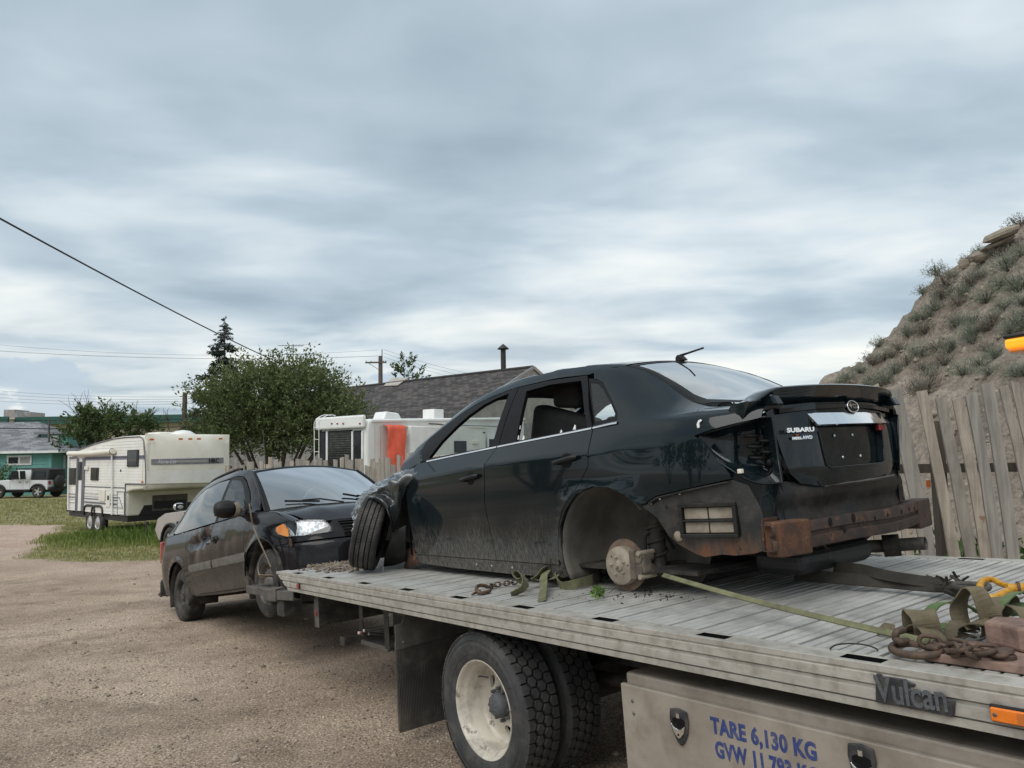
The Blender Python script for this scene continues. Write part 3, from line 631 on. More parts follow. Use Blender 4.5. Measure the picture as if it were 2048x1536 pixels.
# ---------------------------------------------------------------- tow truck (local: x front, y far side, z up, deck top z=0)
truck=thing('flatbed_tow_truck','grey aluminium flatbed tow truck carrying the wrecked black sedan on its deck','tow truck',TF)
T=truck; BW=2.59; X0=-.36; X1=8.2; RH=.142; PITCHP=.6096
def build_bed():
    # cross planks, three ribs each, 6 inch pitch
    pr=[]
    pw=.1524; g=.011; d=.0045
    for k in range(3):
        a=k*.0508
        pr+= [(a+.002,-d),(a+.002+g,-d),(a+.002+g+.002,0),(a+.0508,0)]
    def plank_mesh(y0,y1,name):
        mb=MB(); P=[(x,y,z) for y in (y0,y1) for x,z in [(0.0005,-.028)]+pr+[(pw-.0005,-.028)]]; n=len(pr)+2
        for i in range(n):
            j=(i+1)%n
            gm=1 if 0<i<n-2 and (i-1)%4==0 else 0
            mb.add([P[i],P[j],P[n+j],P[n+i]],[(0,1,2,3)],gm)
        mb.add(P[:n],[list(range(n))],0); mb.add(P[n:],[list(range(n))[::-1]],0)
        return mb.mesh(name,[m_deck,m_groove])
    me=plank_mesh(.112,BW-.112,'plank')
    x=X0+.06; k=0
    while x<X1-.16:
        o=mkobj('plank',me,T); o.location=(x,0,-.0015*((k*7)%3)); x+=pw+.0006; k+=1
    # tail edge
    MB().prism([(X0+.055,-.004),(X0-.012,-.012),(X0+.02,-.05),(X0+.055,-.05)],.112,BW-.112,Matrix(((1,0,0,0),(0,0,1,0),(0,1,0,0),(0,0,0,1)))).build('tail_edge',m_deck,T,angle=30,bevel=.003)
    for far in (0,1):
        def Y(y): return BW-y if far else y
        h=RH; pf=[(.112,-.030),(.112,0),(.012,0),(.007,-.003),(.009,-.008),(.010,-.180*h),(0,-.205*h),(0,-.42*h),(.014,-.425*h),(.014,-.465*h),(.010,-.468*h),(.010,-.520*h),(0,-.545*h),(0,-.775*h),(.014,-.78*h),(.014,-.82*h),(.003,-.825*h),(.003,-h),(.06,-h),(.06,-h+.006),(.012,-h+.006),(.012,-.02)]
        # rail skin without the top flange (built in pieces so that stake pockets are open)
        mb=MB(); n=len(pf); xs=[X0-.012,X0+.25,2.,4.,6.,X1]
        def xe(x,z,i): return x+(-z)*2.05 if i==0 else x
        rows=[[V((xe(x,z,i),Y(y),z)) for y,z in pf[2:21]] for i,x in enumerate(xs)]
        mb.grid(rows,0,False,flip=not far)
        mb.add(rows[0],[list(range(19))],0); mb.add(rows[0],[list(range(19))[::-1]],0)
        mb.build('side_rail',m_alu,T)
        mb=MB(); top=MB(); pk=[PITCHP*k for k in range(14) if PITCHP*k<X1]; hl=.072
        e=[X0]+[q for c in pk for q in (c-hl,c+hl)]+[X1]
        for a,b in zip(e[0::2],e[1::2]): mb.bb(a,b,Y(.030),Y(.092),-.022,0)
        mb.bb(X0,X1,Y(.0045),Y(.030),-.0215,.0005); mb.bb(X0,X1,Y(.092),Y(.1115),-.0215,.0003)
        mb.build('rail_cap',m_alu,T,bevel=.0015,seg=1)
        for c in pk:
            q=MB(); y0,y1=sorted((Y(.0305),Y(.0915))); h2=hl-.0005; q.bb(c-h2,c+h2,y0,y1,-.075,-.07); q.bb(c-h2,c-h2+.002,y0,y1,-.0699,-.001); q.bb(c+h2-.002,c+h2,y0,y1,-.0699,-.001); q.bb(c-h2+.0021,c+h2-.0021,y0,y0+.002,-.0699,-.001); q.bb(c-h2+.0021,c+h2-.0021,y1-.002,y1,-.0699,-.001)  # black lining stands in for the shade inside each pocket
            q.build('stake_pocket',m_trim,T)
    # sub-frame under the deck
    mb=MB()
    for y in (.85,1.74): mb.bb(.2,X1,y-.04,y+.04,-.17,-.03)
    mb.build('bed_runner',m_steel,T)
    for k in range(13):
        MB().bb(.35+k*.62,.42+k*.62,.14,BW-.14,-.11,-.031).build('cross_member',m_steel,T)
    for y in (.86,1.73):
        MB().bb(.95,X1,y-.04,y+.04,-.46,-.18).build('chassis_rail',m_steel,T,bevel=.006)
    MB().bb(2.52,2.72,.30,BW-.30,-.70,-.50).tube([(2.62,1.1,-.6),(2.62,1.3,-.6),(2.62,1.5,-.6)],[.1,.19,.1],16).build('rear_axle',m_steel,T,angle=40)
    for y in (.72,1.87): MB().tube(catmull([(1.9,y,-.42),(2.3,y,-.52),(2.62,y,-.5),(3.0,y,-.52),(3.4,y,-.42)],5),.045,6,flat=.8).build('leaf_spring',m_steel,T)
    # hydraulic tank, hoses and clutter between the chassis rails
    MB().bb(3.9,6.8,.5,2.1,-.75,-.46).build('frame_tank',m_steel,T,bevel=.02)
    MB().bb(1.1,1.55,.75,1.8,-.62,-.20).build('frame_box',m_steel,T,bevel=.01)
build_bed()
def ribs_tread(n,rows,r0,r1,mb,mat):
    "hexagonal tread blocks: rows = (y centre, half width, shoulder flag, phase)"
    for yc,hw,kind,ph in rows:
        for k in range(n):
            t0=2*PI*(k+ph)/n; ht=PI/n*.90
            if kind=='hex': poly=[(-ht,-hw*.42),(-ht,hw*.42),(0,hw),(ht,hw*.42),(ht,-hw*.42),(0,-hw)]
            elif kind=='out': poly=[(-ht,-hw),(-ht,hw*.45),(0,hw),(ht,hw*.45),(ht,-hw)]
            else: poly=[(-ht,hw),(-ht,-hw*.45),(0,-hw),(ht,-hw*.45),(ht,hw)]
            sh=[0.93 if True else 1]*len(poly)
            def P(a,y,r): return V((r*math.cos(t0+a),y,r*math.sin(t0+a)))
            top=[P(a*.93,yc+(y)*.93,r1) for a,y in poly]; bot=[P(a,yc+y,r0) for a,y in poly]; m=len(poly)
            fs=[tuple(range(m))]+[(i,m+i,m+(i+1)%m,(i+1)%m) for i in range(m)]
            # make top face outward
            nn=(top[1]-top[0]).cross(top[2]-top[1])
            if nn.dot(top[0]*1-V((0,top[0].y,0)))<0: fs=[f[::-1] for f in fs]
            mb.add(top+bot,fs,mat)
def make_dual(parent_name,outer=True):
    "returns list of (name, mesh) for one 19.5 inch wheel; axis +y inward, y=0 at outer sidewall"
    RT=.421
    mb=MB()
    prof=[(.262,.040),(.268,.020),(.285,.010),(.300,.0085),(.302,.006),(.318,.003),(.335,.0),(.352,.0005),(.355,.003),(.372,.0065),(.376,.0045),(.384,.0075),(.392,.012),(RT-.012,.022),(RT-.012,.223),(.392,.233),(.372,.2385),(.335,.245),(.285,.235),(.262,.205)]
    mb.lathe(prof,72,None,0,True,mats=[0]*12+[0,1]+[0]*6)
    ribs_tread(44,[(.042,.025,'out',0),(.095,.027,'hex',.5),(.150,.027,'hex',0),(.203,.025,'in',.5)],RT-.013,RT,mb,0)
    tyre=mb.mesh('tyre',[m_ttyre,m_tgroove],angle=32)
    rim=MB(); yd=.168 if outer else .06
    rim.lathe([(.258,.045),(.266,.030),(.269,.022),(.266,.017),(.258,.019),(.250,.034),(.246,.050),(.232,.066),(.226,.072),(.224,.160),(.216,.174),(.205,.182)] if outer else [(.258,.2),(.266,.22),(.250,.19),(.22,.15),(.2,.06)],64,None,0)
    rimm=rim.mesh('rim',m_rim,angle=50)
    def ds(a,b):
        r=math.hypot(a,b); h=hermite([(0,.160),(.085,.160),(.11,.162),(.165,.180),(.19,.186),(.207,.182)]); return V((a,h(r),b))
    circ=lambda cx,cz,r,n=20:[(cx+r*math.cos(2*PI*i/n),cz+r*math.sin(2*PI*i/n)) for i in range(n)]
    holes=[circ(.150*math.cos(R(72*i+1)),.150*math.sin(R(72*i+1)),.034,18) for i in range(5)]
    return tyre,rimm,ds,circ,holes
TY,RIM,DS,CIRC,HOLES=make_dual('wheel')
WX,WZ=2.62,-.598
disc_me=None
for (yo,sg,nm) in ((.035,1,'outer'),(.335,1,'inner'),(BW-.035,-1,'outer'),(BW-.335,-1,'inner')):
    Mw=Matrix.Translation((WX,yo,WZ))@(Matrix() if sg>0 else Matrix.Rotation(PI,4,'Z'))@Matrix.Rotation(R(9),4,'Y')
    tb=mkobj('tyre',TY,T,Mw)
    rb=mkobj('rim',RIM,tb)
    if nm=='inner': rb.data=RIM.copy(); rb.data.materials.clear(); rb.data.materials.append(m_steel)  # inner rims coloured dark so the outer wheel's holes look shaded
    else: MB().lathe([(.20,.195),(.20,.25),(0,.25)],32).build('hole_backing',m_trim,tb)  # added dark disc, stands in for the shade behind the wheel holes
    if nm=='outer':
        if disc_me is None:
            dd=panel('wheel_disc',[CIRC(0,0,.206,48)]+HOLES,DS,(.02,.02),m_rim,tb,flange=.02); disc_me=dd.data
            hb=MB(); hb.lathe([(0,.098),(.04,.098),(.058,.105),(.068,.120),(.072,.140),(.072,.161),(.082,.162)],22)
            for k in range(10):
                a=2*PI*k/10; hb.lathe([(0,.130),(.008,.130),(.010,.136),(.010,.165)],6,Matrix.Translation((.086*math.cos(a),0,.086*math.sin(a))),smooth=False)
            for k in range(26):
                a=random.random()*6.28; r=random.uniform(.01,.055); hb.lathe([(0,.094),(.009,.098),(.013,.12)],6,Matrix.Translation((r*math.cos(a),0,r*math.sin(a))))
            hubm=hb.mesh('hub',m_hub,angle=45); mkobj('hub',hubm,tb)
            MB().tube([(-.17,.18,.09),(-.185,.14,.10),(-.19,.12,.102)],.004,6).build('valve_stem',m_gsteel,tb)
        else: mkobj('wheel_disc',disc_me,tb); mkobj('hub',hubm,tb)
        if sg>0:   # raised sidewall lettering (worn)
            for i,ch in enumerate('XTRUDRIVE'):
                a=R(116-9-i*8.5); M=Matrix.Translation((0,-.0005,0))@axes(V((.338*math.cos(a),0,.338*math.sin(a))),V((math.sin(a),0,-math.cos(a))),V((math.cos(a),0,math.sin(a))))
                text_mesh(ch,.030,.0012,M@Matrix.Translation((-.009,-.011,0)),m_ttyre,'sidewall_letter',tb)
def build_box():
    xl=3.73; zt=ty(1239,1365,.05).z; xr=6.9; yb=.05
    # door skin, body behind it
    MB().bb(xl,xr,yb,yb+.025,-.86,zt).build('toolbox_door',m_box,T,bevel=.006)
    MB().bb(xl+.012,xr-.012,yb+.026,.62,-.85,zt+.045).build('toolbox_body',m_box,T,bevel=.012)
    MB().bb(xl+.05,xr,.30,.62,zt+.046,zt+.09).build('toolbox_lid_return',m_steel,T,bevel=.008)
    for u,v in ((1265,1402),(1268,1427)):
        p=ty(u,v,yb); MB().lathe([(0,-.006),(.005,-.005),(.0085,0.0005)],14,Matrix.Translation((p.x,yb,p.z))).build('rivet',m_gsteel,T)
    def latch(u,v):
        c=ty(u,v,yb); o=c
        sh=[(-.044,.058),(0,.066),(.044,.058),(.049,.02),(.040,-.03),(.018,-.070),(0,-.084),(-.018,-.070),(-.040,-.03),(-.049,.02)]
        M=Matrix(((1,0,0,o.x),(0,0,-1,yb),(0,1,0,o.z),(0,0,0,1)))
        pl=MB().prism(sh,.0005,.010,M).build('latch_plate',m_badge,T,bevel=.004)
        rec=[(-.032,.022),(0,.034),(.032,.022),(.034,-.005),(.02,-.03),(-.02,-.03),(-.034,-.005)]
        MB().prism(rec,.0102,.0108,M).build('latch_recess',m_trim,pl)
        MB().prism([(-.036,.004),(-.018,-.010),(0,-.014),(.018,-.010),(.036,.004),(.027,-.026),(.010,-.046),(0,-.052),(-.010,-.046),(-.027,-.026)],.011,.019,M).build('latch_paddle',m_chrome,pl,bevel=.003)
        MB().lathe([(0,-.021),(.004,-.021),(.005,-.0195)],10,Matrix.Translation((o.x,yb,o.z-.036))).build('keyhole',m_trim,pl)
        MB().prism([(-.008,.028),(.008,.028),(.008,.046),(-.008,.046)],.0102,.014,M).build('latch_pin',m_chrome,pl)
    latch(1361,1449); latch(1727,1528)
    for txt,ul,ur in (('TARE 6,130 KG',(1423.5,1464),(1636,1521)),('GVW 11,793 KG',(1432,1512),(1640,1569))):
        a=ty(*ul,yb);b=ty(*ur,yb); d=(b-a); 
        ang=math.atan2(d.z,d.x)
        M=axes(V((a.x,yb-.0008,a.z)),V((math.cos(ang*.3),0,math.sin(ang*.3))),V((0,0,1)))
        w=d.length; c=text_mesh(txt,.083,.0006,M,m_blue,'painted_lettering',T,bold=.0034,spacing=1.06)
        xs=[q.co.x for q in c.data.vertices]; k=w/(max(xs)-min(xs))
        c.data.transform(M@Matrix.Diagonal((k,1,1,1))@M.inverted())
build_box()
def build_small():
    # Vulcan badge: moulded black plate with an anvil above the name
    y=-.004
    P=lambda u,v:ty(u,v,-.002)
    out=[(1752,1352),(1755,1346),(1765,1348),(1766,1353),(1778,1353),(1812,1358),(1817,1362),(1832,1368),(1830,1373),(1817,1374),(1818,1376),(1824,1382),(1826,1387),(1885,1396),(1912,1400),(1910,1430),(1905,1433),(1860,1424),(1815,1415),(1770,1407),(1753,1403),(1753,1364),(1747,1352)]
    pts=[P(*q) for q in out]
    M=Matrix(((1,0,0,0),(0,0,-1,-.0005),(0,1,0,0),(0,0,0,1)))
    pl=MB().prism([(p.x,p.z) for p in pts],0,.009,M).build('name_badge',m_badge,T,bevel=.002,seg=1)
    a=P(1755,1405);b=P(1908,1430)
    Mt=axes(V((a.x+.006,-.0110,a.z+.010)),V((b.x-a.x,0,b.z-a.z)),V((0,0,1)))
    t=text_mesh('Vulcan',.118,.0025,Mt,m_hub,'badge_letters',pl,bold=.002)
    xs=[q.co.x for q in t.data.vertices]; k=((b.x-a.x)-.012)/(max(xs)-min(xs)); t.data.transform(Mt@Matrix.Diagonal((k,.95,1,1))@Mt.inverted())
    # amber side marker
    a=ty(1979,1405,-.002); z0=a.z-.042
    mk=MB().bb(a.x,a.x+.19,-.012,-.0005,a.z-.050,a.z).build('side_marker',m_plast,T,bevel=.006,seg=2)
    MB().bb(a.x+.006,a.x+.184,-.024,-.0125,a.z-.044,a.z-.006).build('marker_lens',m_amber,mk,bevel=.004)
    MB().lathe([(0,-.0262),(.005,-.026),(.006,-.0242)],12,Matrix.Translation((a.x+.018,0,a.z-.025))).build('screw',m_gsteel,mk)
    MB().bb(a.x+.075,a.x+.105,-.0262,-.0243,a.z-.041,a.z-.009).build('lens_reflector',m_orange,mk)
    p=ty(598,1172,-.002)
    mk=MB().bb(p.x-.026,p.x+.026,-.010,-.0005,p.z-.022,p.z+.022).build('red_marker',m_plast,T,bevel=.003)
    MB().bb(p.x-.023,p.x+.023,-.016,-.0105,p.z-.019,p.z+.019).build('marker_lens',m_red,mk,bevel=.004)
    # mud flap with moulded ribs, hung on a folded steel bracket
    c=ty(789,1250,.03); xf=c.x; y0,y1=.03,.60; zt=ty(803,1300,.03).z; zb=ty(793,1463,.03).z
    mb=MB(); n=46
    mb.bb(xf-.006,xf+.004,y0,y1,zb,zt+.06)
    for k in range(n):
        yy=y0+.012+(y1-y0-.024)*k/(n-1); mb.bb(xf+.0045,xf+.0075,yy-.0032,yy+.0032,zb+.05,zt-.01)
    mb.build('mud_flap',m_flap,T,bevel=.0012,seg=1)
    MB().bb(xf-.009,xf-.0065,y0-.003,y0+.004,zb+.01,zt+.04).build('flap_edge_strip',m_gsteel,T)
    zb2=ty(787,1248,.03).z
    br=MB().prism([(y0-.004,zt-.012),(y1,zt+.012),(y1,zb2+.10),(y0+.10,zb2+.10),(y0+.07,zb2+.045),(y0+.05,zb2),(y0-.004,zb2-.006)],.0045,.0105,Matrix(((0,0,1,xf),(1,0,0,0),(0,1,0,0),(0,0,0,1)))).build('flap_bracket',m_gsteel,T,bevel=.002)
    MB().lathe([(0,.006),(.006,.005),(.009,0)],8,Matrix.Translation((xf+.0105,y0+.055,zt+.03))@Matrix.Rotation(-PI/2,4,'Z')).build('bolt',m_gsteel,br)
    # rear cross channel with red reflector on its end plate
    e=ty(634,1226,.22); zt2=ty(634,1199,.22).z; zb3=ty(634,1254,.22).z; hw=.045
    MB().bb(e.x-hw,e.x+hw,.215,.221,zb3,zt2).build('channel_end_plate',m_gsteel,T,bevel=.002)
    MB().bb(e.x-hw,e.x+hw-.004,.2215,BW-.215,zb3+.012,zt2+.04).build('rear_channel',m_steel,T,bevel=.004)
    r=ty(632,1227,.214); MB().lathe([(0,-.008),(.020,-.008),(.026,-.004),(.026,0)],20,Matrix.Translation((r.x,.2145,r.z))).build('round_reflector',m_red,T,angle=40)
    # control bank: plates, hydraulic levers with coloured knobs, step tube
    q=ty(722,1250,.26); q2=ty(777,1255,.26)
    MB().bb(q.x-.03,q.x+.03,.26,.268,-.46,-.11).build('control_plate',m_steel,T,bevel=.003)
    MB().bb(q2.x-.035,q2.x+.035,.24,.248,-.50,-.11).build('control_plate',m_steel,T,bevel=.003)
    MB().bb(q.x+.05,q2.x-.04,.42,.428,-.30,-.11).build('control_backplate',m_liner,T)
    MB().bb(q.x-.02,q2.x+.25,.55,.56,-.50,-.12).build('control_back_panel',m_steel,T)
    s0=ty(722,1287,.3); s1=ty(775,1292,.3); MB().bb(s0.x,s1.x,.30,.52,s0.z-.006,s0.z+.03).build('control_tray',m_gsteel,T,bevel=.004)
    ks=[((712,1261),m_plast),((717,1266),m_wtrim),((722,1265),m_red),((727,1261),m_wtrim),((736,1268),m_curt)]
    for i,((u,v),mm) in enumerate(ks):
        k=ty(u,v,.24+.0*i); h=ty(772,1250+i*5,.36)
        lv=MB().tube([h,k+ (h-k)*.05],.006,6).build('lever',m_steel,T)
        MB().tube([k+(h-k)*.07,k],[.010,.012],10).build('lever_knob',mm,lv)
    a=ty(680,1281,.2); MB().bb(a.x-.0,a.x+.075,.20,1.2,a.z-.035,a.z+.03).build('step_tube',m_steel,T,bevel=.006)
    # amber light bar on a mast ahead of the deck
    b=TF.inverted()@px(2008,690,2.7)
    MB().bb(b.x,b.x+.35,b.y,b.y+.09,b.z-.018,b.z+.020).build('beacon_lens',m_amberlit,T,bevel=.01)
    MB().bb(b.x-.002,b.x+.352,b.y-.002,b.y+.092,b.z+.0205,b.z+.035).build('beacon_cap',m_plast,T,bevel=.008)
    MB().bb(b.x+.01,b.x+.35,b.y+.005,b.y+.085,b.z-.030,b.z-.0185).build('beacon_base',m_amber,T,bevel=.004)
    MB().bb(b.x+.22,b.x+.26,b.y+.025,b.y+.065,-.02,b.z-.031).build('beacon_mast',m_alu,T,bevel=.006)
build_small()
def build_stinger():
    # wheel lift: boom under the tail, cross bar, receiver sleeve and L-arm cradling the van wheel
    toT=TF.inverted()@VF
    P=lambda u,v,y:toT@vy(u,v,y)
    z=lambda a,b:(320+a*.2344,900+b*.2344)
    a=P(*z(1170,1240),1.02); b=P(*z(1035,1235),1.02); c=P(*z(925,1225),1.06); d=P(*z(768,1185),1.10)
    MB().bar(a,b+(b-a)*.2,.085,.085).build('lift_arm_tube',m_gsteel,T,bevel=.006)
    MB().bar(a+V((.002,0,0)),a-(b-a)*.001,.06,.06).build('tube_bore',m_trim,T)
    MB().bar(b+(b-a)*.05,c,.12,.115).build('lift_sleeve',m_gsteel,T,bevel=.01)
    MB().bar(c+V((0,.02,.01)),d,.09,.075).build('lift_arm',m_gsteel,T,bevel=.012)
    MB().bar(d+V((0,.03,0)),d+(toT.to_3x3()@V((.02,-.5,0))),.075,.06).build('lift_claw',m_gsteel,T,bevel=.01)
    MB().bar(c+V((0,0,-.05)),c+(toT.to_3x3()@V((0,-1.9,0)))+V((0,0,-.05)),.12,.12).build('lift_cross_bar',m_steel,T,bevel=.01)
    m=c+(toT.to_3x3()@V((0,-.95,0)))+V((0,0,-.05)); MB().bar(m,(1.3,1.295,-.50),.16,.14).build('lift_boom',m_steel,T,bevel=.01)
    e=b+V((0,0,-.09)); MB().bb(e.x-.07,e.x+.10,e.y-.02,e.y+.16,e.z-.10,e.z+.05).build('arm_socket',m_steel,T,bevel=.008)
    pts=[P(*z(835,1155),1.12),P(*z(860,1180),1.10),P(*z(900,1190),1.08),P(*z(985,1185),1.06),P(*z(1050,1170),1.04)]
    MB().tube(catmull(pts,5),.011,8).build('lock_handle',m_gsteel,T)
build_stinger()
# ---------------------------------------------------------------- wrecked sedan (x forward from rear axle, y left, z above deck)
sedan=thing('wrecked_sedan','wrecked black sedan with missing rear bumper and smashed front fender on the flatbed deck','car',CF)
S_=sedan
s_zb=hermite([(-1.05,.930),(-.60,.940),(-.08,.939),(.12,.928),(1.06,.887),(1.98,.842),(2.45,.815)])
s_zc=hermite([(-1.05,.80),(-.15,.81),(.09,.793),(1.13,.771),(2.24,.703),(2.5,.69)])
s_zr=hermite([(-1.05,.945),(-.80,.955),(-.62,.968),(-.5,1.005),(-.3,1.125),(-.08,1.235),(.114,1.292),(.352,1.322),(.682,1.340),(.994,1.338),(1.256,1.318),(1.565,1.262),(1.858,1.160),(2.232,1.000),(2.45,.885)])
s_yr=hermite([(-1.05,.60),(-.60,.635),(-.45,.625),(-.2,.585),(.1,.57),(.7,.575),(1.2,.575),(1.6,.60),(1.9,.635),(2.3,.69),(2.45,.71)])
s_zt=hermite([(-1.05,.955),(-.85,.975),(-.66,.990),(-.55,1.03),(-.35,1.15),(-.10,1.29),(.05,1.345),(.3,1.378),(.7,1.40),(1.1,1.395),(1.4,1.365),(1.62,1.315),(2.0,1.125),(2.4,.93),(2.6,.86)])
def s_k(x):
    if x<-.42: return 1-.40*((-.42-x)/.63)**2.2*.62
    if x>2.15: return 1-.06*((x-2.15)/.8)**2
    return 1
def s_sec(x,t):
    zb,zc,zr,zt,yr=s_zb(x),s_zc(x),s_zr(x),s_zt(x),s_yr(x)
    yb=.795; k=s_k(x)
    low=[(.800,.03),(.822,.127),(.860,.40),(.869,.60),(.864,zc)]
    if t<=4:
        i=min(int(t),3); f=t-i
        g=lambda j:low[min(max(j,0),4)]
        a,b,c,d=g(i-1),g(i),g(i+1),g(i+2)
        h=lambda q:.5*(2*b[q]+(c[q]-a[q])*f+(2*a[q]-5*b[q]+4*c[q]-d[q])*f*f+(3*b[q]-a[q]-3*c[q]+d[q])*f**3)
        y,z=h(0),low[i][1]+(low[i+1][1]-low[i][1])*f
        fade=1-sstep(-.30,.10,x)
        if fade>0 and t>3: y-=fade*.012*f*f
    elif t<=5:
        f=t-4; fade=1-sstep(-.30,.10,x)
        yl=.864+(yb-.864)*f; ys=.852+(yb-.852)*(f*.55+f*f*.45); y=yl*(1-fade)+ys*fade; z=zc+(zb-zc)*f
    else:
        ku=[(yb-.004,zb),(yb-.004+(yr-yb)*.5+.016,zb+(zr-zb)*.52),(yr,zr),(yr*.80,zr+(zt-zr)*.52),(0,zt)]
        f=t-5; i=min(int(f),3); f-=i
        if i==3:   # roof crown: ellipse-like
            y=ku[3][0]*(1-f); z=ku[3][1]+(zt-ku[3][1])*(1-(1-f)**2.0)
        else:
            g=lambda j:ku[min(max(j,0),4)] if j>=0 else (2*ku[0][0]-ku[1][0],2*ku[0][1]-ku[1][1])
            a,b,c,d=g(i-1),g(i),g(i+1),g(i+2)
            h=lambda q:.5*(2*b[q]+(c[q]-a[q])*f+(2*a[q]-5*b[q]+4*c[q]-d[q])*f*f+(3*b[q]-a[q]-3*c[q]+d[q])*f**3)
            y,z=h(0),h(1)
    y*=k
    if t<4:   # wheel arch flare
        dd=math.hypot(x-.04,z-.235); y+=.020*math.exp(-((dd-.365)/.055)**2)*sstep(.64,.55,z)*1.0 if z<.66 else 0
    return V((x,y,z))
def s_t(x,z,hi=7.0):
    a,b=0.0,hi
    for _ in range(34):
        m=(a+b)/2
        if s_sec(x,m).z<z: a=m
        else: b=m
    return (a+b)/2
def XT(poly,step=.05): return [(x,s_t(x,z)) for x,z in densify(poly,(step,step))]
def XO(poly,step=.05):
    P=[]
    for a,b in zip(poly,poly[1:]):
        k=max(1,int(math.hypot(b[0]-a[0],b[1]-a[1])/step+.99)); P+= [(a[0]+(b[0]-a[0])*j/k,a[1]+(b[1]-a[1])*j/k) for j in range(k)]
    return [(x,s_t(x,z)) for x,z in P+[poly[-1]]]
def sideL(x,t): return s_sec(x,t)
def sideR(x,t): q=s_sec(x,t); return V((q.x,-q.y,q.z))
seamB=[(1.118,.130),(1.122,.255),(1.138,.393),(1.152,.531),(1.133,.656),(1.137,.771),(1.06,.884)]
redge=[(.114,.925),(.10,.793),(.108,.707),(.212,.584),(.33,.476),(.378,.396),(.43,.272),(.462,.165),(.478,.130)]
fdoor=[(2.12,.832),(2.165,.80),(2.238,.705),(2.205,.55),(2.193,.40),(2.185,.295),(2.19,.165),(2.155,.130)]+seamB+[(1.5,s_zb(1.5)-.004),(1.98,.839)]
rdoor=[(x-.007,z) for x,z in seamB[::-1]]+[(.50,.130)]+[(x+.006,z) for x,z in redge[::-1]]+[(.5,s_zb(.5)-.004)]
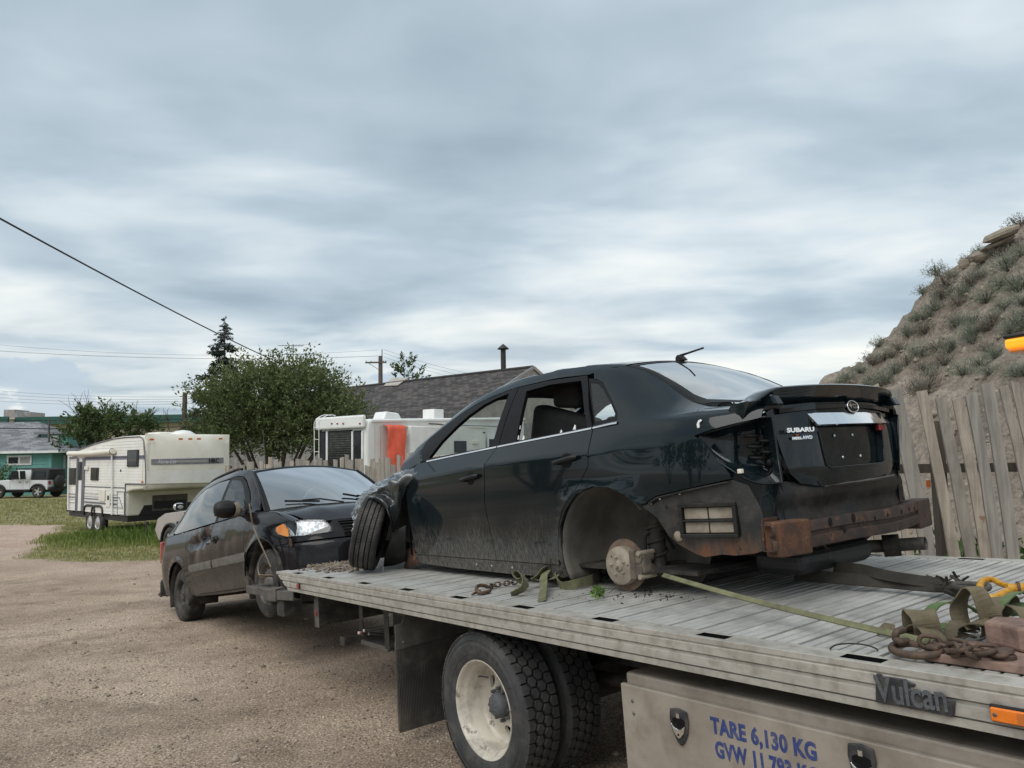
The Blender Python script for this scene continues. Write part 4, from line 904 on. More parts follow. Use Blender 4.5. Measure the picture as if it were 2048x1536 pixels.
# keep only a clean, counter-ordered outline for the rear door
rdoor=[(1.053,.886)]+[(x-.007,z) for x,z in seamB[-2::-1]]+[(x+.0015,z) for x,z in redge[::-1]]+[(.5,s_zb(.5)-.004)]
arch=[(.405,.05),(.405,.20),(.381,.365),(.308,.465),(.208,.553),(.074,.594),(-.061,.584),(-.173,.544),(-.266,.483)]
bseam=[(-.307,.492),(-.385,.529),(-.654,.572),(-.807,.596)]
ST=(.045,.3)
for sg,sf in ((1,sideL),(-1,sideR)):
    fl=sg>0
    fd=panel('front_door',[XT(fdoor)],sf,ST,m_paint,S_,flip=fl)
    rd=panel('rear_door',[XT(rdoor)],sf,ST,m_paint,S_,flip=fl)
    sill=panel('sill',[XT([(2.15,.124),(2.20,.10),(2.11,.058),(1.7,.046),(.96,.043),(.5,.05),(.41,.06),(.42,.124)])],sf,ST,m_paint,S_,flip=fl,flange=.05)
    # quarter panel with C-pillar: runs over the shoulder to the rear window and boot lid
    q=XO([(.108,.925)]+[(x-.0045,z) for x,z in redge[1:-1]]+[(.45,.125),(.412,.124),(.408,.20)]+arch[2:]+bseam)
    q+=XO([(-.803,.622),(-.688,.782),(-.637,.820),(-.72,.842),(-.824,.861),(-.90,.872),(-.94,.880)])
    q+=[(-.945,5.15),(-.945,6.9),(-.60,6.95),(-.56,7.0),(-.46,7.02),(-.30,7.1),(-.10,7.2),(.04,7.22),(.10,7.02),(.24,6.93),(.315,6.85)]
    # quarter window opening
    qg=XT([(.298,1.250),(.22,1.238),(.15,1.205),(.03,1.090),(-.060,.995),(-.075,.955),(.10,.942),(.115,.945)])
    q+=[(.27,6.80),(.20,6.2),(.13,5.35),(.118,5.02)]
    panel('quarter_panel',[q,qg],sf,ST,m_paint,S_,flip=fl)
    # roof rail above the doors and A-pillar
    up=[(x,s_t(x,s_zr(x)-.040)) for x in (.30,.5,.7,.9,1.1,1.3,1.5,1.7,1.9,2.1,2.27)]
    rail=[(x,7.18) for x in (.05,.3,.5,.7,.9,1.1,1.3,1.5,1.7,1.9,2.1,2.29)]+up[::-1]
    panel('roof_rail',[rail[::-1]],sf,ST,m_paintup,S_,flip=fl,flange=.04)
    panel('a_pillar_base',[XT([(2.07,.846),(2.135,.93),(2.10,s_zr(2.10)-.045),(2.27,s_zr(2.27)-.042),(2.42,.872),(2.40,.80),(2.25,.79),(2.14,.825)])],sf,ST,m_paintup,S_,flip=fl,flange=.03)
    # door window frames (black), openings left without glass
    fo=[(1.04,.889),(.985,1.05),(.955,1.20),(.95,1.328)]
    def ring(out,hole,name,mat,par): return panel(name,[XT(out),XT(hole)],sf,(.04,.3),mat,par,flip=fl,flange=.025)
    topo=[(x,s_zr(x)-.016) for x in (1.0,1.2,1.4,1.6,1.8,2.0,2.1)]
    ring([(1.058,.892),(1.05,1.0),(1.035,1.15),(1.020,1.25)]+[(1.015,s_zr(1.015)-.044)]+[(x,s_zr(x)-.044) for x in (1.2,1.4,1.6,1.8,2.0,2.12)]+[(2.16,.93),(2.10,.842),(1.5,.872)],
         [(1.135,.893),(1.12,1.05),(1.112,1.15),(1.108,1.262),(1.25,1.248),(1.40,1.216),(1.56,1.155),(1.70,1.083),(1.85,.985),(1.985,.862),(1.5,.882)],'window_frame',m_trim,fd)
    ring([(1.050,.893),(1.042,1.0),(1.027,1.15),(1.008,1.292),(.7,1.294),(.318,1.274),(.272,1.20),(.20,1.05),(.128,.932),(.5,.916)],
         [(.862,.911),(.872,1.05),(.890,1.20),(.900,1.250),(.65,1.262),(.356,1.246),(.30,1.16),(.235,1.04),(.170,.938),(.5,.922)],'window_frame',m_trim,rd)
    if sg<0: panel('rear_door_glass',[XT([(.862,.911),(.872,1.05),(.890,1.20),(.900,1.250),(.65,1.262),(.356,1.246),(.30,1.16),(.235,1.04),(.170,.938),(.5,.922)])],lambda x,t:sf(x,t)+V((0,.012,0)),(.06,.3),m_tint,rd,flip=fl,flange=0)
    # quarter glass
    gl=panel('quarter_glass',[qg],lambda x,t:sf(x,t)-V((0,sg*.008,0)),(.05,.3),m_glass,S_,flip=fl,flange=0)
    qi=XT([(.270,1.222),(.20,1.205),(.14,1.165),(.03,1.065),(-.035,.995),(-.035,.975),(.12,.962)])
    panel('glass_border',[qg,qi],lambda x,t:sf(x,t)-V((0,sg*.0055,0)),(.04,.3),m_trim,S_,flip=fl,flange=.004)
    # chrome belt moulding
    def belt(x0,x1,par):
        mb=MB(); rows=[]
        n=14
        for dz,dy in ((-.008,-.004),(-.005,.008),(.004,.005),(.009,-.010)):
            rows.append([(lambda c:V((c.x,sg*(c.y+dy),c.z+dz)))(s_sec(x0+(x1-x0)*i/n,5.0)) for i in range(n+1)])
        mb.grid(rows,0,True,flip=(sg>0)!=(x1>x0)); return mb.build('belt_moulding',m_satin,par,angle=30)
    belt(1.985,1.064,fd); belt(1.052,.122,rd); belt(.112,-.085,S_)
    # door handles: scooped cup and bar
    for par,hx,hz in ((fd,1.30,.690),(rd,.29,.755)):
        c=s_sec(hx,s_t(hx,hz)); mb=MB(); rows=[]
        cup=MB()
        for i in range(9):
            a=PI*i/8; rr=[]
            for j in range(17):
                b=2*PI*j/16; r=.048*math.sin(PI*.5*i/8); x=hx+r*1.05*math.cos(b); z=hz-.004+r*.95*math.sin(b); p=s_sec(x,s_t(x,z)); rr.append(V((p.x,sg*(p.y+.0015-.016*(1-(i/8)**2)*0-.0),p.z)))
            rows.append(rr)
        cup.grid(rows,0,True,flip=sg<0).build('handle_cup',m_trim,par)
        pts=[V((hx+d,sg*(s_sec(hx+d,s_t(hx+d,hz+e)).y+o),hz+e)) for d,o,e in ((.095,.008,-.012),(.075,.026,-.010),(.03,.034,-.004),(-.03,.034,.004),(-.075,.030,.010),(-.098,.010,.012))]
        MB().tube(catmull(pts,4),.0135,10,flat=1.25,up=V((0,1,0))).build('handle',m_plast,par)
        if hx>1: MB().lathe([(0,-.002),(.009,-.002),(.010,.004)],12,Matrix.Translation((hx-.087,sg*(c.y+.028),hz+.011))@Matrix.Rotation(0 if sg<0 else PI,4,'Z')).build('lock_cylinder',m_satin,par)
    for x in (1.36,1.18,.95):
        if sg>0: MB().lathe([(0,.004),(.006,.003),(.009,-.002)],10,Matrix.Translation((x,.822,.088))).build('sill_clip',m_disc,sill)
    # lower rear quarter exposed by the missing bumper cover
    lq=XT([(-.272,.478),(-.307,.486),(-.385,.523),(-.654,.566),(-.80,.590),(-.865,.56),(-.905,.45),(-.925,.26),(-.85,.236),(-.764,.226),(-.70,.231),(-.607,.217),(-.56,.232),(-.502,.261),(-.46,.283),(-.417,.319),(-.385,.372),(-.357,.416),(-.31,.452)])
    hole=XT([(-.513,.470),(-.530,.482),(-.79,.484),(-.808,.470),(-.808,.326),(-.795,.314),(-.52,.322),(-.505,.334)])
    lo=panel('lower_quarter',[lq,hole],lambda x,t:(lambda q:V((q.x,sg*(abs(q.y)-.022),q.z)))(s_sec(x,t)),(.03,.2),m_rustq,S_,flip=fl,flange=.03)
    yv=s_sec(-.66,s_t(-.66,.4)).y-.04
    # pressure vent: frame and four flaps
    nrm=V((s_sec(-.80,1.9).x-s_sec(-.52,1.9).x,s_sec(-.80,1.9).y-s_sec(-.52,1.9).y,0)).normalized()
    o=s_sec(-.66,s_t(-.66,.398)); o=V((o.x,o.y-.020,o.z)); M=axes(o,nrm,V((0,0,1))); M=Matrix(((1,0,0,0),(0,sg,0,0),(0,0,1,0),(0,0,0,1)))@M
    vf=MB()
    for a,b,c_,d in ((-.152,.152,.066,.088),(-.152,.152,-.084,-.064),(-.152,-.132,-.064,.066),(.132,.152,-.064,.066),(-.132,.132,-.005,.005)):
        vf.prism([(a,c_),(b,c_),(b,d),(a,d)],-.03,.012,M)
    vf=vf.build('vent_frame',m_plast,lo,bevel=.004)
    for a in (-.129,.003):
        for b,d in ((.007,.063),(-.061,-.007)):
            MB().prism([(a,b),(a+.126,b),(a+.126,d),(a,d)],-.018,-.010,M).build('vent_flap',m_disc,lo,bevel=.004)
    if sg>0:
        g=s_sec(-.477,s_t(-.477,.32)); MB().lathe([(0,.016),(.012,.015),(.020,.010),(.026,.008),(.027,-.01)],18,Matrix.Translation((g.x,g.y-.024,g.z))).build('grommet',m_disc,lo)
        # bumper clip rail under the seam
        pts=[(lambda q:V((q.x,q.y-.004,q.z)))(s_sec(x,s_t(x,z-.010))) for x,z in densify([(-.33,.50),(-.385,.527),(-.654,.570),(-.80,.592)],(.03,.03))[:-14]]
        MB().tube(pts,.007,6).build('bumper_clip_rail',m_plast,lo)
        for x,z in ((-.40,.515),(-.53,.537),(-.335,.492)):
            g=s_sec(x,s_t(x,z)); MB().lathe([(0,.008),(.005,.007),(.008,.0)],8,Matrix.Translation((g.x,g.y-.012,g.z))).build('rail_screw',m_satin,lo)
        for x,z in ((-.43,.47),(-.36,.44)):
            g=s_sec(x,s_t(x,z)); MB().lathe([(0,.004),(.009,.003),(.012,.0)],12,Matrix.Translation((g.x,g.y-.0235,g.z))).build('body_plug',m_plast,lo)
        # torn paint chip hole with bare white filler
        g=s_sec(-.66,s_t(-.66,.877)); MB().prism([(-.012,-.022),(.004,-.020),(.000,.004),(.016,.014),(.010,.022),(-.006,.018),(-.014,.0)],.001,.004,axes(g,V((-1,0,0)),V((0,-.25,1)))).build('paint_gouge',m_wtrim,S_)
# ------------------------------------------------- roof, glass
def topf(x,y):
    "upper skin by (x, y): section between rail and crown"
    a,b=6.6,9.0; ya=abs(y)
    for _ in range(26):
        m=(a+b)/2
        if s_sec(x,m).y>ya: a=m
        else: b=m
    q=s_sec(x,(a+b)/2); return V((x,y,q.z))
def yw(x,t): return s_sec(x,t).y
ro=[(.05,yw(.05,7.2)),(.3,yw(.3,7.2)),(.6,yw(.6,7.2)),(.9,yw(.9,7.2)),(1.2,yw(1.2,7.2)),(1.5,yw(1.5,7.2)),(1.60,yw(1.6,7.2)*.98)]
panel('roof',[ro+[(x,-y) for x,y in ro[::-1]]],topf,(.06,.06),m_paintup,S_,flange=.02)
wsl=[(1.63,.56),(1.9,.60),(2.2,.65),(2.38,.67)]
ws=panel('windshield',[wsl+[(2.43,.3),(2.44,0),(2.43,-.3)]+[(x,-y) for x,y in wsl[::-1]]],lambda x,y:V((x,y,s_zt(x)-.06*(y/.7)**2)),(.09,.09),m_glass,S_,flange=0)
def rwf(x,y): q=topf(x,y); return V((x,y,q.z-.004))
rl=[(.03,yw(.03,7.25)),(-.1,yw(-.1,7.23)),(-.30,yw(-.30,7.13)),(-.46,yw(-.46,7.05)),(-.545,yw(-.545,7.05)-.012)]
rin=[(.00,yw(0,7.25)-.05),(-.1,yw(-.1,7.23)-.055),(-.30,yw(-.30,7.13)-.065),(-.44,yw(-.44,7.05)-.075),(-.51,yw(-.52,7.05)-.10)]
sym=lambda L,mid:L+mid+[(x,-y) for x,y in L[::-1]]
outl=sym(rl,[(-.60,.35),(-.62,0),(-.60,-.35)]); inl=sym(rin,[(-.565,.33),(-.585,0),(-.565,-.33)])
panel('rear_window',[outl],rwf,(.07,.07),m_rwin,S_,flange=0)
panel('window_frit',[outl,inl],lambda x,y:rwf(x,y)+V((0,0,.002)),(.05,.05),m_trim,S_,flange=0)
panel('parcel_shelf',[[(-.1,.6),(-.6,.6),(-.6,-.6),(-.1,-.6)]],lambda x,y:V((x,y,.93)),(.2,.2),m_inter,S_,flange=.02)
# roof antenna
b=cy(*((1200+460*.3418),(680+118*.3418)),0.02)
zt_=s_zt(b.x)
an=MB().prism([(-.035,0),(.055,0),(.03,.028),(.0,.045),(-.02,.046),(-.032,.03)],-.016,.016,Matrix(((-1,0,0,b.x),(0,0,1,.0),(0,1,0,zt_-.004),(0,0,0,1)))).build('antenna_base',m_plast,S_,bevel=.008)
MB().tube([(b.x+.0,0,zt_+.034),(b.x-.06,0,zt_+.040),(b.x-.19,0,zt_+.052)],[.010,.007,.006],8).build('antenna_mast',m_plast,an)
# ------------------------------------------------- tail
def X_r(y,z):
    ya=abs(y); x=-1.018+.085*(ya/.62)**2.4
    return x+.035*max(0,(z-.80))/.14*.6+.02*max(0,(.60-z))/.1
def tail(y,z): return V((X_r(y,z),y,z))
lid_o=[(.615,.905),(.600,.84),(.565,.70),(.53,.60),(.46,.548),(.3,.522),(0,.512),(-.3,.522),(-.46,.548),(-.53,.60),(-.565,.70),(-.600,.84),(-.615,.905),(-.55,.935),(-.3,.948),(0,.952),(.3,.948),(.55,.935)]
rec=[(.305,.835),(.29,.70),(.275,.625),(.24,.612),(-.30,.612),(-.335,.625),(-.35,.70),(-.365,.835)]
lid=panel('boot_lid',[lid_o,rec],tail,(.04,.035),m_paintup,S_,flip=True,flange=.03)
# number plate recess, floor and walls
MB().grid([[tail(y,z)+V((.032,0,0)) for y in (.30,.1,-.1,-.36)] for z in (.60,.70,.84)],0,True).build('plate_recess',m_paintup,lid)
for (y0,z0),(y1,z1) in zip(rec,rec[1:]+rec[:1]):
    if z0>.83 and z1>.83: continue
MB().add([tail(y,z)+V((d,0,0)) for d in (-.001,.033) for y,z in rec],[(i,(i+1)%8,8+(i+1)%8,8+i) for i in range(8)]).build('recess_wall',m_paintup,lid)
rimp=[tail(y,z)+V((-.003,0,0)) for y,z in [(.305,.80),(.29,.70),(.275,.625),(.24,.612),(-.30,.612),(-.335,.625),(-.35,.70),(-.362,.80)]]
MB().tube(rimp,.005,8).build('recess_lip',m_paintup,lid)
for y,z in ((.125,.775),(-.055,.775),(.07,.66),(-.115,.66)):
    MB().lathe([(0,-.004),(.007,-.004),(.008,.0)],10,Matrix.Translation((X_r(y,z)+.031,y,z))@Matrix.Rotation(-PI/2,4,'Z')).build('plate_screw',m_satin,lid)
gar=[(.355,.898),(-.415,.898),(-.40,.832),(.335,.832)]
def gtail(y,z): return V((X_r(y,.85)-.032+.62*(z-.832)+.0*y,y,z))
panel('chrome_garnish',[gar],gtail,(.06,.02),m_chrome,lid,flip=True,flange=.012)
MB().bb(X_r(-.36,.80)-.006,X_r(-.36,.80)+.02,-.40,-.335,.792,.828).build('lid_light_stub',m_red,lid,bevel=.006)
# oval star emblem
c=V((X_r(-.055,.925)-.006,-.055,.925)); EM=axes(c,V((0,-1,0)),V((.12,0,1)))
el=lambda a,b,n=28:[EM@V((a*math.cos(2*PI*i/n),b*math.sin(2*PI*i/n),.004)) for i in range(n)]
em=MB().prism([(.056*math.cos(2*PI*i/28),.031*math.sin(2*PI*i/28)) for i in range(28)],-.003,.003,EM).build('emblem',m_trim,lid)
MB().tube(el(.056,.031),.0042,6,closed=True).build('emblem_ring',m_chrome,em)
st=MB()
def star(cx,cz,r):
    p=[]
    for i in range(8):
        a=PI/4*i+PI/2; q=r*(1 if i%2==0 else .30); p.append((cx+q*math.cos(a)*1.25,cz+q*math.sin(a)))
    st.prism(p,.003,.0065,EM)
star(-.022,.006,.022)
for i,(a,b_) in enumerate(((.010,.012),(.026,.010),(.006,-.004),(.022,-.006),(.038,-.002))): star(a,b_-.002,.0085)
st.build('emblem_stars',m_chrome,em)
def badge(txt,y0,y1,z,h,name,mat):
    M=axes(V((X_r((y0+y1)/2,z)-.004,y0,z)),V((X_r(y1,z)-X_r(y0,z),y1-y0,0)),V((0,0,1)))
    t=text_mesh(txt,h*1.4,.003,M,mat,name,lid,bold=.0012)
    xs=[(M.inverted()@q.co).x for q in t.data.vertices]; k=abs(y1-y0)/max(1e-6,max(xs)-min(xs)); t.data.transform(M@Matrix.Diagonal((k,1,1,1))@M.inverted()); return t
badge('SUBARU',.552,.368,.800,.021,'name_badge',m_chrome)
badge('SYMMETRICAL',.508,.445,.764,.012,'drive_badge',m_chrome); badge('AWD',.441,.368,.764,.016,'drive_badge',m_chrome)
badge('IMPREZA',-.44,-.57,.808,.018,'model_badge',m_chrome)
MB().bb(X_r(.45,.783)-.005,X_r(.45,.783),.452,.474,.782,.789).build('orange_badge_chip',m_orange,lid); MB().bb(X_r(.42,.783)-.006,X_r(.42,.783)-.001,.430,.4515,.782,.789).build('blue_badge_chip',m_blue,lid)
# lamp pockets: dark recess wrapping the corner, with pressed scoop and ribs
for sg in (1,-1):
    def pk(a,b):   # a: 0 side front .. 1 inner at lid ; b: 0 bottom .. 1 top
        side=cpt(a,b); return V((side.x,sg*side.y,side.z))
    topc=catmull([(-.637,.800,.820),(-.73,.775,.838),(-.838,.735,.858),(-.93,.675,.880),(-.965,.640,.880)],6)
    botc=catmull([(-.637,.800,.815),(-.72,.785,.70),(-.822,.748,.612),(-.885,.685,.566),(-.955,.595,.560)],6)
    n=len(topc)
    def dep(a,b): return .055*min(1,4*b*(1-b)*1.6)*sstep(0,.22,a)*(1-sstep(.93,1,a)) 
    rows=[]
    for j in range(13):
        b=j/12; r=[]
        for i in range(n):
            a=i/(n-1); p=botc[i].lerp(topc[i],b); d=dep(a,b)+.045*sstep(.42,.6,a)*(1-sstep(.9,1,a))*sstep(.12,.3,b)*(1-sstep(.9,1,b))
            nrm=V((.55*(1-a)+.9*a-.0,-(.85*(1-a)+.35*a),0)).normalized(); p=p+nrm*d; r.append(V((p.x,sg*p.y,p.z)))
        rows.append(r)
    pkt=MB().grid(rows,0,True,flip=sg>0).build('lamp_pocket',m_paintup,S_)
    MB().tube([V((p.x,sg*p.y,p.z)) for p in topc]+[V((p.x,sg*p.y,p.z)) for p in botc[::-1]],.006,6,closed=True).build('pocket_flange',m_paintup,pkt)
    for (x,y,z) in ((-.862,.655,.80),(-.872,.645,.745),(-.875,.640,.69),(-.905,.60,.77),(-.905,.60,.715)):
        MB().tube([(x+.03,sg*(y+.03),z),(x-.004,sg*(y+.025),z-.004),(x-.018,sg*(y-.012),z-.006),(x-.008,sg*(y-.035),z+.002)],.009,7).build('pressed_rib',m_trim,pkt)
    MB().lathe([(0,.01),(.016,.008),(.022,0),(.024,-.02)],14,Matrix.Translation((-.90,sg*.60,.66))@Matrix.Rotation(sg*R(45),4,'Z')).build('lamp_socket_hole',m_trim,pkt)
    for k in range(3): MB().tube(catmull([(-.86,sg*.66,.62+.05*k),(-.89,sg*(.62-.02*k),.60+.03*k),(-.915,sg*.585,.66+.04*k),(-.90,sg*.60,.74+.02*k)],5),.0035,5).build('loose_wire',m_trim,pkt)
    if sg>0: MB().bb(-.848,-.826,.742,.768,.618,.640).build('lamp_clip',m_cream,pkt,bevel=.004)
    # corner post below the pocket
    rows=[]; bc=botc[10:]
    for j in range(9):
        f=j/8; r=[]
        for i,p in enumerate(bc):
            g=i/(len(bc)-1); z=p.z+.004+(.250-p.z)*f; d=.016*math.sin(PI*f)+.010*math.sin(g*PI*3)*sstep(0,.3,f)
            r.append(V((p.x+.004+d*.6,sg*(p.y-.004-d*.5),z)))
        rows.append(r)
    MB().grid(rows,0,True,flip=sg<0).build('corner_post',m_paintup,S_)
# back panel under the lid
def bp(y,z):
    s=.012*math.sin(z*34)+.006*math.sin(y*11+z*15); return V((-.968+.04*(abs(y)/.7)**2+s,y,z))
panel('back_panel',[[(.60,.57),(.62,.40),(.60,.27),(.3,.245),(-.3,.25),(-.62,.27),(-.66,.42),(-.62,.57),(-.3,.535),(.3,.535)]],bp,(.05,.03),m_bare,S_,flip=True,flange=.03)
MB().tube([(-.985,.28,.523),(-1.0,.1,.528),(-1.0,-.2,.530),(-.99,-.45,.537)],.006,6).build('boot_seal',m_gsteel,S_)
panel('rusty_back_flange',[[(.72,.40),(.72,.262),(.60,.258),(.40,.268),(.30,.285),(.33,.40)]],lambda y,z:V((-.958+.05*(abs(y)/.7)**2+.004*math.sin(z*90),y,z)),(.03,.03),m_rust,S_,flip=True,flange=.012)
# rear under-skirt (boot well) and crumpled lower edge
panel('boot_well',[[(-.35,.52),(-.85,.56),(-.93,.5),(-.95,0),(-.93,-.55),(-.35,-.52)]],lambda x,y:V((x,y,.16+.10*sstep(.30,.56,abs(y))+.08*sstep(-.80,-.95,x))),(.07,.07),m_dark,S_,flip=True,flange=.02)
MB().box((-.78,.1,.155),(.30,.72,.13)).build('muffler',m_blackp,S_,bevel=.06,seg=4)
# bumper beam: C-section, bowed, with holes and crash boxes
def beamx(y): return -1.075+.10*(abs(y)/.78)**2
ys=[-.80+1.58*i/24 for i in range(25)]
prof=[(0.045,.060),(-.012,.062),(-.016,.050),(-.016,.014),(-.002,.008),(-.002,-.008),(-.016,-.014),(-.016,-.050),(-.012,-.062),(.045,-.060)]
rows=[[V((beamx(y)+px_,y,.315+pz+.004*math.sin(y*7))) for px_,pz in prof] for y in ys]
bm=MB().grid(rows,0,False,flip=True).build('bumper_beam',m_drust,S_,angle=25,solid=.004)
for k,(y,z,r) in enumerate([(.40,.355,.016),(.215,.358,.017),(.30,.31,.012),(.02,.34,.008),(-.12,.345,.008),(-.30,.345,.009),(-.42,.35,.008),(-.52,.345,.008),(-.62,.35,.011),(-.68,.36,.012),(-.70,.31,.012)]):
    MB().lathe([(0,-.0012),(r,-.0012),(r*1.15,.001)],14,Matrix.Translation((beamx(y)-.0165,y,z))@Matrix.Rotation(-PI/2,4,'Z')@Matrix.Diagonal((1,1,1.3,1))).build('beam_hole',m_trim,bm)
for y0,y1,mm in ((.545,.755,m_rust),(-.80,-.58,m_drust)):
    ym=(y0+y1)/2; e=MB(); e.box((beamx(ym)+.018,ym,.305),(.095,abs(y1-y0),.16),Matrix.Rotation(R(-9 if ym>0 else 9),3,'Z')); e.build('crash_box',mm,S_,bevel=.008)
    MB().bar((beamx(ym)+.05,ym,.31),(-.80,ym*.9,.29),.11,.10).build('frame_horn',mm,S_,bevel=.008)
for k in range(6):
    y=random.uniform(.36,.66); z=random.uniform(.25,.37); MB().tube([(beamx(y)-.045,y,z),(beamx(y)-.055,y-.03,z-.02),(beamx(y)-.045,y-.05,z-.05-random.random()*.03)],.0008,4).build('dry_stalk',m_bark,bm)
MB().tube(catmull([(-.7,-.35,.14),(-.85,-.50,.135),(-.95,-.55,.14),(-1.06,-.57,.148)],6),.036,18,caps=False).build('exhaust_tip',m_steel,S_,solid=.003)
MB().tube([(-.85,-.50,.135),(-.93,-.54,.138)],.062,16).build('exhaust_can',m_dark,S_,bevel=.006)
# ------------------------------------------------- boot spoiler
def spoil(y,f):
    "f: 0 leading edge .. 1 trailing, then underside back"
    ya=abs(y)/.70; xl=-.80+.03*ya**2+.10*max(0,ya-.88); xt=-1.045+.12*ya**2.6
    zt_=1.035-.022*ya**2-.055*sstep(.80,1.02,ya)
    return xl,xt,zt_
rows=[]
for i in range(41):
    y=-.73+1.46*i/40; xl,xt,zt_=spoil(y,0); th=.030*(1-.55*sstep(.8,1,abs(y)/.73)); r=[]
    drop=.085*sstep(.72,.98,abs(y)/.73)      # ends turn down to the lid
    for f in (0,.15,.35,.6,.85,.97,1.0,.97,.8,.5,.2,.05):
        pass
    ring_=[(xl,zt_-.030-drop*.4),(xl-.02,zt_-.014-drop*.25),(xl+(xt-xl)*.35,zt_-.002),(xl+(xt-xl)*.7,zt_+.004),(xt+.012,zt_+.007),(xt,zt_+.001),(xt+.010,zt_-.012),(xt+.045,zt_-.050-drop*.3),(xt+.075,zt_-.085-drop*.2),(xl-.03,zt_-.070-drop*.5)]
    r=[V((x,y,z)) for x,z in ring_]; rows.append(r+[r[0]])
sp=MB().grid(rows,0,True); sp.add(rows[0][:-1],[list(range(10))]); sp.add(rows[-1][:-1],[list(range(10))[::-1]])
sp=sp.build('spoiler',m_paintup,S_,angle=50)
MB().bb(-1.015,-.985,-.16,.10,1.012,1.026).build('brake_light',m_plast,sp,bevel=.004)
for sg in (1,-1): MB().prism([(-.06,0),(.10,0),(.07,.055),(-.05,.06)],-.03,.03,Matrix(((-1,0,0,-.90),(0,0,1,sg*.60),(0,1,0,.935),(0,0,0,1)))).build('spoiler_foot',m_paintup,sp,bevel=.008)
panel('deck_lid_top',[[(-.64,.60),(-.66,.3),(-.665,0),(-.66,-.3),(-.64,-.60),(-.96,-.56),(-1.0,-.3),(-1.005,0),(-1.0,.3),(-.96,.56)]],lambda x,y:V((x,y,.985-.045*sstep(-.75,-1.0,x)-.03*(abs(y)/.6)**2)),(.05,.06),m_paintup,S_,flip=False,flange=.02)
# ------------------------------------------------- rear wheel well, hub and brake
for sg in (1,-1):
    rows=[]
    for i in range(25):
        a=R(-30+172*i/24); r=[]
        for y,rr in ((.848,.36),(.80,.362),(.66,.37),(.50,.36),(.46,.30),(.44,.1)):
            r.append(V((.04+rr*math.cos(a)*1.0,sg*y,.235+rr*math.sin(a))))
        rows.append(r)
    MB().grid(rows,0,True,flip=sg>0).build('wheel_liner',m_liner,S_,solid=-.004)
    MB().lathe([(0,0),(.2,0),(.42,0)],32,Matrix.Translation((.02,sg*.455,.30))).build('inner_wing',m_liner,S_)
    hub_=V((0,sg*.795,.143)); Mh=Matrix.Translation(hub_)@Matrix.Rotation(0 if sg<0 else PI,4,'Z')
    hb=MB().lathe([(0,.058-.085),(.010,-.027),(.012,-.012),(.022,-.010),(.030,-.006),(.034,0),(.098,0),(.104,.004),(.106,.012),(.107,.058)],48,Mh).build('brake_drum_hat',m_disc,S_,angle=35)
    for k in range(5):
        a=2*PI*k/5+.5; MB().lathe([(0,-.020),(.006,-.019),(.0065,.001)],8,Mh@Matrix.Translation((.05*math.cos(a),0,.05*math.sin(a)))).build('wheel_stud',m_disc,hb)
    for k in range(2):
        a=2*PI*k/5+.1+k; MB().lathe([(0,-.0008),(.005,-.0008)],8,Mh@Matrix.Translation((.072*math.cos(a),0,.072*math.sin(a)))).build('hat_hole',m_trim,hb)
    MB().lathe([(.105,.050),(.143,.050),(.144,.052),(.144,.066),(.143,.068),(.10,.068)],56,Mh).build('brake_rotor',m_drotor,hb,angle=30)
    # caliper
    cal=MB(); cal.box(hub_+V((-.150,-sg*.040,.02)),(.07,.085,.125),Matrix.Rotation(R(10),3,'Y')); cal.tube([hub_+V((-.15,-sg*.10,.05)),hub_+V((-.15,sg*.006,.05))],.030,12); cal.tube([hub_+V((-.15,-sg*.10,-.015)),hub_+V((-.15,sg*.006,-.015))],.030,12); cal=cal.build('brake_caliper',m_cal,S_,bevel=.022,seg=3)
    MB().bar(hub_+V((-.115,sg*.002,.095)),hub_+V((-.115,sg*.002,-.065)),.022,.04).build('caliper_bridge',m_cal,cal,bevel=.006)
    for dz in (.075,-.05): MB().tube([hub_+V((-.165,-sg*.11,dz)),hub_+V((-.165,sg*.015,dz))],.014,10).build('slide_pin',m_disc,cal,angle=40)
    MB().tube(catmull([hub_+V((-.13,-sg*.09,.09)),hub_+V((-.12,-sg*.12,.16)),hub_+V((-.20,-sg*.16,.17)),hub_+V((-.24,-sg*.2,.08))],6),.008,8).build('brake_hose',m_trim,cal)
    MB().tube([hub_+V((-.02,-sg*.13,-.02)),hub_+V((-.02,-sg*.5,.03))],.04,10).build('axle_shaft',m_dark,S_)
    MB().tube([hub_+V((-.14,-sg*.16,-.06)),hub_+V((-.16,-sg*.18,.33))],[.05,.045],14).build('damper',m_dark,S_)
    sprg=[hub_+V((-.15+.052*math.cos(a),-sg*.17+.052*math.sin(a),.02+.013*a)) for a in [i*.4 for i in range(48)]]
    MB().tube(sprg,.008,6).build('coil_spring',m_dark,S_)
    for dz,dx in ((-.03,-.3),(-.06,-.05)): MB().bar(hub_+V((-.04,-sg*.12,dz)),hub_+V((dx,-sg*.55,dz+.02)),.05,.04).build('control_arm',m_dark,S_,bevel=.008)
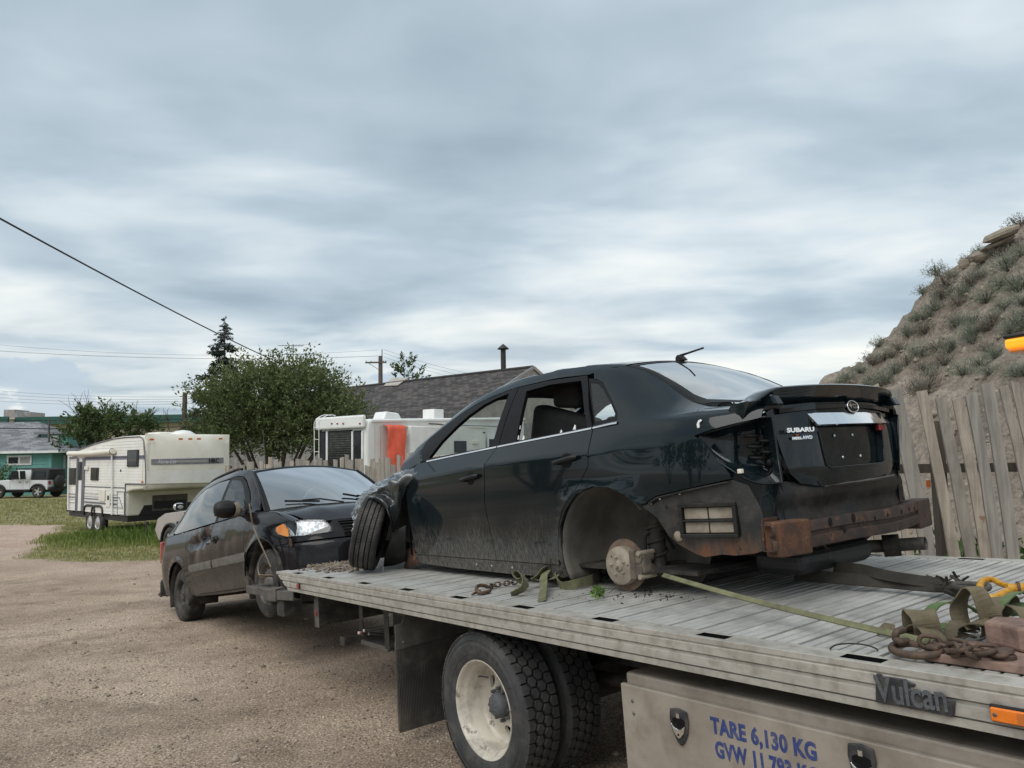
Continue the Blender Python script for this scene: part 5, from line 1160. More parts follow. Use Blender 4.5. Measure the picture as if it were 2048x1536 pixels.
# ------------------------------------------------- cabin
panel('floor_pan',[[(2.3,.74),(2.3,-.74),(-.5,-.74),(-.5,.74)]],lambda x,y:V((x,y,.13)),(.4,.4),m_dark,S_,flange=.02)
for sg in (1,-1):
    ir=[(2.1,.13),(2.1,.82),(1.1,.87),(.12,.91),(.5,.13)]
    panel('door_card',[XT(ir)],lambda x,t:(lambda q:V((q.x,sg*(q.y-.075),q.z)))(s_sec(x,t)),(.2,.6),m_inter,S_,flip=sg<0,flange=0)
hl=[(.0,.5),(.6,.535),(1.2,.535),(1.55,.53)]
panel('headliner',[hl+[(x,-y) for x,y in hl[::-1]]],lambda x,y:topf(x,y)-V((0,0,.045)),(.12,.1),m_inter,S_,flip=True,flange=0)
def seat(x,y,w,back_z):
    c=MB().bb(x-.02,x+.5,y-w/2,y+w/2,.16,.38).build('seat_cushion',m_inter,S_,bevel=.06,seg=3)
    MB().bar((x+.02,y,.34),(x-.20,y,back_z),w,.16,up=V((0,1,0))).build('seat_back',m_inter,S_,bevel=.05,seg=3)
    if w<.7: MB().bar((x-.205,y,back_z+.02),(x-.23,y,back_z+.20),.26,.10,up=V((0,1,0))).build('headrest',m_inter,S_,bevel=.04,seg=3)
seat(.98,.37,.62,1.10); seat(1.05,-.37,.54,1.02); seat(.22,0,.84,.90)
for y in (.38,0,-.38): MB().bar((.0,y,.90),(-.03,y,1.06),.24,.09,up=V((0,1,0))).build('headrest',m_inter,S_,bevel=.04,seg=3)
dash=MB(); rows=[]
for i in range(9):
    y=-.70+1.40*i/8; bz=.04*(math.exp(-((y-.36)/.17)**2)); rows.append([V((2.36,y,.80)),V((2.2,y,.845+bz*.3)),V((2.0,y,.835+bz)),V((1.86,y,.79+bz)),V((1.82,y,.6)),V((1.95,y,.35))])
dash.grid(rows,0,True,flip=True).build('dashboard',m_inter,S_,angle=50)
MB().tube([V((1.62+.07*math.sin(a)*-1.0,.36+.185*math.cos(a),.78+.17*math.sin(a))) for a in [2*PI*i/28 for i in range(28)]],.016,8,closed=True).build('steering_wheel',m_inter,S_)
# slivers of broken side glass in the channel
for k,(x,z) in enumerate(((.862,.93),(.80,.922),(.30,.945),(.42,.925),(1.09,1.27),(.872,1.0))):
    q=s_sec(x,s_t(x,z)); MB().prism([(-.012,-.012),(.012,-.010),(.004,.022),(-.006,.012)],-.002,.002,axes(V((q.x,q.y-.012,q.z)),V((1,0,0)),V((0,-.4,1)))).build('glass_shard',m_wtrim,S_)
# ------------------------------------------------- crushed front end of the sedan
def build_front():
    C_=lambda u,v,y:cy(u,v,y)
    # folded fender: control net, rows from door edge forward, columns top -> wheel lip / lower edge
    net=[[C_(846,930,.80),C_(833,950,.845),C_(818,968,.865),C_(806,1000,.875),C_(800,1030,.885),C_(790,1056,.93),C_(786,1062,.95)],
         [C_(838,934,.72),C_(824,946,.82),C_(808,962,.905),C_(800,985,.93),C_(793,1008,.93),C_(787,1034,.965),C_(784,1050,.985)],
         [C_(822,942,.66),C_(806,952,.80),C_(794,962,.93),C_(783,978,.965),C_(779,993,.955),C_(777,1010,1.0),C_(776,1022,1.01)],
         [C_(800,952,.62),C_(784,962,.80),C_(772,972,.92),C_(766,984,1.0),C_(763,992,.99),C_(759,999,1.03),C_(757,1003,1.035)],
         [C_(778,962,.60),C_(762,972,.80),C_(750,984,.93),C_(746,992,1.0),C_(744,998,1.01),C_(742,1003,1.04),C_(741,1006,1.045)],
         [C_(758,972,.58),C_(742,984,.80),C_(732,996,.93),C_(729,1006,.99),C_(728,1013,1.01),C_(729,1018,1.03),C_(730,1022,1.035)],
         [C_(738,988,.55),C_(726,1000,.78),C_(720,1014,.90),C_(718,1026,.95),C_(717,1036,.97),C_(718,1046,.98),C_(719,1056,.985)],
         [C_(726,1004,.50),C_(716,1018,.72),C_(712,1034,.84),C_(711,1050,.88),C_(712,1066,.90),C_(713,1080,.91),C_(715,1092,.91)]]
    # upsample
    rows=[catmull(r,5) for r in net]; nc=len(rows[0]); cols=[catmull([r[j] for r in rows],5) for j in range(nc)]
    G=[[cols[j][i] for j in range(nc)] for i in range(len(cols[0]))]
    for i,r in enumerate(G):
        for j,p in enumerate(r):
            k=min(1,i/6)*min(1,(nc-1-j)/5)
            d=(.034*(1-2.2*abs(noise.noise(p*6.5+V((3,1,2)))))+.020*(1-2.2*abs(noise.noise(p*13+V((1,5,2))))))*k
            r[j]=p+V((0,d,d*.6))
    fe=MB().grid(G,0,True,flip=True).build('crumpled_fender',m_crump,S_,solid=.004)
    lip=[r[-1] for r in G]; MB().tube(lip,.009,6).build('arch_lip',m_trim,fe)
    # buckled bonnet edge behind it
    H=[]
    for i in range(14):
        t=i/13; a=G[int(t*(len(G)-1))][0]; r=[]
        for j in range(12):
            s=j/11; y=a.y+(-.75-a.y)*s; z=a.z+.05*math.sin(PI*s)+.035*math.sin(9*s+3*t)*math.sin(PI*s)-.02*s; x=a.x+.06*math.sin(PI*s)*t
            p=V((x,y,min(z,a.z+.055))); p+=V((0,0,.02*noise.noise(p*5)))*min(1,j/2); r.append(p)
        H.append(r)
    MB().grid(H,0,True,flip=True).build('buckled_bonnet',m_crump,S_,solid=.004)
    # door hinge pillar, rusty inner corner and torn liner
    rows=[]
    for z in (.12,.25,.4,.55,.7,.80): rows.append([V((2.20+.05*(z<.5),.83,z)),V((2.27,.80,z)),V((2.42,.70,z)),V((2.55,.50,z))])
    MB().grid(rows,0,True,flip=False).build('hinge_pillar',m_paintup,S_,solid=.003)
    MB().grid([[C_(806,1140,.78),C_(822,1134,.80),C_(838,1128,.80)],[C_(812,1118,.78),C_(822,1112,.80),C_(832,1112,.81)],[C_(812,1100,.77),C_(820,1096,.79),C_(826,1092,.80)]],0,True).build('rusted_sill_end',m_rust,S_,solid=.004)
    tl=[[C_(788,1062,.93),C_(800,1056,.90),C_(812,1050,.86)],[C_(778,1085,.95),C_(795,1082,.90),C_(812,1082,.84)],[C_(769,1110,.95),C_(790,1108,.88),C_(813,1104,.82)],[C_(767,1133,.93),C_(790,1130,.86),C_(812,1122,.80)]]
    rows=[catmull(r,4) for r in tl]; MB().grid(rows,0,True).build('torn_wheel_liner',m_plast,S_,solid=.003)
    # tyre edge-on: wheel knocked round so that its tread faces out
    p=px(0,0,1); M=CF.inverted()
    bot=cy(735,1150,1.0); R0=.290; 
    ax=(M.to_3x3()@(cr*math.cos(R(12))-cu*math.sin(R(12)))).normalized()      # axle direction
    upv=(M.to_3x3()@(cr*math.sin(R(12))+cu*math.cos(R(12)))); upv=(upv-ax*upv.dot(ax)).normalized()
    ctr=cy(742,1080,1.02)
    Mw=axes(ctr,upv,ax)     # local x up, y axle
    low=min((Mw@V((R0*math.cos(a),h,R0*math.sin(a)))).z for a in [i*.1 for i in range(63)] for h in (-.10,.10))
    ctr=ctr+V((0,0,-low+.002)); Mw=axes(ctr,upv,ax)
    t=MB(); prof=[(.190,-.085),(.200,-.097),(.232,-.104),(.264,-.102),(.279,-.095),(.2860,-.086)]
    gr=(-.058,-.021,.021,.058); cur=[]
    for g in gr: cur+= [(R0-.0015*abs(g)/.06,g-.0055),(R0-.011,g-.004),(R0-.011,g+.004),(R0-.0015*abs(g)/.06,g+.0055)]
    full=prof+[(.2888,-.079)]+cur+[(.2888,.079)]+[(r,-h) for r,h in prof[::-1]]
    t.lathe(full,80,Mw,0,True,mats=[1 if (7<=i<23 and (i-7)%4==1) else 0 for i in range(len(full)-1)])
    # sipes across the shoulder ribs
    for k in range(76):
        a=2*PI*k/76
        for h0,h1 in ((-.088,-.066),(.066,.088),(-.048,-.032),(.032,.048)):
            c=V((math.cos(a),0,math.sin(a))); s=V((-math.sin(a),0,math.cos(a)))
            q=[c*(R0+.0006)+s*(e*.0016)+V((0,h,0)) for h in (h0,h1) for e in (-1,1)]; t.add([Mw@w for w in q],[(0,1,3,2)],1)
    ty_=t.build('knocked_tyre',[m_tyre,m_tgroove],S_,angle=35)
    MB().lathe([(.203,-.09),(.21,-.10),(.19,-.09),(.18,.02),(.07,.03),(.06,.05),(0,.05)],40,Mw).build('wheel_rim',m_gsteel,ty_,angle=40)
    # other front wheel and strut so the nose is carried
    M2=axes(V((2.55,-.78,R0)),V((1,0,0)),V((0,-1,0)))
    t=MB(); t.lathe(full,64,M2,0,True); t=t.build('front_tyre',m_tyre,S_,angle=35); MB().lathe([(.203,-.09),(.21,-.10),(.19,-.09),(.18,.02),(.07,.03),(.06,.08),(0,.08)],32,M2).build('wheel_rim',m_gsteel,t,angle=40)
    MB().bb(2.4,3.1,-.65,.62,.18,.62).build('engine_bay',m_dark,S_,bevel=.05)
    # dangling clip with pale tag beside the tyre
    a=cy(766,1133,.95); MB().tube([a,a+V((0,0,-.04)),a+V((.01,0,-.07))],.003,5).build('dangling_clip',m_cream,S_)
build_front()
# ---------------------------------------------------------------- minivan (x forward from rear axle, y left, z up)
van=thing('black_minivan','black minivan with dented sliding door, front wheels held in the wheel lift behind the flatbed','minivan',VF)
Vn=van
v_zb=hermite([(-.95,1.13),(-.3,1.13),(.45,1.115),(1.4,1.103),(2.45,1.088),(2.75,1.06)])
v_zr=hermite([(-.95,1.16),(-.75,1.235),(-.5,1.395),(-.25,1.55),(0,1.64),(.3,1.675),(.7,1.69),(1.3,1.685),(1.75,1.645),(1.95,1.585),(2.2,1.42),(2.5,1.20),(2.62,1.11)])
v_yr=hermite([(-.95,.78),(-.75,.76),(-.4,.72),(0,.70),(.7,.71),(1.4,.70),(1.9,.69),(2.2,.735),(2.5,.80),(2.62,.83)])
v_zt=hermite([(-.95,1.20),(-.75,1.31),(-.5,1.50),(-.25,1.64),(0,1.705),(.3,1.735),(.7,1.752),(1.3,1.745),(1.75,1.70),(1.90,1.655)])
def v_k(x):
    if x<-.55: return 1-.07*((-.55-x)/.4)**2
    if x>2.45: return 1-.055*((x-2.45)/.6)**1.6
    return 1
def v_sec(x,t):
    zb,zr,zt,yr=v_zb(x),v_zr(x),v_zt(x),v_yr(x)
    low=[(.885,.29),(.925,.33),(.975,.62),(.985,.82),(.968,.98),(.935,zb)]
    if t<=5: P=low; i=min(int(t),4); f=t-i
    else: P=[low[5],((low[5][0]+yr)/2+.018,zb+(zr-zb)*.52),(yr,zr),(yr*.82,zr+(zt-zr)*.55),(0,zt)]; i=min(int(t-5),3); f=t-5-i
    n=len(P)
    if t>5 and i==3: y=P[3][0]*(1-f); z=P[3][1]+(zt-P[3][1])*(1-(1-f)**2)
    else:
        g=lambda j:P[min(max(j,0),n-1)]
        a,b,c,d=g(i-1),g(i),g(i+1),g(i+2)
        h=lambda q:.5*(2*b[q]+(c[q]-a[q])*f+(2*a[q]-5*b[q]+4*c[q]-d[q])*f*f+(3*b[q]-a[q]-3*c[q]+d[q])*f**3)
        y,z=h(0),h(1)
    y*=v_k(x)
    if t<5:
        for cx in (0.02,2.88):
            dd=math.hypot(x-cx,z-.34); y+=.018*math.exp(-((dd-.43)/.05)**2)*(1 if z<.9 else 0)
    return V((x,y,z))
def v_t(x,z):
    a,b=0.0,7.0
    for _ in range(32):
        m=(a+b)/2
        if v_sec(x,m).z<z: a=m
        else: b=m
    return (a+b)/2
def VX(poly,step=.06,closed=True):
    P=densify(poly,(step,step)) if closed else None
    if P is None:
        P=[]
        for a,b in zip(poly,poly[1:]):
            k=max(1,int(math.hypot(b[0]-a[0],b[1]-a[1])/step+.99)); P+= [(a[0]+(b[0]-a[0])*j/k,a[1]+(b[1]-a[1])*j/k) for j in range(k)]
        P.append(poly[-1])
    return [(x,v_t(x,z)) for x,z in P]
arcp=lambda cx,r,a0,a1,n=16,cz=.33:[(cx+r*math.cos(R(a0+(a1-a0)*i/n)),cz+r*math.sin(R(a0+(a1-a0)*i/n))) for i in range(n+1)]
vs_seam=[(1.615,.325),(1.50,.43),(1.432,.547),(1.372,.737),(1.372,.90),(1.382,1.097)]
vs_rear=[(.80,.325),(.72,.397),(.60,.52),(.522,.619),(.42,.813),(.38,.95),(.365,1.11)]
def dent(q):
    d=0
    dx,dz=(q.x-1.14),(q.z-.98); d-=.055*math.exp(-(dx/.16)**2-(dz/.075)**2)
    d+=.030*math.exp(-((q.x-1.27)/.045)**2-((q.z-1.03)/.06)**2)
    d-=.040*math.exp(-((q.x-.80)/.22)**2-((q.z-.93)/.06)**2)
    d+=.014*math.sin(q.x*26+q.z*9)*math.exp(-((q.x-1.0)/.3)**2-((q.z-.95)/.1)**2)
    d-=.016*math.exp(-((q.x-.75)/.12)**2-((q.z-.80)/.12)**2)
    return d
def dent2(q): return -.012*math.exp(-((q.x-1.95)/.13)**2-((q.z-.90)/.13)**2)+.005*math.sin(q.x*20)*math.exp(-((q.x-1.9)/.25)**2-((q.z-.88)/.2)**2)
for sg in (1,-1):
    fl=sg>0
    sf=lambda x,t,sg=sg:(lambda q:V((q.x,sg*q.y,q.z)))(v_sec(x,t))
    ST=(.05,.25); dn=dent if sg>0 else None
    fd=panel('front_door',[VX([(2.46,1.082),(2.47,.92),(2.43,.77),(2.44,.59),(2.50,.42),(2.56,.345),(2.50,.325)]+vs_seam)],sf,ST,m_van,Vn,flip=fl,disp=dent2 if sg>0 else None)
    sl=panel('sliding_door',[VX([(x-.006,z) for x,z in vs_seam[::-1]]+[(x,z) for x,z in vs_rear])],sf,(.035,.16),m_van,Vn,flip=fl,disp=dn)
    panel('rocker',[VX([(2.50,.318),(2.36,.295),(1.5,.292),(.62,.292),(.47,.33),(.80,.318)])],sf,ST,m_van,Vn,flip=fl,flange=.05)
    rq=[(x-.006,z) for x,z in vs_rear[::-1]]+[(.60,.318),(.475,.33)]+arcp(.02,.435,8,172)[0:]+[(-.42,.33),(-.62,.36),(-.86,.42),(-.90,.70),(-.90,1.0),(-.89,1.12),(-.3,1.124)]
    panel('rear_quarter',[VX(rq)],sf,ST,m_van,Vn,flip=fl)
    # front fender
    ff=[(2.466,1.07),(2.476,.92),(2.438,.77),(2.448,.59),(2.455,.45)]+arcp(2.88,.445,166,14)+[(3.36,.60),(3.39,.70),(3.44,.76),(3.43,.865),(3.30,.93),(3.0,1.035),(2.7,1.075),(2.55,1.085)]
    fz=hermite([(2.45,.945),(2.9,.93),(3.3,.865),(3.45,.80)])
    def ffs(x,z,sg=sg):
        q=v_sec(min(x,2.6),v_t(min(x,2.6),min(z,1.05))); k=1-.155*max(0,(x-2.75)/.7)**1.7; y=q.y*k-.05*sstep(.98,1.10,z)*sstep(2.5,3.2,x)
        dd=math.hypot(x-2.88,z-.33); y+=.020*math.exp(-((dd-.45)/.05)**2)
        if x>2.6: y-= .10*sstep(.88,1.07,z)*(x-2.6)/.8
        return V((x,sg*y,z))
    fen=panel('front_fender',[ff],ffs,(.05,.04),m_van,Vn,flip=fl)
    if sg>0:   # rust bite behind the headlight corner
        MB().prism([(3.30,.66),(3.40,.62),(3.45,.66),(3.42,.72),(3.36,.745),(3.31,.71)],0,.004,Matrix(((1,0,0,0),(0,0,1,ffs(3.36,.68).y+.004),(0,1,0,0),(0,0,0,1)))).build('rust_patch',m_rust,fen)
    # glazing: tinted rear side glass, clear front door glass
    gb=lambda x:v_zb(x)+.012
    rg=[(1.385,gb(1.385)),(1.375,1.25),(1.375,1.45),(1.385,1.61),(1.0,1.633),(.53,1.622),(.25,1.585),(.054,1.52),(-.12,1.40),(-.24,1.27),(-.315,1.160),(-.2,1.135),(.45,gb(.45))]
    panel('rear_side_glass',[VX(rg)],sf,ST,m_tint,Vn,flip=fl,flange=0)
    fg=[(1.485,gb(1.485)),(1.475,1.30),(1.468,1.45),(1.475,1.585),(1.62,1.575),(1.78,1.535),(1.90,1.47),(2.05,1.36),(2.20,1.255),(2.28,1.18),(2.33,gb(2.33))]
    panel('front_door_glass',[VX(fg)],sf,ST,m_glass,fd,flip=fl,flange=0)
    fr=[(1.395,gb(1.395)-.006),(1.385,1.30),(1.388,1.50),(1.395,1.628),(1.60,1.618),(1.80,1.575),(1.95,1.50),(2.15,1.365),(2.30,1.245),(2.44,1.12),(2.45,gb(2.45)-.006)]
    panel('window_frame',[VX(fr),VX(fg)],sf,ST,m_trim,fd,flip=fl,flange=.01)
    # roof side rail / pillars above the glass, and rear pillar
    up=[(1.385,1.632),(1.0,1.645),(.53,1.634),(.25,1.597),(.045,1.530),(-.13,1.408),(-.252,1.272),(-.328,1.155),(-.3,1.128)]
    oth=[(-.89,5.05),(-.87,6.0),(-.85,7.15)]+[(x,7.2) for x in (-.5,-.2,.2,.6,1.0,1.4,1.7,1.93)]+[(1.95,7.05),(2.1,7.0),(2.3,7.0),(2.5,6.95),(2.6,6.5),(2.60,5.1),(2.46,5.1)]
    pil=VX(up,closed=False)+oth+VX([(2.45,1.12),(2.31,1.25),(2.16,1.37),(1.96,1.508),(1.81,1.583),(1.60,1.626),(1.39,1.636)],closed=False)
    panel('roof_side_rail',[pil],sf,ST,m_vanup,Vn,flip=fl,flange=.03)
    # dusty body-side mouldings
    for x0,x1,par in ((2.50,1.44,fd),(1.405,.56,sl)):
        rows=[]; n=16
        for dz,dy in ((-.048,-.002),(-.044,.016),(.0,.022),(.044,.016),(.048,-.002)):
            rows.append([(lambda q:V((q.x,sg*(q.y+dy),q.z)))(v_sec(x0+(x1-x0)*i/n,v_t(x0+(x1-x0)*i/n,.637+dz))) for i in range(n+1)])
        MB().grid(rows,0,True,flip=sg<0).build('side_moulding',m_vtrim,par,angle=40)
    for hx,hz,par in ((1.52,.90,fd),(1.24,.87,sl)):
        c=v_sec(hx,v_t(hx,hz)); y=c.y-(.03 if par is sl and sg>0 else 0)
        MB().lathe([(0,.006),(.03,.006),(.045,.012),(.052,.014),(.056,.008),(.058,-.006)],20,Matrix.Translation((hx,sg*y,hz))@(Matrix() if sg>0 else Matrix.Rotation(PI,4,'Z'))@Matrix.Diagonal((1.15,1,.78,1))).build('handle_cup',m_plast,par,angle=60)
        MB().bar((hx+.05,sg*(y+.02),hz+.006),(hx-.05,sg*(y+.02),hz+.006),.02,.03).build('handle',m_plast,par,bevel=.006)
    # mirror
    m0=vy(455,1005,1.18) if sg>0 else None
    if m0 is None: m0=V((2.05,-1.18,1.14)); 
    mc=V((2.26,sg*1.10,1.165)); rows=[]
    for i in range(13):
        a=PI*i/12; r=[]
        for j in range(21):
            b=2*PI*j/20; ex=.075*math.sin(a)**.55; r.append(mc+V((ex*math.cos(b)*(1.25 if math.cos(b)>0 else .75),-sg*.125*math.cos(a),.098*math.sin(a)**.6*math.sin(b))))
        rows.append(r)
    mi=MB().grid(rows,0,True,flip=sg>0).build('door_mirror',m_plast,fd)
    MB().grid([[mc+V((-.060,sg*y,z)) for y in (-.10,0,.10)] for z in (-.065,0,.065)],0,True,flip=sg<0).build('mirror_glass',m_chrome,mi)
    MB().bar(mc-V((0,sg*.09,.03)),(2.36,sg*.90,1.10),.10,.09).build('mirror_arm',m_plast,mi,bevel=.02)
    MB().prism([(2.30,1.11),(2.47,1.11),(2.40,1.20),(2.30,1.26)],.0,.012,Matrix(((1,0,0,0),(0,0,sg,sg*.905),(0,1,0,0),(0,0,0,1)))).build('mirror_sail',m_plast,mi)
    # wheels: steel rims, tyre
    for wx,st in ((0,0),(2.88,0)):
        Mw=Matrix.Translation((wx,sg*.93,.338))@(Matrix.Rotation(PI,4,'Z') if sg>0 else Matrix())
        tb=MB(); tb.lathe([(.192,.012),(.205,-.004),(.25,-.012),(.29,-.006),(.315,.006),(.331,.020),(.338,.04)]+[q for g in (.075,.108,.14) for q in ((.338,g-.006),(.329,g-.005),(.329,g+.005),(.338,g+.006))]+[(.338,.175),(.331,.195),(.29,.225),(.205,.215),(.192,.2)],64,Mw)
        for k in range(64):
            a=2*PI*k/64; c=V((math.cos(a),0,math.sin(a))); s=V((-math.sin(a),0,math.cos(a)))
            for h0,h1 in ((.022,.062),(.152,.193)): tb.add([Mw@(c*(.3388)+s*(e*.003)+V((0,h,0))) for h in (h0,h1) for e in (-1,1)],[(0,1,3,2)],1)
        tb=tb.build('tyre',[m_tyre,m_tgroove],Vn,angle=35)
        rm=MB(); rm.lathe([(.192,.02),(.200,.006),(.196,.0),(.188,.006),(.182,.03),(.175,.05),(.160,.055),(.145,.040),(.118,.030),(.09,.038),(.07,.020),(.055,.012),(.03,.008),(0,.008)],48,Mw).build('steel_rim',m_steel if wx==0 else m_gsteel,tb,angle=45)
        for k in range(12):
            a=2*PI*k/12; MB().lathe([(0,-.001),(.012,-.001),(.015,.002)],10,Mw@Matrix.Translation((.140*math.cos(a),.037,.140*math.sin(a)))).build('rim_hole',m_trim,tb)
        for k in range(5):
            a=2*PI*k/5; MB().lathe([(0,-.004),(.009,-.003),(.011,.012)],6,Mw@Matrix.Translation((.057*math.cos(a),.010,.057*math.sin(a)))).build('lug_nut',m_drotor,tb)
        # arch liner
        rows=[]
        for i in range(19):
            a=R(-20+220*i/18); rows.append([V((wx+.01+.42*math.cos(a),sg*y,.345+.42*math.sin(a))) for y in (.955,.9,.7,.6)]+[V((wx,sg*.6,.34))])
        MB().grid(rows,0,True,flip=sg>0).build('wheel_liner',m_dark,Vn,solid=-.003)
    # tail lamp
    MB().bb(-.935,-.84,sg*.80,sg*.945,.80,1.10).build('tail_lamp',m_red,Vn,bevel=.02)
# ------------------------------------------------- top and ends
def vtop(x,y):
    a,b=6.6,9.0; ya=abs(y)
    for _ in range(24):
        m=(a+b)/2
        if v_sec(x,m).y>ya: a=m
        else: b=m
    q=v_sec(x,(a+b)/2); return V((x,y,q.z))
ro=[(x,v_sec(x,7.2).y) for x in (-.84,-.5,-.1,.3,.7,1.1,1.5,1.75,1.90)]
panel('roof',[ro+[(1.955,.3),(1.965,0),(1.955,-.3)]+[(x,-y) for x,y in ro[::-1]]],lambda x,y:vtop(min(x,1.93),y)+V((max(0,x-1.93),0,-.5*max(0,x-1.93))),(.1,.1),m_vanup,Vn)
for sg in (1,-1): MB().tube(catmull([(-.05,sg*.60,1.68),(.1,sg*.60,1.725),(.5,sg*.61,1.765),(1.2,sg*.60,1.76),(1.4,sg*.60,1.735)],5),.017,8).build('roof_rack_rail',m_plast,Vn)
for x in (.25,.9): MB().tube(catmull([(x,.60,1.75),(x,.3,1.80),(x,-.3,1.80),(x,-.60,1.75)],5),.014,8).build('roof_rack_bar',m_plast,Vn)
# windshield: swept in plan
def wsf(s,t):
    "s -1..1 across, t 0 bottom..1 top"
    xb=2.98-.36*abs(s)**2.0; zb=1.075+.05*0-.0*abs(s); xt=1.975-.06*s*s; zt_=1.675-.055*s*s
    yb=.80; yt=.665; x=xb+(xt-xb)*t; z=zb+.04*(1-s*s)*.4+(zt_-zb-.016*(1-s*s))*t+.035*math.sin(PI*t); return V((x,s*(yb+(yt-yb)*t),z))
wo=[(-1,0),(0,0),(1,0),(1,1),(0,1),(-1,1)]
wi=[(-.95,.02),(0,.02),(.95,.02),(.955,.95),(0,.955),(-.955,.95)]
panel('windshield',[wo],wsf,(.12,.12),m_wsh,Vn,flange=0)
panel('windshield_frit',[wo,wi],lambda s,t:wsf(s,t)+V((.002,0,.003)),(.1,.1),m_trim,Vn,flange=0)
for sg in (1,-1): MB().tube([wsf(sg*1.0,t/10)+V((0,sg*.008,.002)) for t in range(11)],.014,8).build('pillar_moulding',m_vanup,Vn)
# cowl, wipers
cw=[]
for i in range(21):
    s=-1+i/10; a=wsf(s,0); cw.append([a+V((-.0,0,.002)),a+V((.05,0,-.012)),a+V((.11*(1-.5*abs(s)),0,-.028))])
MB().grid(cw,0,True,flip=True).build('cowl_grille',m_plast,Vn)
for y0,y1,t1 in ((.10,.62,.10),(-.55,.02,.13)):
    a=wsf(y0/.8,0)+V((.06,0,.01)); b=wsf(y1/.79,t1)+V((.01,0,.028)); MB().tube([a,a.lerp(b,.4)+V((0,0,.03)),b.lerp(a,.3)+V((0,0,.012))],.009,6).build('wiper_arm',m_trim,Vn)
    e=wsf((y1-.30)/.8,t1*.35)+V((.015,0,.022)); MB().bar(e,b,.010,.02).build('wiper_blade',m_trim,Vn)
# bonnet
def hood(s,t):
    "s -1..1 across, t 0 at cowl .. 1 at nose"
    a=wsf(max(-1,min(1,s)),0)+V((.10*(1-.5*abs(s)),0,-.028)); xn=3.70-.24*abs(s)**2.2; zn=.875-.015*s*s
    wd=.80-.08*t; x=a.x+(xn-a.x)*t; z=a.z+(zn-a.z)*(max(t,0)**1.35)+.045*math.sin(PI*min(1,t*1.0))*(1-.3*abs(s))
    z+=.016*math.exp(-((abs(s)-.62)/.10)**2)*(1-t*.8)
    return V((x,s*wd,z))
panel('bonnet',[[(-1,0),(-.5,0),(0,0),(.5,0),(1,0),(1,.5),(.97,.85),(.80,1),(.4,1),(0,1),(-.4,1),(-.80,1),(-.97,.85),(-1,.5)]],hood,(.07,.06),m_vanup,Vn,flip=True,flange=.02)
for sg in (1,-1):
    rows=[]
    for i in range(15):
        f=i/14; a=hood(sg*1.0,min(f,.86)); xx=2.50+(3.43-2.50)*f; zt_=hermite([(2.5,1.085),(2.7,1.075),(3.0,1.035),(3.30,.93),(3.43,.875)])(xx)
        q=v_sec(2.6,v_t(2.6,min(zt_,1.05))); y=q.y*(1-.155*max(0,(xx-2.75)/.7)**1.7)-.05*sstep(.98,1.10,zt_)*sstep(2.5,3.2,xx)
        if xx>2.6: y-=.10*sstep(.88,1.07,zt_)*(xx-2.6)/.8
        b=V((xx,sg*y,zt_-.002)); a=a-V((0,0,.006)); rows.append([a.lerp(b,k/5)+V((0,0,.012*math.sin(PI*k/5))) for k in range(6)])
    MB().grid(rows,0,True,flip=sg<0).build('fender_top',m_vanup,Vn)
# nose: bumper and fascia as a swept sheet
def nose(s,z):
    ya=abs(s); y=.93*math.sin(ya*PI/2)**.9*(1 if s>0 else -1)
    x0=3.80-.66*(1-math.cos(ya*PI/2))**1.15
    pr=hermite([(.24,-.10),(.30,-.03),(.45,.03),(.60,.035),(.66,.02),(.68,-.008),(.74,-.025),(.82,-.07),(.90,-.13)])
    return V((x0+pr(z)*(1-.35*ya),y,z))
bo=[(-.98,.67),(-.98,.40),(-.93,.27),(-.5,.245),(0,.24),(.5,.245),(.93,.27),(.98,.40),(.98,.67),(.5,.675),(0,.675),(-.5,.675)]
panel('front_bumper',[bo],nose,(.06,.03),m_vanup,Vn,flip=False,flange=.04)
up=[(-.98,.685),(-.5,.69),(0,.69),(.5,.69),(.98,.685),(.97,.73),(.62,.74),(.42,.80),(.36,.868),(0,.872),(-.36,.868),(-.42,.80),(-.62,.74),(-.97,.73)]
gr=[(-.33,.845),(-.30,.72),(0,.712),(.30,.72),(.33,.845),(0,.85)]
fas=panel('front_fascia',[up,gr],nose,(.05,.03),m_vanup,Vn,flip=False,flange=.03)
MB().grid([[nose(-.34+.68*i/12,z)-V((.05,0,0)) for i in range(13)] for z in (.70,.78,.86)],0,True).build('grille_back',m_trim,fas)
for z in (.735,.765,.795,.825): MB().tube([nose(-.32+.64*i/12,z)-V((.012,0,0)) for i in range(13)],.008,6).build('grille_bar',m_plast,fas)
# headlights
for sg in (1,-1):
    hlp=[(.40,.745),(.60,.738),(.80,.752),(.90,.79),(.93,.83),(.90,.865),(.80,.885),(.60,.895),(.44,.875),(.385,.80)]
    hs=lambda s,z,sg=sg:nose(sg*s,z)+V((.012,0,0))
    lo=[(sg*a,b) for a,b in hlp]
    hn=lambda s,z:nose(s,z)+V((.014-.0*s,0,0))
    hl_=panel('headlight_reflector',[lo],lambda s,z:nose(s,z)-V((.020,0,0)),(.04,.03),m_refl,Vn,flip=False,flange=0)
    panel('headlight_lens',[lo],hn,(.04,.03),m_hlens,hl_,flip=False,flange=0)
    am=[(sg*a,b) for a,b in ((.775,.745),(.90,.785),(.935,.83),(.90,.868),(.80,.885),(.765,.82))]
    panel('indicator',[am],lambda s,z:nose(s,z)+V((.002,0,0)),(.03,.03),m_hamber,hl_,flip=False,flange=0)
    panel('lamp_bezel',[[(sg*(.63+(a-.63)*1.03),.815+(b-.815)*1.07) for a,b in hlp],lo],lambda s,z:nose(s,z)+V((.006,0,0)),(.03,.02),m_trim,hl_,flip=False,flange=.01)
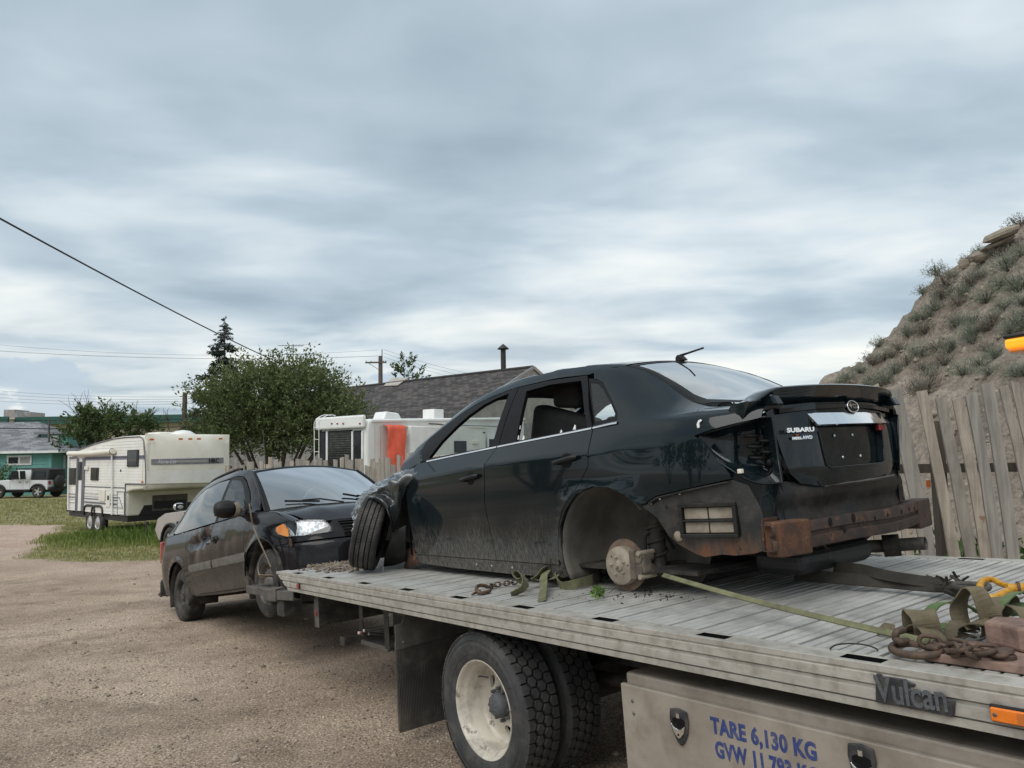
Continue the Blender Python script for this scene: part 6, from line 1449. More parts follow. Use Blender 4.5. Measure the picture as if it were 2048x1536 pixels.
# underbody, cabin
panel('floor_pan',[[(3.3,.70),(3.3,-.70),(-.8,-.78),(-.8,.78)]],lambda x,y:V((x,y,.27)),(.5,.5),m_dark,Vn,flip=True,flange=.02)
MB().bb(-.92,-.86,-.90,.90,.35,1.12).build('tailgate',m_van,Vn,bevel=.03)
panel('tailgate_glass',[[(-.78,.60),(-.30,.54),(-.30,-.54),(-.78,-.60)]],lambda x,y:vtop(x,y)+V((-.004,0,.006)),(.1,.1),m_tint,Vn,flange=.004)
MB().bb(-1.03,-.90,-.93,.93,.36,.60).build('rear_bumper',m_plast,Vn,bevel=.05,seg=3)
MB().bar((-.99,.88,.44),(-1.03,.92,.37),.04,.05).build('bumper_bracket',m_steel,Vn)
MB().bb(2.3,2.75,-.80,.80,.75,1.06).build('dashboard',m_inter,Vn,bevel=.08,seg=3)
for y in (.42,-.42):
    MB().bb(1.2,1.75,y-.27,y+.27,.45,.72).build('seat_cushion',m_inter,Vn,bevel=.06,seg=3); MB().bar((1.28,y,.65),(1.05,y,1.20),.52,.16,up=V((0,1,0))).build('seat_back',m_inter,Vn,bevel=.05,seg=3); MB().bar((1.05,y,1.22),(1.02,y,1.42),.28,.1,up=V((0,1,0))).build('headrest',m_inter,Vn,bevel=.04,seg=3)
MB().bb(-.4,.2,-.7,.7,.45,1.2).build('rear_bench',m_inter,Vn,bevel=.08,seg=3)
MB().bb(2.7,3.3,-.6,.6,.35,.80).build('engine_block',m_dark,Vn,bevel=.04)
MB().tube([(0,-.75,.33),(0,.75,.33)],.05,10).build('rear_axle',m_dark,Vn)
# ------------------------------------------------- tow straps on the van
def zz(a,b): return (320+a*.2344,900+b*.2344)
def vstrap(pts,w,name,label,mat,th=.005):
    P=catmull([vy(*zz(a,b),y) for a,b,y in pts],6); o=MB().ribbon(P,V((1,.2,.3)),w,th).build(name,mat,None,M=VF); return tag(o,label,'strap')
vstrap([(760,455,1.14),(775,540,1.12),(792,640,1.05),(830,740,1.06),(885,860,1.05),(945,1000,1.02)],.026,'tie_down_strap','thin tan strap running from the minivan mirror down to its front wheel',m_tan)
MB_=MB(); mc=V((2.30,1.0,1.15)); MB_.ribbon([mc+V((.068*math.cos(a),.02*math.sin(a*.5),.075*math.sin(a))) for a in [2*PI*i/20 for i in range(21)]],V((0,1,0)),.045,.006); tag(MB_.build('mirror_strap_loop',m_tan,None,M=VF),'tan strap loop wrapped round the minivan mirror arm','strap')
vstrap([(965,1075,1.0),(900,1075,1.06),(850,1078,1.08)],.05,'wheel_strap','pale webbing strap from the deck tail to the minivan front wheel',m_tan)
vstrap([(850,1078,1.08),(835,1000,1.07),(870,905,1.05),(930,870,1.0)],.03,'wheel_strap','narrow pale strap looped over the minivan front tyre',m_tan)
# ---------------------------------------------------------------- background buildings, trailers and vehicles
def yawM(p,ang): return Matrix.Translation(p)@Matrix.Rotation(ang,4,'Z')
def gz(p): return V((p[0],p[1],ground(p[0],p[1])))
# ---- cream fifth-wheel trailer: local x toward the nose, y toward its door side (facing us), z up from ground
def build_fifth():
    D1=20.4; c=px(290,900,D1); rear=V((-.749,.663,0)); fwd=-rear; left=V((-.663,-.749,0))   # door side faces the camera
    # local: x=fwd, y = left-of-travel ; door side is the trailer's right side -> use y toward camera
    o=V((c.x,c.y,0)); zg=-.42; o.z=zg
    M=Matrix(((fwd.x,left.x,0,o.x),(fwd.y,left.y,0,o.y),(0,0,1,o.z),(0,0,0,1)))
    t=thing('fifth_wheel_trailer','cream fifth wheel camper trailer with raised nose parked on the grass','trailer',M)
    def P(u,v,y=0.0): return fhit(M,u,v,1,y)
    Z=lambda a,b,y=0.0:P(a*.2344,780+b*.2344,y)
    Wd=2.44; top=Z(1215,375).z; 
    xr=Z(590,600).x; zl=Z(590,1010).z+.02; zr=Z(590,535).z; xk=Z(1205,400).x; zk=top; xn=.0
    xs_=Z(1070,850).x                       # where the belly steps up under the nose
    zs=Z(1080,815).z; zn=Z(1245,810).z; zb=Z(1075,1080).z
    rp=[(lambda w:(w.x,w.z))(Z(*q)) for q in ((598,528),(640,512),(800,452),(960,408),(1060,394),(1180,386))]
    side=[(xr,zl),(xr,rp[0][1]-.1)]+rp+[(xn-.02,zk-.05),(xn+.02,zk-.25),(xn+.03,zn+.05),(xn-.0,zn-.12),(xs_+.35,zs-.14),(xs_,zs-.22),(xs_,zb),(xr+.3,zl-.02)]
    My=lambda y0:Matrix(((1,0,0,0),(0,0,-1,y0),(0,1,0,0),(0,0,0,1)))
    b=MB().prism(side,.001,Wd,My(0)).build('body_shell',m_cream,t,bevel=.06,seg=3)
    # nose cap bulges ahead of the shell
    rows=[]
    for i in range(15):
        y=-.0-Wd*i/14; r=[]; bow=.22*math.sin(PI*i/14)**.6
        for f,z in ((0,zk+.0),(.35,zk-.10),(.75,zk-.35),(1,zk-.8),(1.0,zn+.28),(.86,zn+.02),(.55,zn-.10),(0.2,zn-.14)): r.append(V((xn-.05+bow*f*1.0+.02,y,z)))
        rows.append(catmull(r,3))
    cap=MB().grid(rows,0,True,flip=True).build('nose_cap',m_cream,t)
    # lap siding boards on the door side: each a shallow bevelled strip
    zlo=zb+.03; n=26; zt_=zk-.1; bh=(zt_-zlo)/n
    for k in range(n):
        z0=zlo+bh*k; z1=z0+bh-.004
        def roofx(z):  # left end limited by sloping roof
            if z<rp[0][1]-.06: return xr+.03
            for (xa,za),(xb,zb_) in zip(rp,rp[1:]):
                if z<zb_-.06: return xa+(xb-xa)*max(0,(z+.06-za)/(zb_-za))+.12
            return xk
        x0=roofx(z1); x1=xn-.10 if z0>zn+.02 else xs_-.03
        if x1-x0<.3: continue
        MB().prism([(z0,.001),(z1,.001),(z1,.006),(z0,.013)],x0,x1,Matrix(((0,0,1,0),(0,1,0,0),(1,0,0,0),(0,0,0,1)))).build('siding_board',m_sidew,t)
    def sidebox(u0,v0,u1,v1,name,mat,th=.03,par=t,bev=.02,y0=.012):
        a=Z(u0,v0);b_=Z(u1,v1); return MB().bb(min(a.x,b_.x),max(a.x,b_.x),y0,y0+th,min(a.z,b_.z),max(a.z,b_.z)).build(name,mat,par,bevel=bev)
    for u0,v0,u1,v1 in ((1097,512,1188,655),(785,662,845,772),(594,665,652,808),(677,612,703,770)):
        w=sidebox(u0,v0,u1,v1,'window',m_blackp,.03); sidebox(u0+9,v0+10,u1-9,v1-10,'pane',m_dkwin,.006,w,.004,.0425)
        if v1<700: sidebox(u0+8,(v0+v1)/2+12,u1-8,(v0+v1)/2+17,'sash_bar',m_gsteel,.004,w,0,.049)
    dr=sidebox(660,583,716,1035,'door',m_sidew,.012,bev=.01); 
    for a,b_ in ((663,668),(712,718)): sidebox(a,583,b_,1035,'door_trim',m_greyst,.006,dr,0,.0245)
    for v0,v1,mm in ((571,577,m_greyst),(583,589,m_purp)): sidebox(725,v0,1232,v1,'stripe',mm,.004,bev=0,y0=.0135); sidebox(596,v0,665,v1,'stripe',mm,.004,bev=0,y0=.0135)
    for v0,v1 in ((826,831),): sidebox(722,v0,1068,v1,'stripe',m_greyst,.004,bev=0,y0=.0135)
    for v0,v1,mm in ((880,900,m_curt),(905,926,m_hvac),(930,937,m_purp),(962,969,m_greyst)): sidebox(724,v0,1000,v1,'lower_stripe',mm,.004,bev=0,y0=.0135); sidebox(594,v0,712,v1,'lower_stripe',mm,.004,bev=0,y0=.0135)
    # edge trims
    def trim(pts,name='edge_trim',r=.016): MB().tube([Z(*q,.016) for q in pts],r,6).build(name,m_greyst,t)
    trim([(640,522),(800,462),(960,418),(1060,404),(1190,397),(1214,410),(1226,440),(1236,560),(1243,700),(1242,805)]); trim([(1070,802),(1240,806)]); trim([(1068,806),(1066,1075)])
    for pts in ([(1000,868),(1060,870),(1060,1065),(1000,1060),(1000,868)],[(960,916),(1018,918),(1045,1008),(960,1000),(960,916)]): trim(pts,'hatch_trim',.009)
    sidebox(853,850,900,950,'fridge_vent',m_cream,.02); sidebox(912,885,942,1000,'water_heater_hatch',m_cream,.016); sidebox(925,900,938,938,'hatch_vent',m_blackp,.006,y0=.029)
    sidebox(735,650,762,682,'porch_light',m_cream,.05); sidebox(1030,678,1038,697,'key_plate',m_blackp,.012); sidebox(1211,775,1226,790,'side_marker',m_orange,.02)
    # awning roll and arms
    aw=MB().tube([Z(588,543,.10),Z(760,541,.10),Z(968,523,.10)],.075,12).build('awning_roll',m_cream,t); MB().tube([Z(955,520,.06),Z(955,1065,.06)],.028,8).build('awning_arm',m_white,t); MB().tube([Z(586,545,.06),Z(580,1015,.06)],.028,8).build('awning_arm',m_white,t)
    MB().lathe([(0,0),(.085,.004),(.085,.03)],14,Matrix.Translation(Z(960,523,.1))@Matrix.Rotation(PI/2,4,'Z')).build('awning_end_cap',m_blackp,t)
    # nose graphics
    def NZ(a,b):
        q=fhit(M,a*.2344,780+b*.2344,0,xn+.16); i=-q.y/Wd; bow=.22*math.sin(PI*min(max(i,0),1))**.6; return V((xn-.05+bow+.035,q.y,q.z))
    def cap_strip(u0,u1,v0,v1,name,mat,d=0.0,n=10,skew=0):
        r=[]
        for k in range(n+1):
            u=u0+(u1-u0)*k/n; r.append([NZ(u,v0-(u-1300)*.022)+V((d,0,0)),NZ(u,v1-(u-1300)*.022)+V((d,0,0))])
        return MB().grid(r,0,True).build(name,mat,cap)
    cap_strip(1302,1918,590,638,'nose_band',m_hvac,.002); cap_strip(1305,1915,592,600,'nose_band_line',m_purp,.006); cap_strip(1305,1915,628,636,'nose_band_line',m_purp,.006)
    cap_strip(1480,1770,606,622,'nose_band_grey',m_curt,.006); cap_strip(1258,1950,690,800,'nose_lower_strip',m_sidew,.004)  # lower strip takes the siding colour
    a=NZ(1778,596);b_=NZ(1870,594); Mt=axes(a+V((.014,0,-.085)),(b_-a),V((0,0,1)))
    tm=text_mesh('HRC',.17,.002,Mt,m_blackp,'maker_lettering',cap,bold=.006); xs=[(Mt.inverted()@q.co).x for q in tm.data.vertices]; k=(b_-a).length/(max(xs)-min(xs)); tm.data.transform(Mt@Matrix.Diagonal((k,1,1,1))@Mt.inverted())
    a=NZ(1345,612);b_=NZ(1500,610); Mt=axes(a+V((.014,0,-.05)),(b_-a),V((0,0,1)))
    tm=text_mesh('Aluma-Lite',.15,.002,Mt,m_wtrim,'script_lettering',cap,shear=.4); xs=[(Mt.inverted()@q.co).x for q in tm.data.vertices]; k=(b_-a).length/(max(xs)-min(xs)); tm.data.transform(Mt@Matrix.Diagonal((k,1,1,1))@Mt.inverted())
    for u,v in ((1305,421),(1535,418),(1615,418),(1688,417),(1885,415)):
        q=NZ(u,v); MB().box(q+V((.02,0,0)),(.03,.12,.05)).build('clearance_light',m_orange,cap,bevel=.012)
    # belly front wall, gas locker hatch, frame, wheels, roof gear
    xf=xs_; 
    MB().bb(xf-.02,xf+.06,-Wd+.06,-.03,zb,zs-.16).build('belly_front',m_cream,t,bevel=.05)
    MB().bb(xf+.061,xf+.075,-1.75,-.72,zb+.10,zb+.55).build('locker_hatch',m_gsteel,t,bevel=.02); MB().bb(xf+.0755,xf+.083,-1.70,-.77,zb+.16,zb+.38).build('locker_opening',m_blackp,t)
    MB().prism([(-.05-.3,zb),(-.2-.3,zb+.28),(-2.0,zb+.30),(-2.1,zb)],0,.012,Matrix(((0,0,1,xf+.061),(1,0,0,0),(0,1,0,0),(0,0,0,1)))).build('black_apron',m_blackp,t)
    MB().bb(xr,xf+.05,-Wd+.1,-.06,zb-.16,zb-.01).build('chassis',m_blackp,t); MB().bb(xr-.08,xr+.5,-Wd+.05,.005,zl-.12,zl+.05).build('rear_bumper',m_blackp,t)
    for dx in (0,-.62):
        wc=Z(832,1130); MB_=MB().lathe([(.20,.005),(.22,-.012),(.30,-.01),(.345,.03),(.345,.16),(.30,.19),(.2,.19)],32,Matrix.Translation((wc.x+dx,-.13,.33))@Matrix.Rotation(PI,4,'Z')@Matrix.Translation((0,-.13,0))).build('tyre',m_tyre,t); MB().lathe([(.205,.0),(.19,.02),(.12,.0),(.06,-.02),(0,-.02)],24,Matrix.Translation((wc.x+dx,-.0,.33))@Matrix.Rotation(PI,4,'Z')).build('rim',m_silver,MB_)
        pts=[V((wc.x+dx-.42,.02,.52)),V((wc.x+dx-.36,.02,.78)),V((wc.x+dx,.02,.82)),V((wc.x+dx+.36,.02,.78)),V((wc.x+dx+.42,.02,.52))]; MB().tube(catmull(pts,4),.035,8).build('fender_flare',m_blackp,t)
    a=Z(883,400); MB().bb(xk-2.3,xk-1.5,-1.4,-.8,zk-.28,zk-.02).build('roof_vent',m_white,t,bevel=.06); MB().bb(xk-1.4,xk-.6,-1.7,-.7,zk-.05,zk+.09).build('air_conditioner',m_cream,t,bevel=.07,seg=3); MB().lathe([(0,.13),(.2,.10),(.33,.02),(.34,0)],20,Matrix.Translation((xk-.1,-1.2,zk))@Matrix.Rotation(PI/2,4,'X')).build('roof_dome',m_white,t)
    for y in (-.4,-2.0): MB().bb(-.75,-.67,y-.04,y+.04,.0,zb-.15).build('landing_leg',m_steel,t)
    def bake(o):
        for ch in o.children:
            ch.data.transform(Matrix.Diagonal((1,-1,1,1))); ch.data.flip_normals(); bake(ch)
    bake(t); t.matrix_world=M@Matrix.Diagonal((1,-1,1,1))
build_fifth()
# ---- white camper with orange tarp
def build_rv():
    c=px(733,900,25.0); sd=V((.60,.80,0)).normalized(); rr=V((-sd.y,sd.x,0))   # side runs away to the right; rear runs away to the left
    zg=ground(c.x,c.y); M=Matrix(((sd.x,rr.x,0,c.x),(sd.y,rr.y,0,c.y),(0,0,1,zg),(0,0,0,1)))
    t=thing('white_camper','tall white camper with rear ladder standing behind the plank fence','camper',M)
    Z3=lambda a,b:(580+a*.27344,620+b*.27344)
    SX=lambda a,b,y=0.0:fhit(M,*Z3(a,b),1,y); RX=lambda a,b,x=0.0:fhit(M,*Z3(a,b),0,x)
    zt_=RX(555,795).z; Wd=2.40; Ln=9.0
    sh=[(.02,.45),(.02,zt_-.35),(.10,zt_-.06),(.22,zt_),(Ln,zt_+.32),(Ln,.45)]
    MB().prism(sh,.0,Wd,Matrix(((1,0,0,0),(0,0,1,0),(0,1,0,0),(0,0,0,1)))).build('body_shell',m_white,t,bevel=.10,seg=4)
    MB().bar((.2,-.03,zt_-.075),(Ln,-.03,zt_+.235),.05,.07).build('roof_gutter',m_white,t,bevel=.01)
    # rear fascia frames and dark glass
    def rbox(a0,b0,a1,b1,name,mat,th,par,bev,x0):
        p=RX(a0,b0);q=RX(a1,b1); return MB().bb(x0-th,x0,min(p.y,q.y),max(p.y,q.y),min(p.z,q.z),max(p.z,q.z)).build(name,mat,par,bevel=bev)
    hood=rbox(205,790,556,862,'rear_brow',m_white,.16,t,.06,.02)
    for a0,b0,a1,b1 in ((225,898,262,1140),(285,893,448,1140),(470,890,514,1150)):
        w=rbox(a0-6,b0-8,a1+6,b1+20,'rear_window_frame',m_trim,.02,t,.03,.015); rbox(a0,b0,a1,b1+12,'rear_pane',m_dkwin,.006,w,.02,-.0055)
    for k in range(13): rbox(290,905+k*17,444,907+k*17,'blind_slat',m_steel,.003,t,0,-.012)
    for a in (272,458,530): rbox(a-5,888,a+6,1190,'window_post',m_white,.05,t,.012,.015)
    for a in (305,345,388,510):
        q=RX(a,831,-.15); MB().box((-.15,q.y,q.z),(.03,.09,.05)).build('clearance_light',m_red,t,bevel=.015)
    # ladder on the far rear corner
    for a in (178,212):
        pts=[RX(a,1140,-.14),RX(a,900,-.14),RX(a,830,-.14),RX(a+25,790,-.1),RX(a+75,768,.1),RX(a+120,772,.35)]; MB().tube(catmull(pts,5),.016,8).build('ladder_rail',m_white,t)
    for b in (860,945,1035): MB().tube([RX(178,b,-.14),RX(212,b+3,-.14)],.012,6).build('ladder_rung',m_white,t)
    # slide-out box and vents
    p=SX(850,850);q=SX(1500,1150); sl=MB().bb(p.x,p.x+4.2,-.22,.05,.75,p.z).build('slide_out',m_white,t,bevel=.03)
    MB().bar((p.x-.5,-.05,SX(600,845).z),(p.x+4.3,-.24,p.z+.03),.05,.05).build('slide_topper',m_cream,t)
    for a in (620,660): s=SX(a,900); MB().bb(s.x,s.x+.012,-.006,-.0005,.6,s.z+.25).build('side_seam',m_curt,t)
    a=SX(668,770,.7); MB().prism([(0,0),(.95,0),(.78,.26),(.15,.30)],0,.6,Matrix(((1,0,0,a.x),(0,0,1,.6),(0,1,0,zt_+.03),(0,0,0,1)))).build('air_conditioner',m_white,t,bevel=.06)
    a=SX(1040,760,.6); MB().bb(a.x,a.x+.55,.5,1.1,zt_+.05,zt_+.50).build('roof_locker',m_white,t,bevel=.02); MB().bb(a.x+.6,a.x+1.4,.5,1.1,zt_+.05,zt_+.42).build('roof_vent_hood',m_gsteel,t,bevel=.05)
    MB().tube([SX(1015,832,-.3),SX(1085,835,-.3),SX(1130,842,-.3)],.03,6).build('slide_bracket',m_gsteel,t)
    # details glimpsed through the sedan windows
    def sbox(u0,v0,u1,v1,name,mat,th=.04):
        p=fhit(M,u0,v0,1,-.22);q=fhit(M,u1,v1,1,-.22); return MB().bb(min(p.x,q.x),max(p.x,q.x),-.22-th,-.2215,min(p.z,q.z),max(p.z,q.z)).build(name,mat,t,bevel=.01)
    w=sbox(908,882,932,905,'window',m_trim); sbox(910,884,930,903,'pane',m_dkwin,.045); sbox(944,882,956,888,'porch_light',m_cream,.06); sbox(974,868,1001,960,'door',m_white,.03); sbox(977,878,991,900,'door_pane',m_dkwin,.04); sbox(966,864,970,866,'marker',m_blackp)
    sbox(880,850,1020,853,'stripe',m_greyst,.004)
    MB().bb(.1,Ln,.15,Wd-.15,.30,.44).build('chassis',m_blackp,t)
    for x in (4.2,5.1):
        for y in (.12,Wd-.12): MB().lathe([(0,-.1),(.2,-.1),(.3,-.1),(.36,-.06),(.36,.06),(.3,.1),(0,.1)],24,Matrix.Translation((x,y,.36))).build('tyre',m_tyre,t)
    # orange tarp hung over the side
    a=SX(712,845,-.26); b_=SX(848,845,-.26); zb=SX(712,1190,-.26).z; rows=[]
    for i in range(15):
        f=i/14; r=[]
        for j in range(19):
            g=j/18; x=a.x+(b_.x-a.x)*g*(1-.02*math.sin(f*3)); yy=-.26-.045*math.sin(g*11+1.4*math.sin(f*4))*(.35+f*.5)-.05*math.exp(-((g-.35)/.14)**2)*math.sin(PI*f)-.02*math.sin(f*9+g*6); r.append(V((x,yy,a.z+(zb-a.z)*f)))
        rows.append(r)
    rows.insert(0,[V((p.x,-.05,p.z+.04)) for p in rows[0]])
    o=MB().grid(rows,0,True).build('orange_tarp',m_tarp,None,M=M,solid=.006); tag(o,'bright orange tarp hanging down the side of the white camper','tarp')
build_rv()
# ---- shingle-roofed shed
def shingle_roof(par,A,B,Cc,Dd,rowh,tabw,mats,name='shingle',limit=300,lift=.012):
    """A,B: eave ends (left,right); Cc,Dd: ridge ends (right,left). Courses of lapped tabs: the largest 300 as parts, the rest joined"""
    A,B,Cc,Dd=map(V,(A,B,Cc,Dd)); nrm=(B-A).cross(Dd-A).normalized()
    if nrm.z<0: nrm=-nrm
    n=max(1,int((Dd-A).length/rowh)); rest=[MB() for _ in mats]; base=MB().add([A,B,Cc,Dd],[(0,1,2,3)]).build('roof_deck',mats[1],par); tabs=[]
    for i in range(n):
        f0=i/n; f1=min(1,(i+1.12)/n); L0=A.lerp(Dd,f0);R0=B.lerp(Cc,f0);L1=A.lerp(Dd,f1);R1=B.lerp(Cc,f1); m=max(1,int((R0-L0).length/tabw)); off=.5*(i%2)
        for k in range(m):
            a=(k+off*.0+(.0 if k else 0))/m; b=(k+1)/m-.06/m
            if off: a=min(1,a+.5/m); b=min(1,b+.5/m)
            if b-a<.01/m: continue
            w=random.uniform(.6,1.3); j=random.uniform(-.08,.08)/n
            p=[L0.lerp(R0,a)+(L1-L0)*j*n*.3+nrm*lift*w,L0.lerp(R0,b)+(L1-L0)*j*n*.3+nrm*lift*w,L1.lerp(R1,b)+nrm*.002,L1.lerp(R1,a)+nrm*.002,L0.lerp(R0,a)+nrm*.001,L0.lerp(R0,b)+nrm*.001]
            tabs.append((p,random.choice(range(len(mats)))))
    return tabs,rest,mats,name
def finish_shingles(par,tabs,mats,name,toworld,limit=300):
    def size(p): c=toworld@p[0]; return -c.length
    tabs.sort(key=lambda q:size(q[0]),reverse=True); fs=[(0,1,2,3),(4,5,1,0)]
    rest=MB()
    for i,(p,k) in enumerate(tabs):
        if i<limit: MB().add(p,fs).build(name,mats[k],par)
        else: rest.add(p,fs,k)
    if rest.v: stuff(rest.build(name+'_courses',mats,par))
def build_shed():
    t=thing('shingled_building','long low building with weathered dark shingle roof and black stovepipe','building',Matrix())
    r1=px(1066,735,37.5); r0=px(560,783,52)
    r0.z=r1.z
    d=(r1-r0); d.z=0; d.normalize(); n=V((d.y,-d.x,0))
    if n.dot(CAM-r1)<0: n=-n
    run=5.6; drop=2.75; e1=r1+n*run-V((0,0,drop)); e0=r0+n*run-V((0,0,drop)); b1=r1-n*run-V((0,0,drop)); b0=r0-n*run-V((0,0,drop))
    tabs,_,_,_=shingle_roof(t,e0,e1,r1,r0,.22,.42,m_shing)
    finish_shingles(t,tabs,m_shing,'shingle',Matrix.Translation(-CAM))
    MB().add([r0,r1,b1,b0],[(0,1,2,3)]).build('far_roof_slope',m_shing[1],t,solid=.05)
    MB().tube([r0+V((0,0,.03)),r1+V((0,0,.03))],.09,6).build('ridge_cap',m_shing[1],t)
    w0,w1=e0-n*.5,e1-n*.5; v0,v1=b0+n*.5,b1+n*.5; zb=ground(e0.x,e0.y)-.5
    MB().add([V((p.x,p.y,z)) for z in (zb,e0.z-.05) for p in (w0,w1,v1,v0)],[(0,1,5,4),(1,2,6,5),(2,3,7,6),(3,0,4,7)]).build('wall',m_hvac,t)
    MB().add([w1-d*.01+V((0,0,-.05)),v1-d*.01+V((0,0,-.05)),r1-d*.02-V((0,0,.08))],[(0,1,2)]).build('gable',m_ply,t,solid=.05)
    MB().bar(r1+d*.05,e1+d*.05,.10,.14).build('barge_board',m_hvac,t); MB().bar(r1+d*.05,b1+d*.05,.10,.14).build('barge_board',m_ply,t)
    def onroof(u,v,h=0):
        nn=d.cross(n*run-V((0,0,drop))).normalized(); nn=nn if nn.z>0 else -nn; rr=ray(u,v); k=(r1-CAM).dot(nn)/rr.dot(nn); return CAM+rr*k+nn*h
    q=[onroof(u,v,.05) for u,v in ((768,774),(784,758),(818,757),(796,773))]; MB().add(q,[(0,1,2,3)]).build('plywood_patch',m_ply,t,solid=.03)
    b=onroof(1007,741); top=px(1007,697,(b-CAM).dot(cf)); cp=MB().tube([V((b.x,b.y,b.z-.3)),V((b.x,b.y,top.z))],.135,16).build('stovepipe',m_pipe,t)
    MB().lathe([(.0,.28),(.06,.24),(.30,.03),(.30,0),(0,.02)],16,Matrix.Translation((b.x,b.y,top.z-.02))@Matrix.Rotation(PI/2,4,'X')).build('pipe_cap',m_pipe,cp)
    b=onroof(717,832); tp=px(717,799,(b-CAM).dot(cf)); MB().tube([V((b.x,b.y,b.z-.4)),V((b.x,b.y,tp.z))],.11,10).build('vent_stack',m_pole,t)
build_shed()
# ---- teal house
def build_house():
    D=52; t=thing('teal_house','teal clapboard house with grey hipped shingle roof and small dormer','house',Matrix())
    x0=px(-60,950,D).x; x1=px(105,950,D).x; y0=D; zb=ground(-34,D)-.3; ze=px(0,903,D).z
    Yb=D+7.5
    # siding boards on the front wall and the return wall
    MB().bb(x0,x1,y0,Yb,zb,ze).build('wall',m_teal,t)
    nb=13
    for k in range(nb):
        z=zb+.3+(ze-zb-.3)*k/nb; MB().prism([(z,0),(z+(ze-zb-.3)/nb-.01,0),(z+(ze-zb-.3)/nb-.01,.012),(z,.04)],x0,x1,Matrix(((0,0,1,0),(0,-1,0,y0-.001),(1,0,0,0),(0,0,0,1)))).build('siding_board',m_teal,t)
    # bay to the right, set back
    x2=px(150,950,D+2).x; MB().bb(x1+.01,x2,y0+1.6,Yb,zb,ze).build('side_bay',m_teal,t)
    MB().bb(x1-.12,x1+.13,y0-.10,y0+.1,zb,ze-.05).build('corner_board',m_teal,t)
    # hip roof
    rz=px(70,845,D+5).z; e=.6; L=V((x0-6,y0-e,ze)); Rr=V((x2+.5,y0-e,ze)); ridge0=V((x0-2,y0+4.2,rz)); ridge1=V((px(76,845,D+4.2).x,y0+4.2,rz)); Bk=V((x2+.5,Yb+e,ze))
    tabs,*_=shingle_roof(t,L,Rr,ridge1+V((.05,0,0)),ridge0,.30,.7,m_gshing); finish_shingles(t,tabs,m_gshing,'shingle',Matrix.Translation(-CAM),200)
    tabs,*_=shingle_roof(t,Rr,Bk,ridge1+V((0,.1,0)),ridge1,.30,.7,m_gshing); finish_shingles(t,tabs,m_gshing,'hip_shingle',Matrix.Translation(-CAM),80)
    MB().bb(L.x,Rr.x,y0-e-.03,y0-e+.06,ze-.16,ze+.0).build('fascia',m_wtrim,t); MB().bb(Rr.x-.05,Rr.x+.05,y0-e,Yb+e,ze-.16,ze).build('fascia',m_wtrim,t)
    def win(u0,v0,u1,v1,D_,name='window',split=True):
        a=px(u0,v0,D_);b=px(u1,v1,D_); f=MB().bb(a.x,b.x,D_-.10,D_-.045,b.z,a.z).build(name,m_wtrim,t,bevel=.01); w=.13
        ms=[(a.x+w,(a.x+b.x)/2-w/2,m_dkwin),((a.x+b.x)/2+w/2,b.x-w,m_curt)] if split else [(a.x+w,b.x-w,m_dkwin)]
        for p,q,mm in ms: MB().bb(p,q,D_-.112,D_-.1005,b.z+w,a.z-w).build('pane',mm,f)
    win(19,911,69,930,D); win(108,911,122,937,D+1.6,split=False); win(126,911,136,937,D+1.6,split=False)
    # dormer
    a=px(83,869,D+1.6);b=px(137,884,D+1.6); MB().bb(a.x,b.x,D+1.6,D+5,b.z-.6,a.z).build('dormer_wall',m_teal,t); MB().bb(a.x-.35,b.x+.35,D+1.3,D+5,a.z,a.z+.16).build('dormer_roof',m_gshing[0],t); win(101,871,120,881,D+1.6,split=False)
    a=px(98,892,D+.6); MB().tube([a-V((0,0,.3)),px(98,839,D+.6)],.075,10).build('service_mast',m_gsteel,t)
build_house()
# ---- beige commercial building far behind
def build_store():
    D=88; t=thing('commercial_building','long flat beige commercial building with dark green roof fascia','building',Matrix())
    x0=px(-260,850,D).x; x1=px(430,850,D).x; zt_=px(0,836,D).z; zb=-1
    MB().bb(x0,x1,D,D+25,zb,zt_).build('wall',m_beige,t)
    xm=px(42,850,D).x; MB().bb(xm,x1+.3,D-1.2,D-.01,zt_-.9,zt_).build('fascia',m_green,t); MB().bb(x0,xm-.01,D-2.4,D-.01,zb,zt_-.2).build('front_wing',m_beige,t); MB().bb(x0-.3,xm+.2,D-2.7,D-2.41,zt_-.75,zt_+.0).build('fascia',m_green,t)
    for u0,u1,v in ((5,28,819),(30,60,824),(235,285,826)):
        a=px(u0,v,D+8);b=px(u1,845,D+8); MB().bb(a.x,b.x,D+8,D+11,zt_-.1,a.z).build('rooftop_unit',m_hvac,t,bevel=.05)
    MB().prism([(px(22,840,D+6).x,zt_),(px(30,822,D+6).x,px(30,822,D+6).z),(px(36,840,D+6).x,zt_)],D+6,D+7.5,Matrix(((1,0,0,0),(0,0,1,0),(0,1,0,0),(0,0,0,1)))).build('unit_hood',m_hvac,t)
build_store()
# ---------------------------------------------------------------- parked vehicles
def extrude_body(par,name,prof,halfw,mat,tumble=None,n=6,bev=.03):
    "closed side profile (x,z) swept across with rounded shoulders; tumble(z)->half width"
    rows=[]; k=len(prof)
    mb=MB(); sec=[]
    fr=[-1,-.97,-.9,0,.9,.97,1]
    for f in fr:
        ins=0 if abs(f)<.95 else (.02 if abs(f)<.99 else .06)
        cx=sum(p[0] for p in prof)/k; cz=sum(p[1] for p in prof)/k; r=[]
        for x,z in prof:
            w=tumble(z) if tumble else halfw; dx,dz=x-cx,z-cz; L=math.hypot(dx,dz); r.append(V((x-dx/L*ins,f*w,z-dz/L*ins)))
        sec.append(r+[r[0]])
    mb.grid(sec,0,True); mb.add(sec[0][:-1],[list(range(k))]); mb.add(sec[-1][:-1],[list(range(k))[::-1]])
    return mb.build(name,mat,par,angle=45)
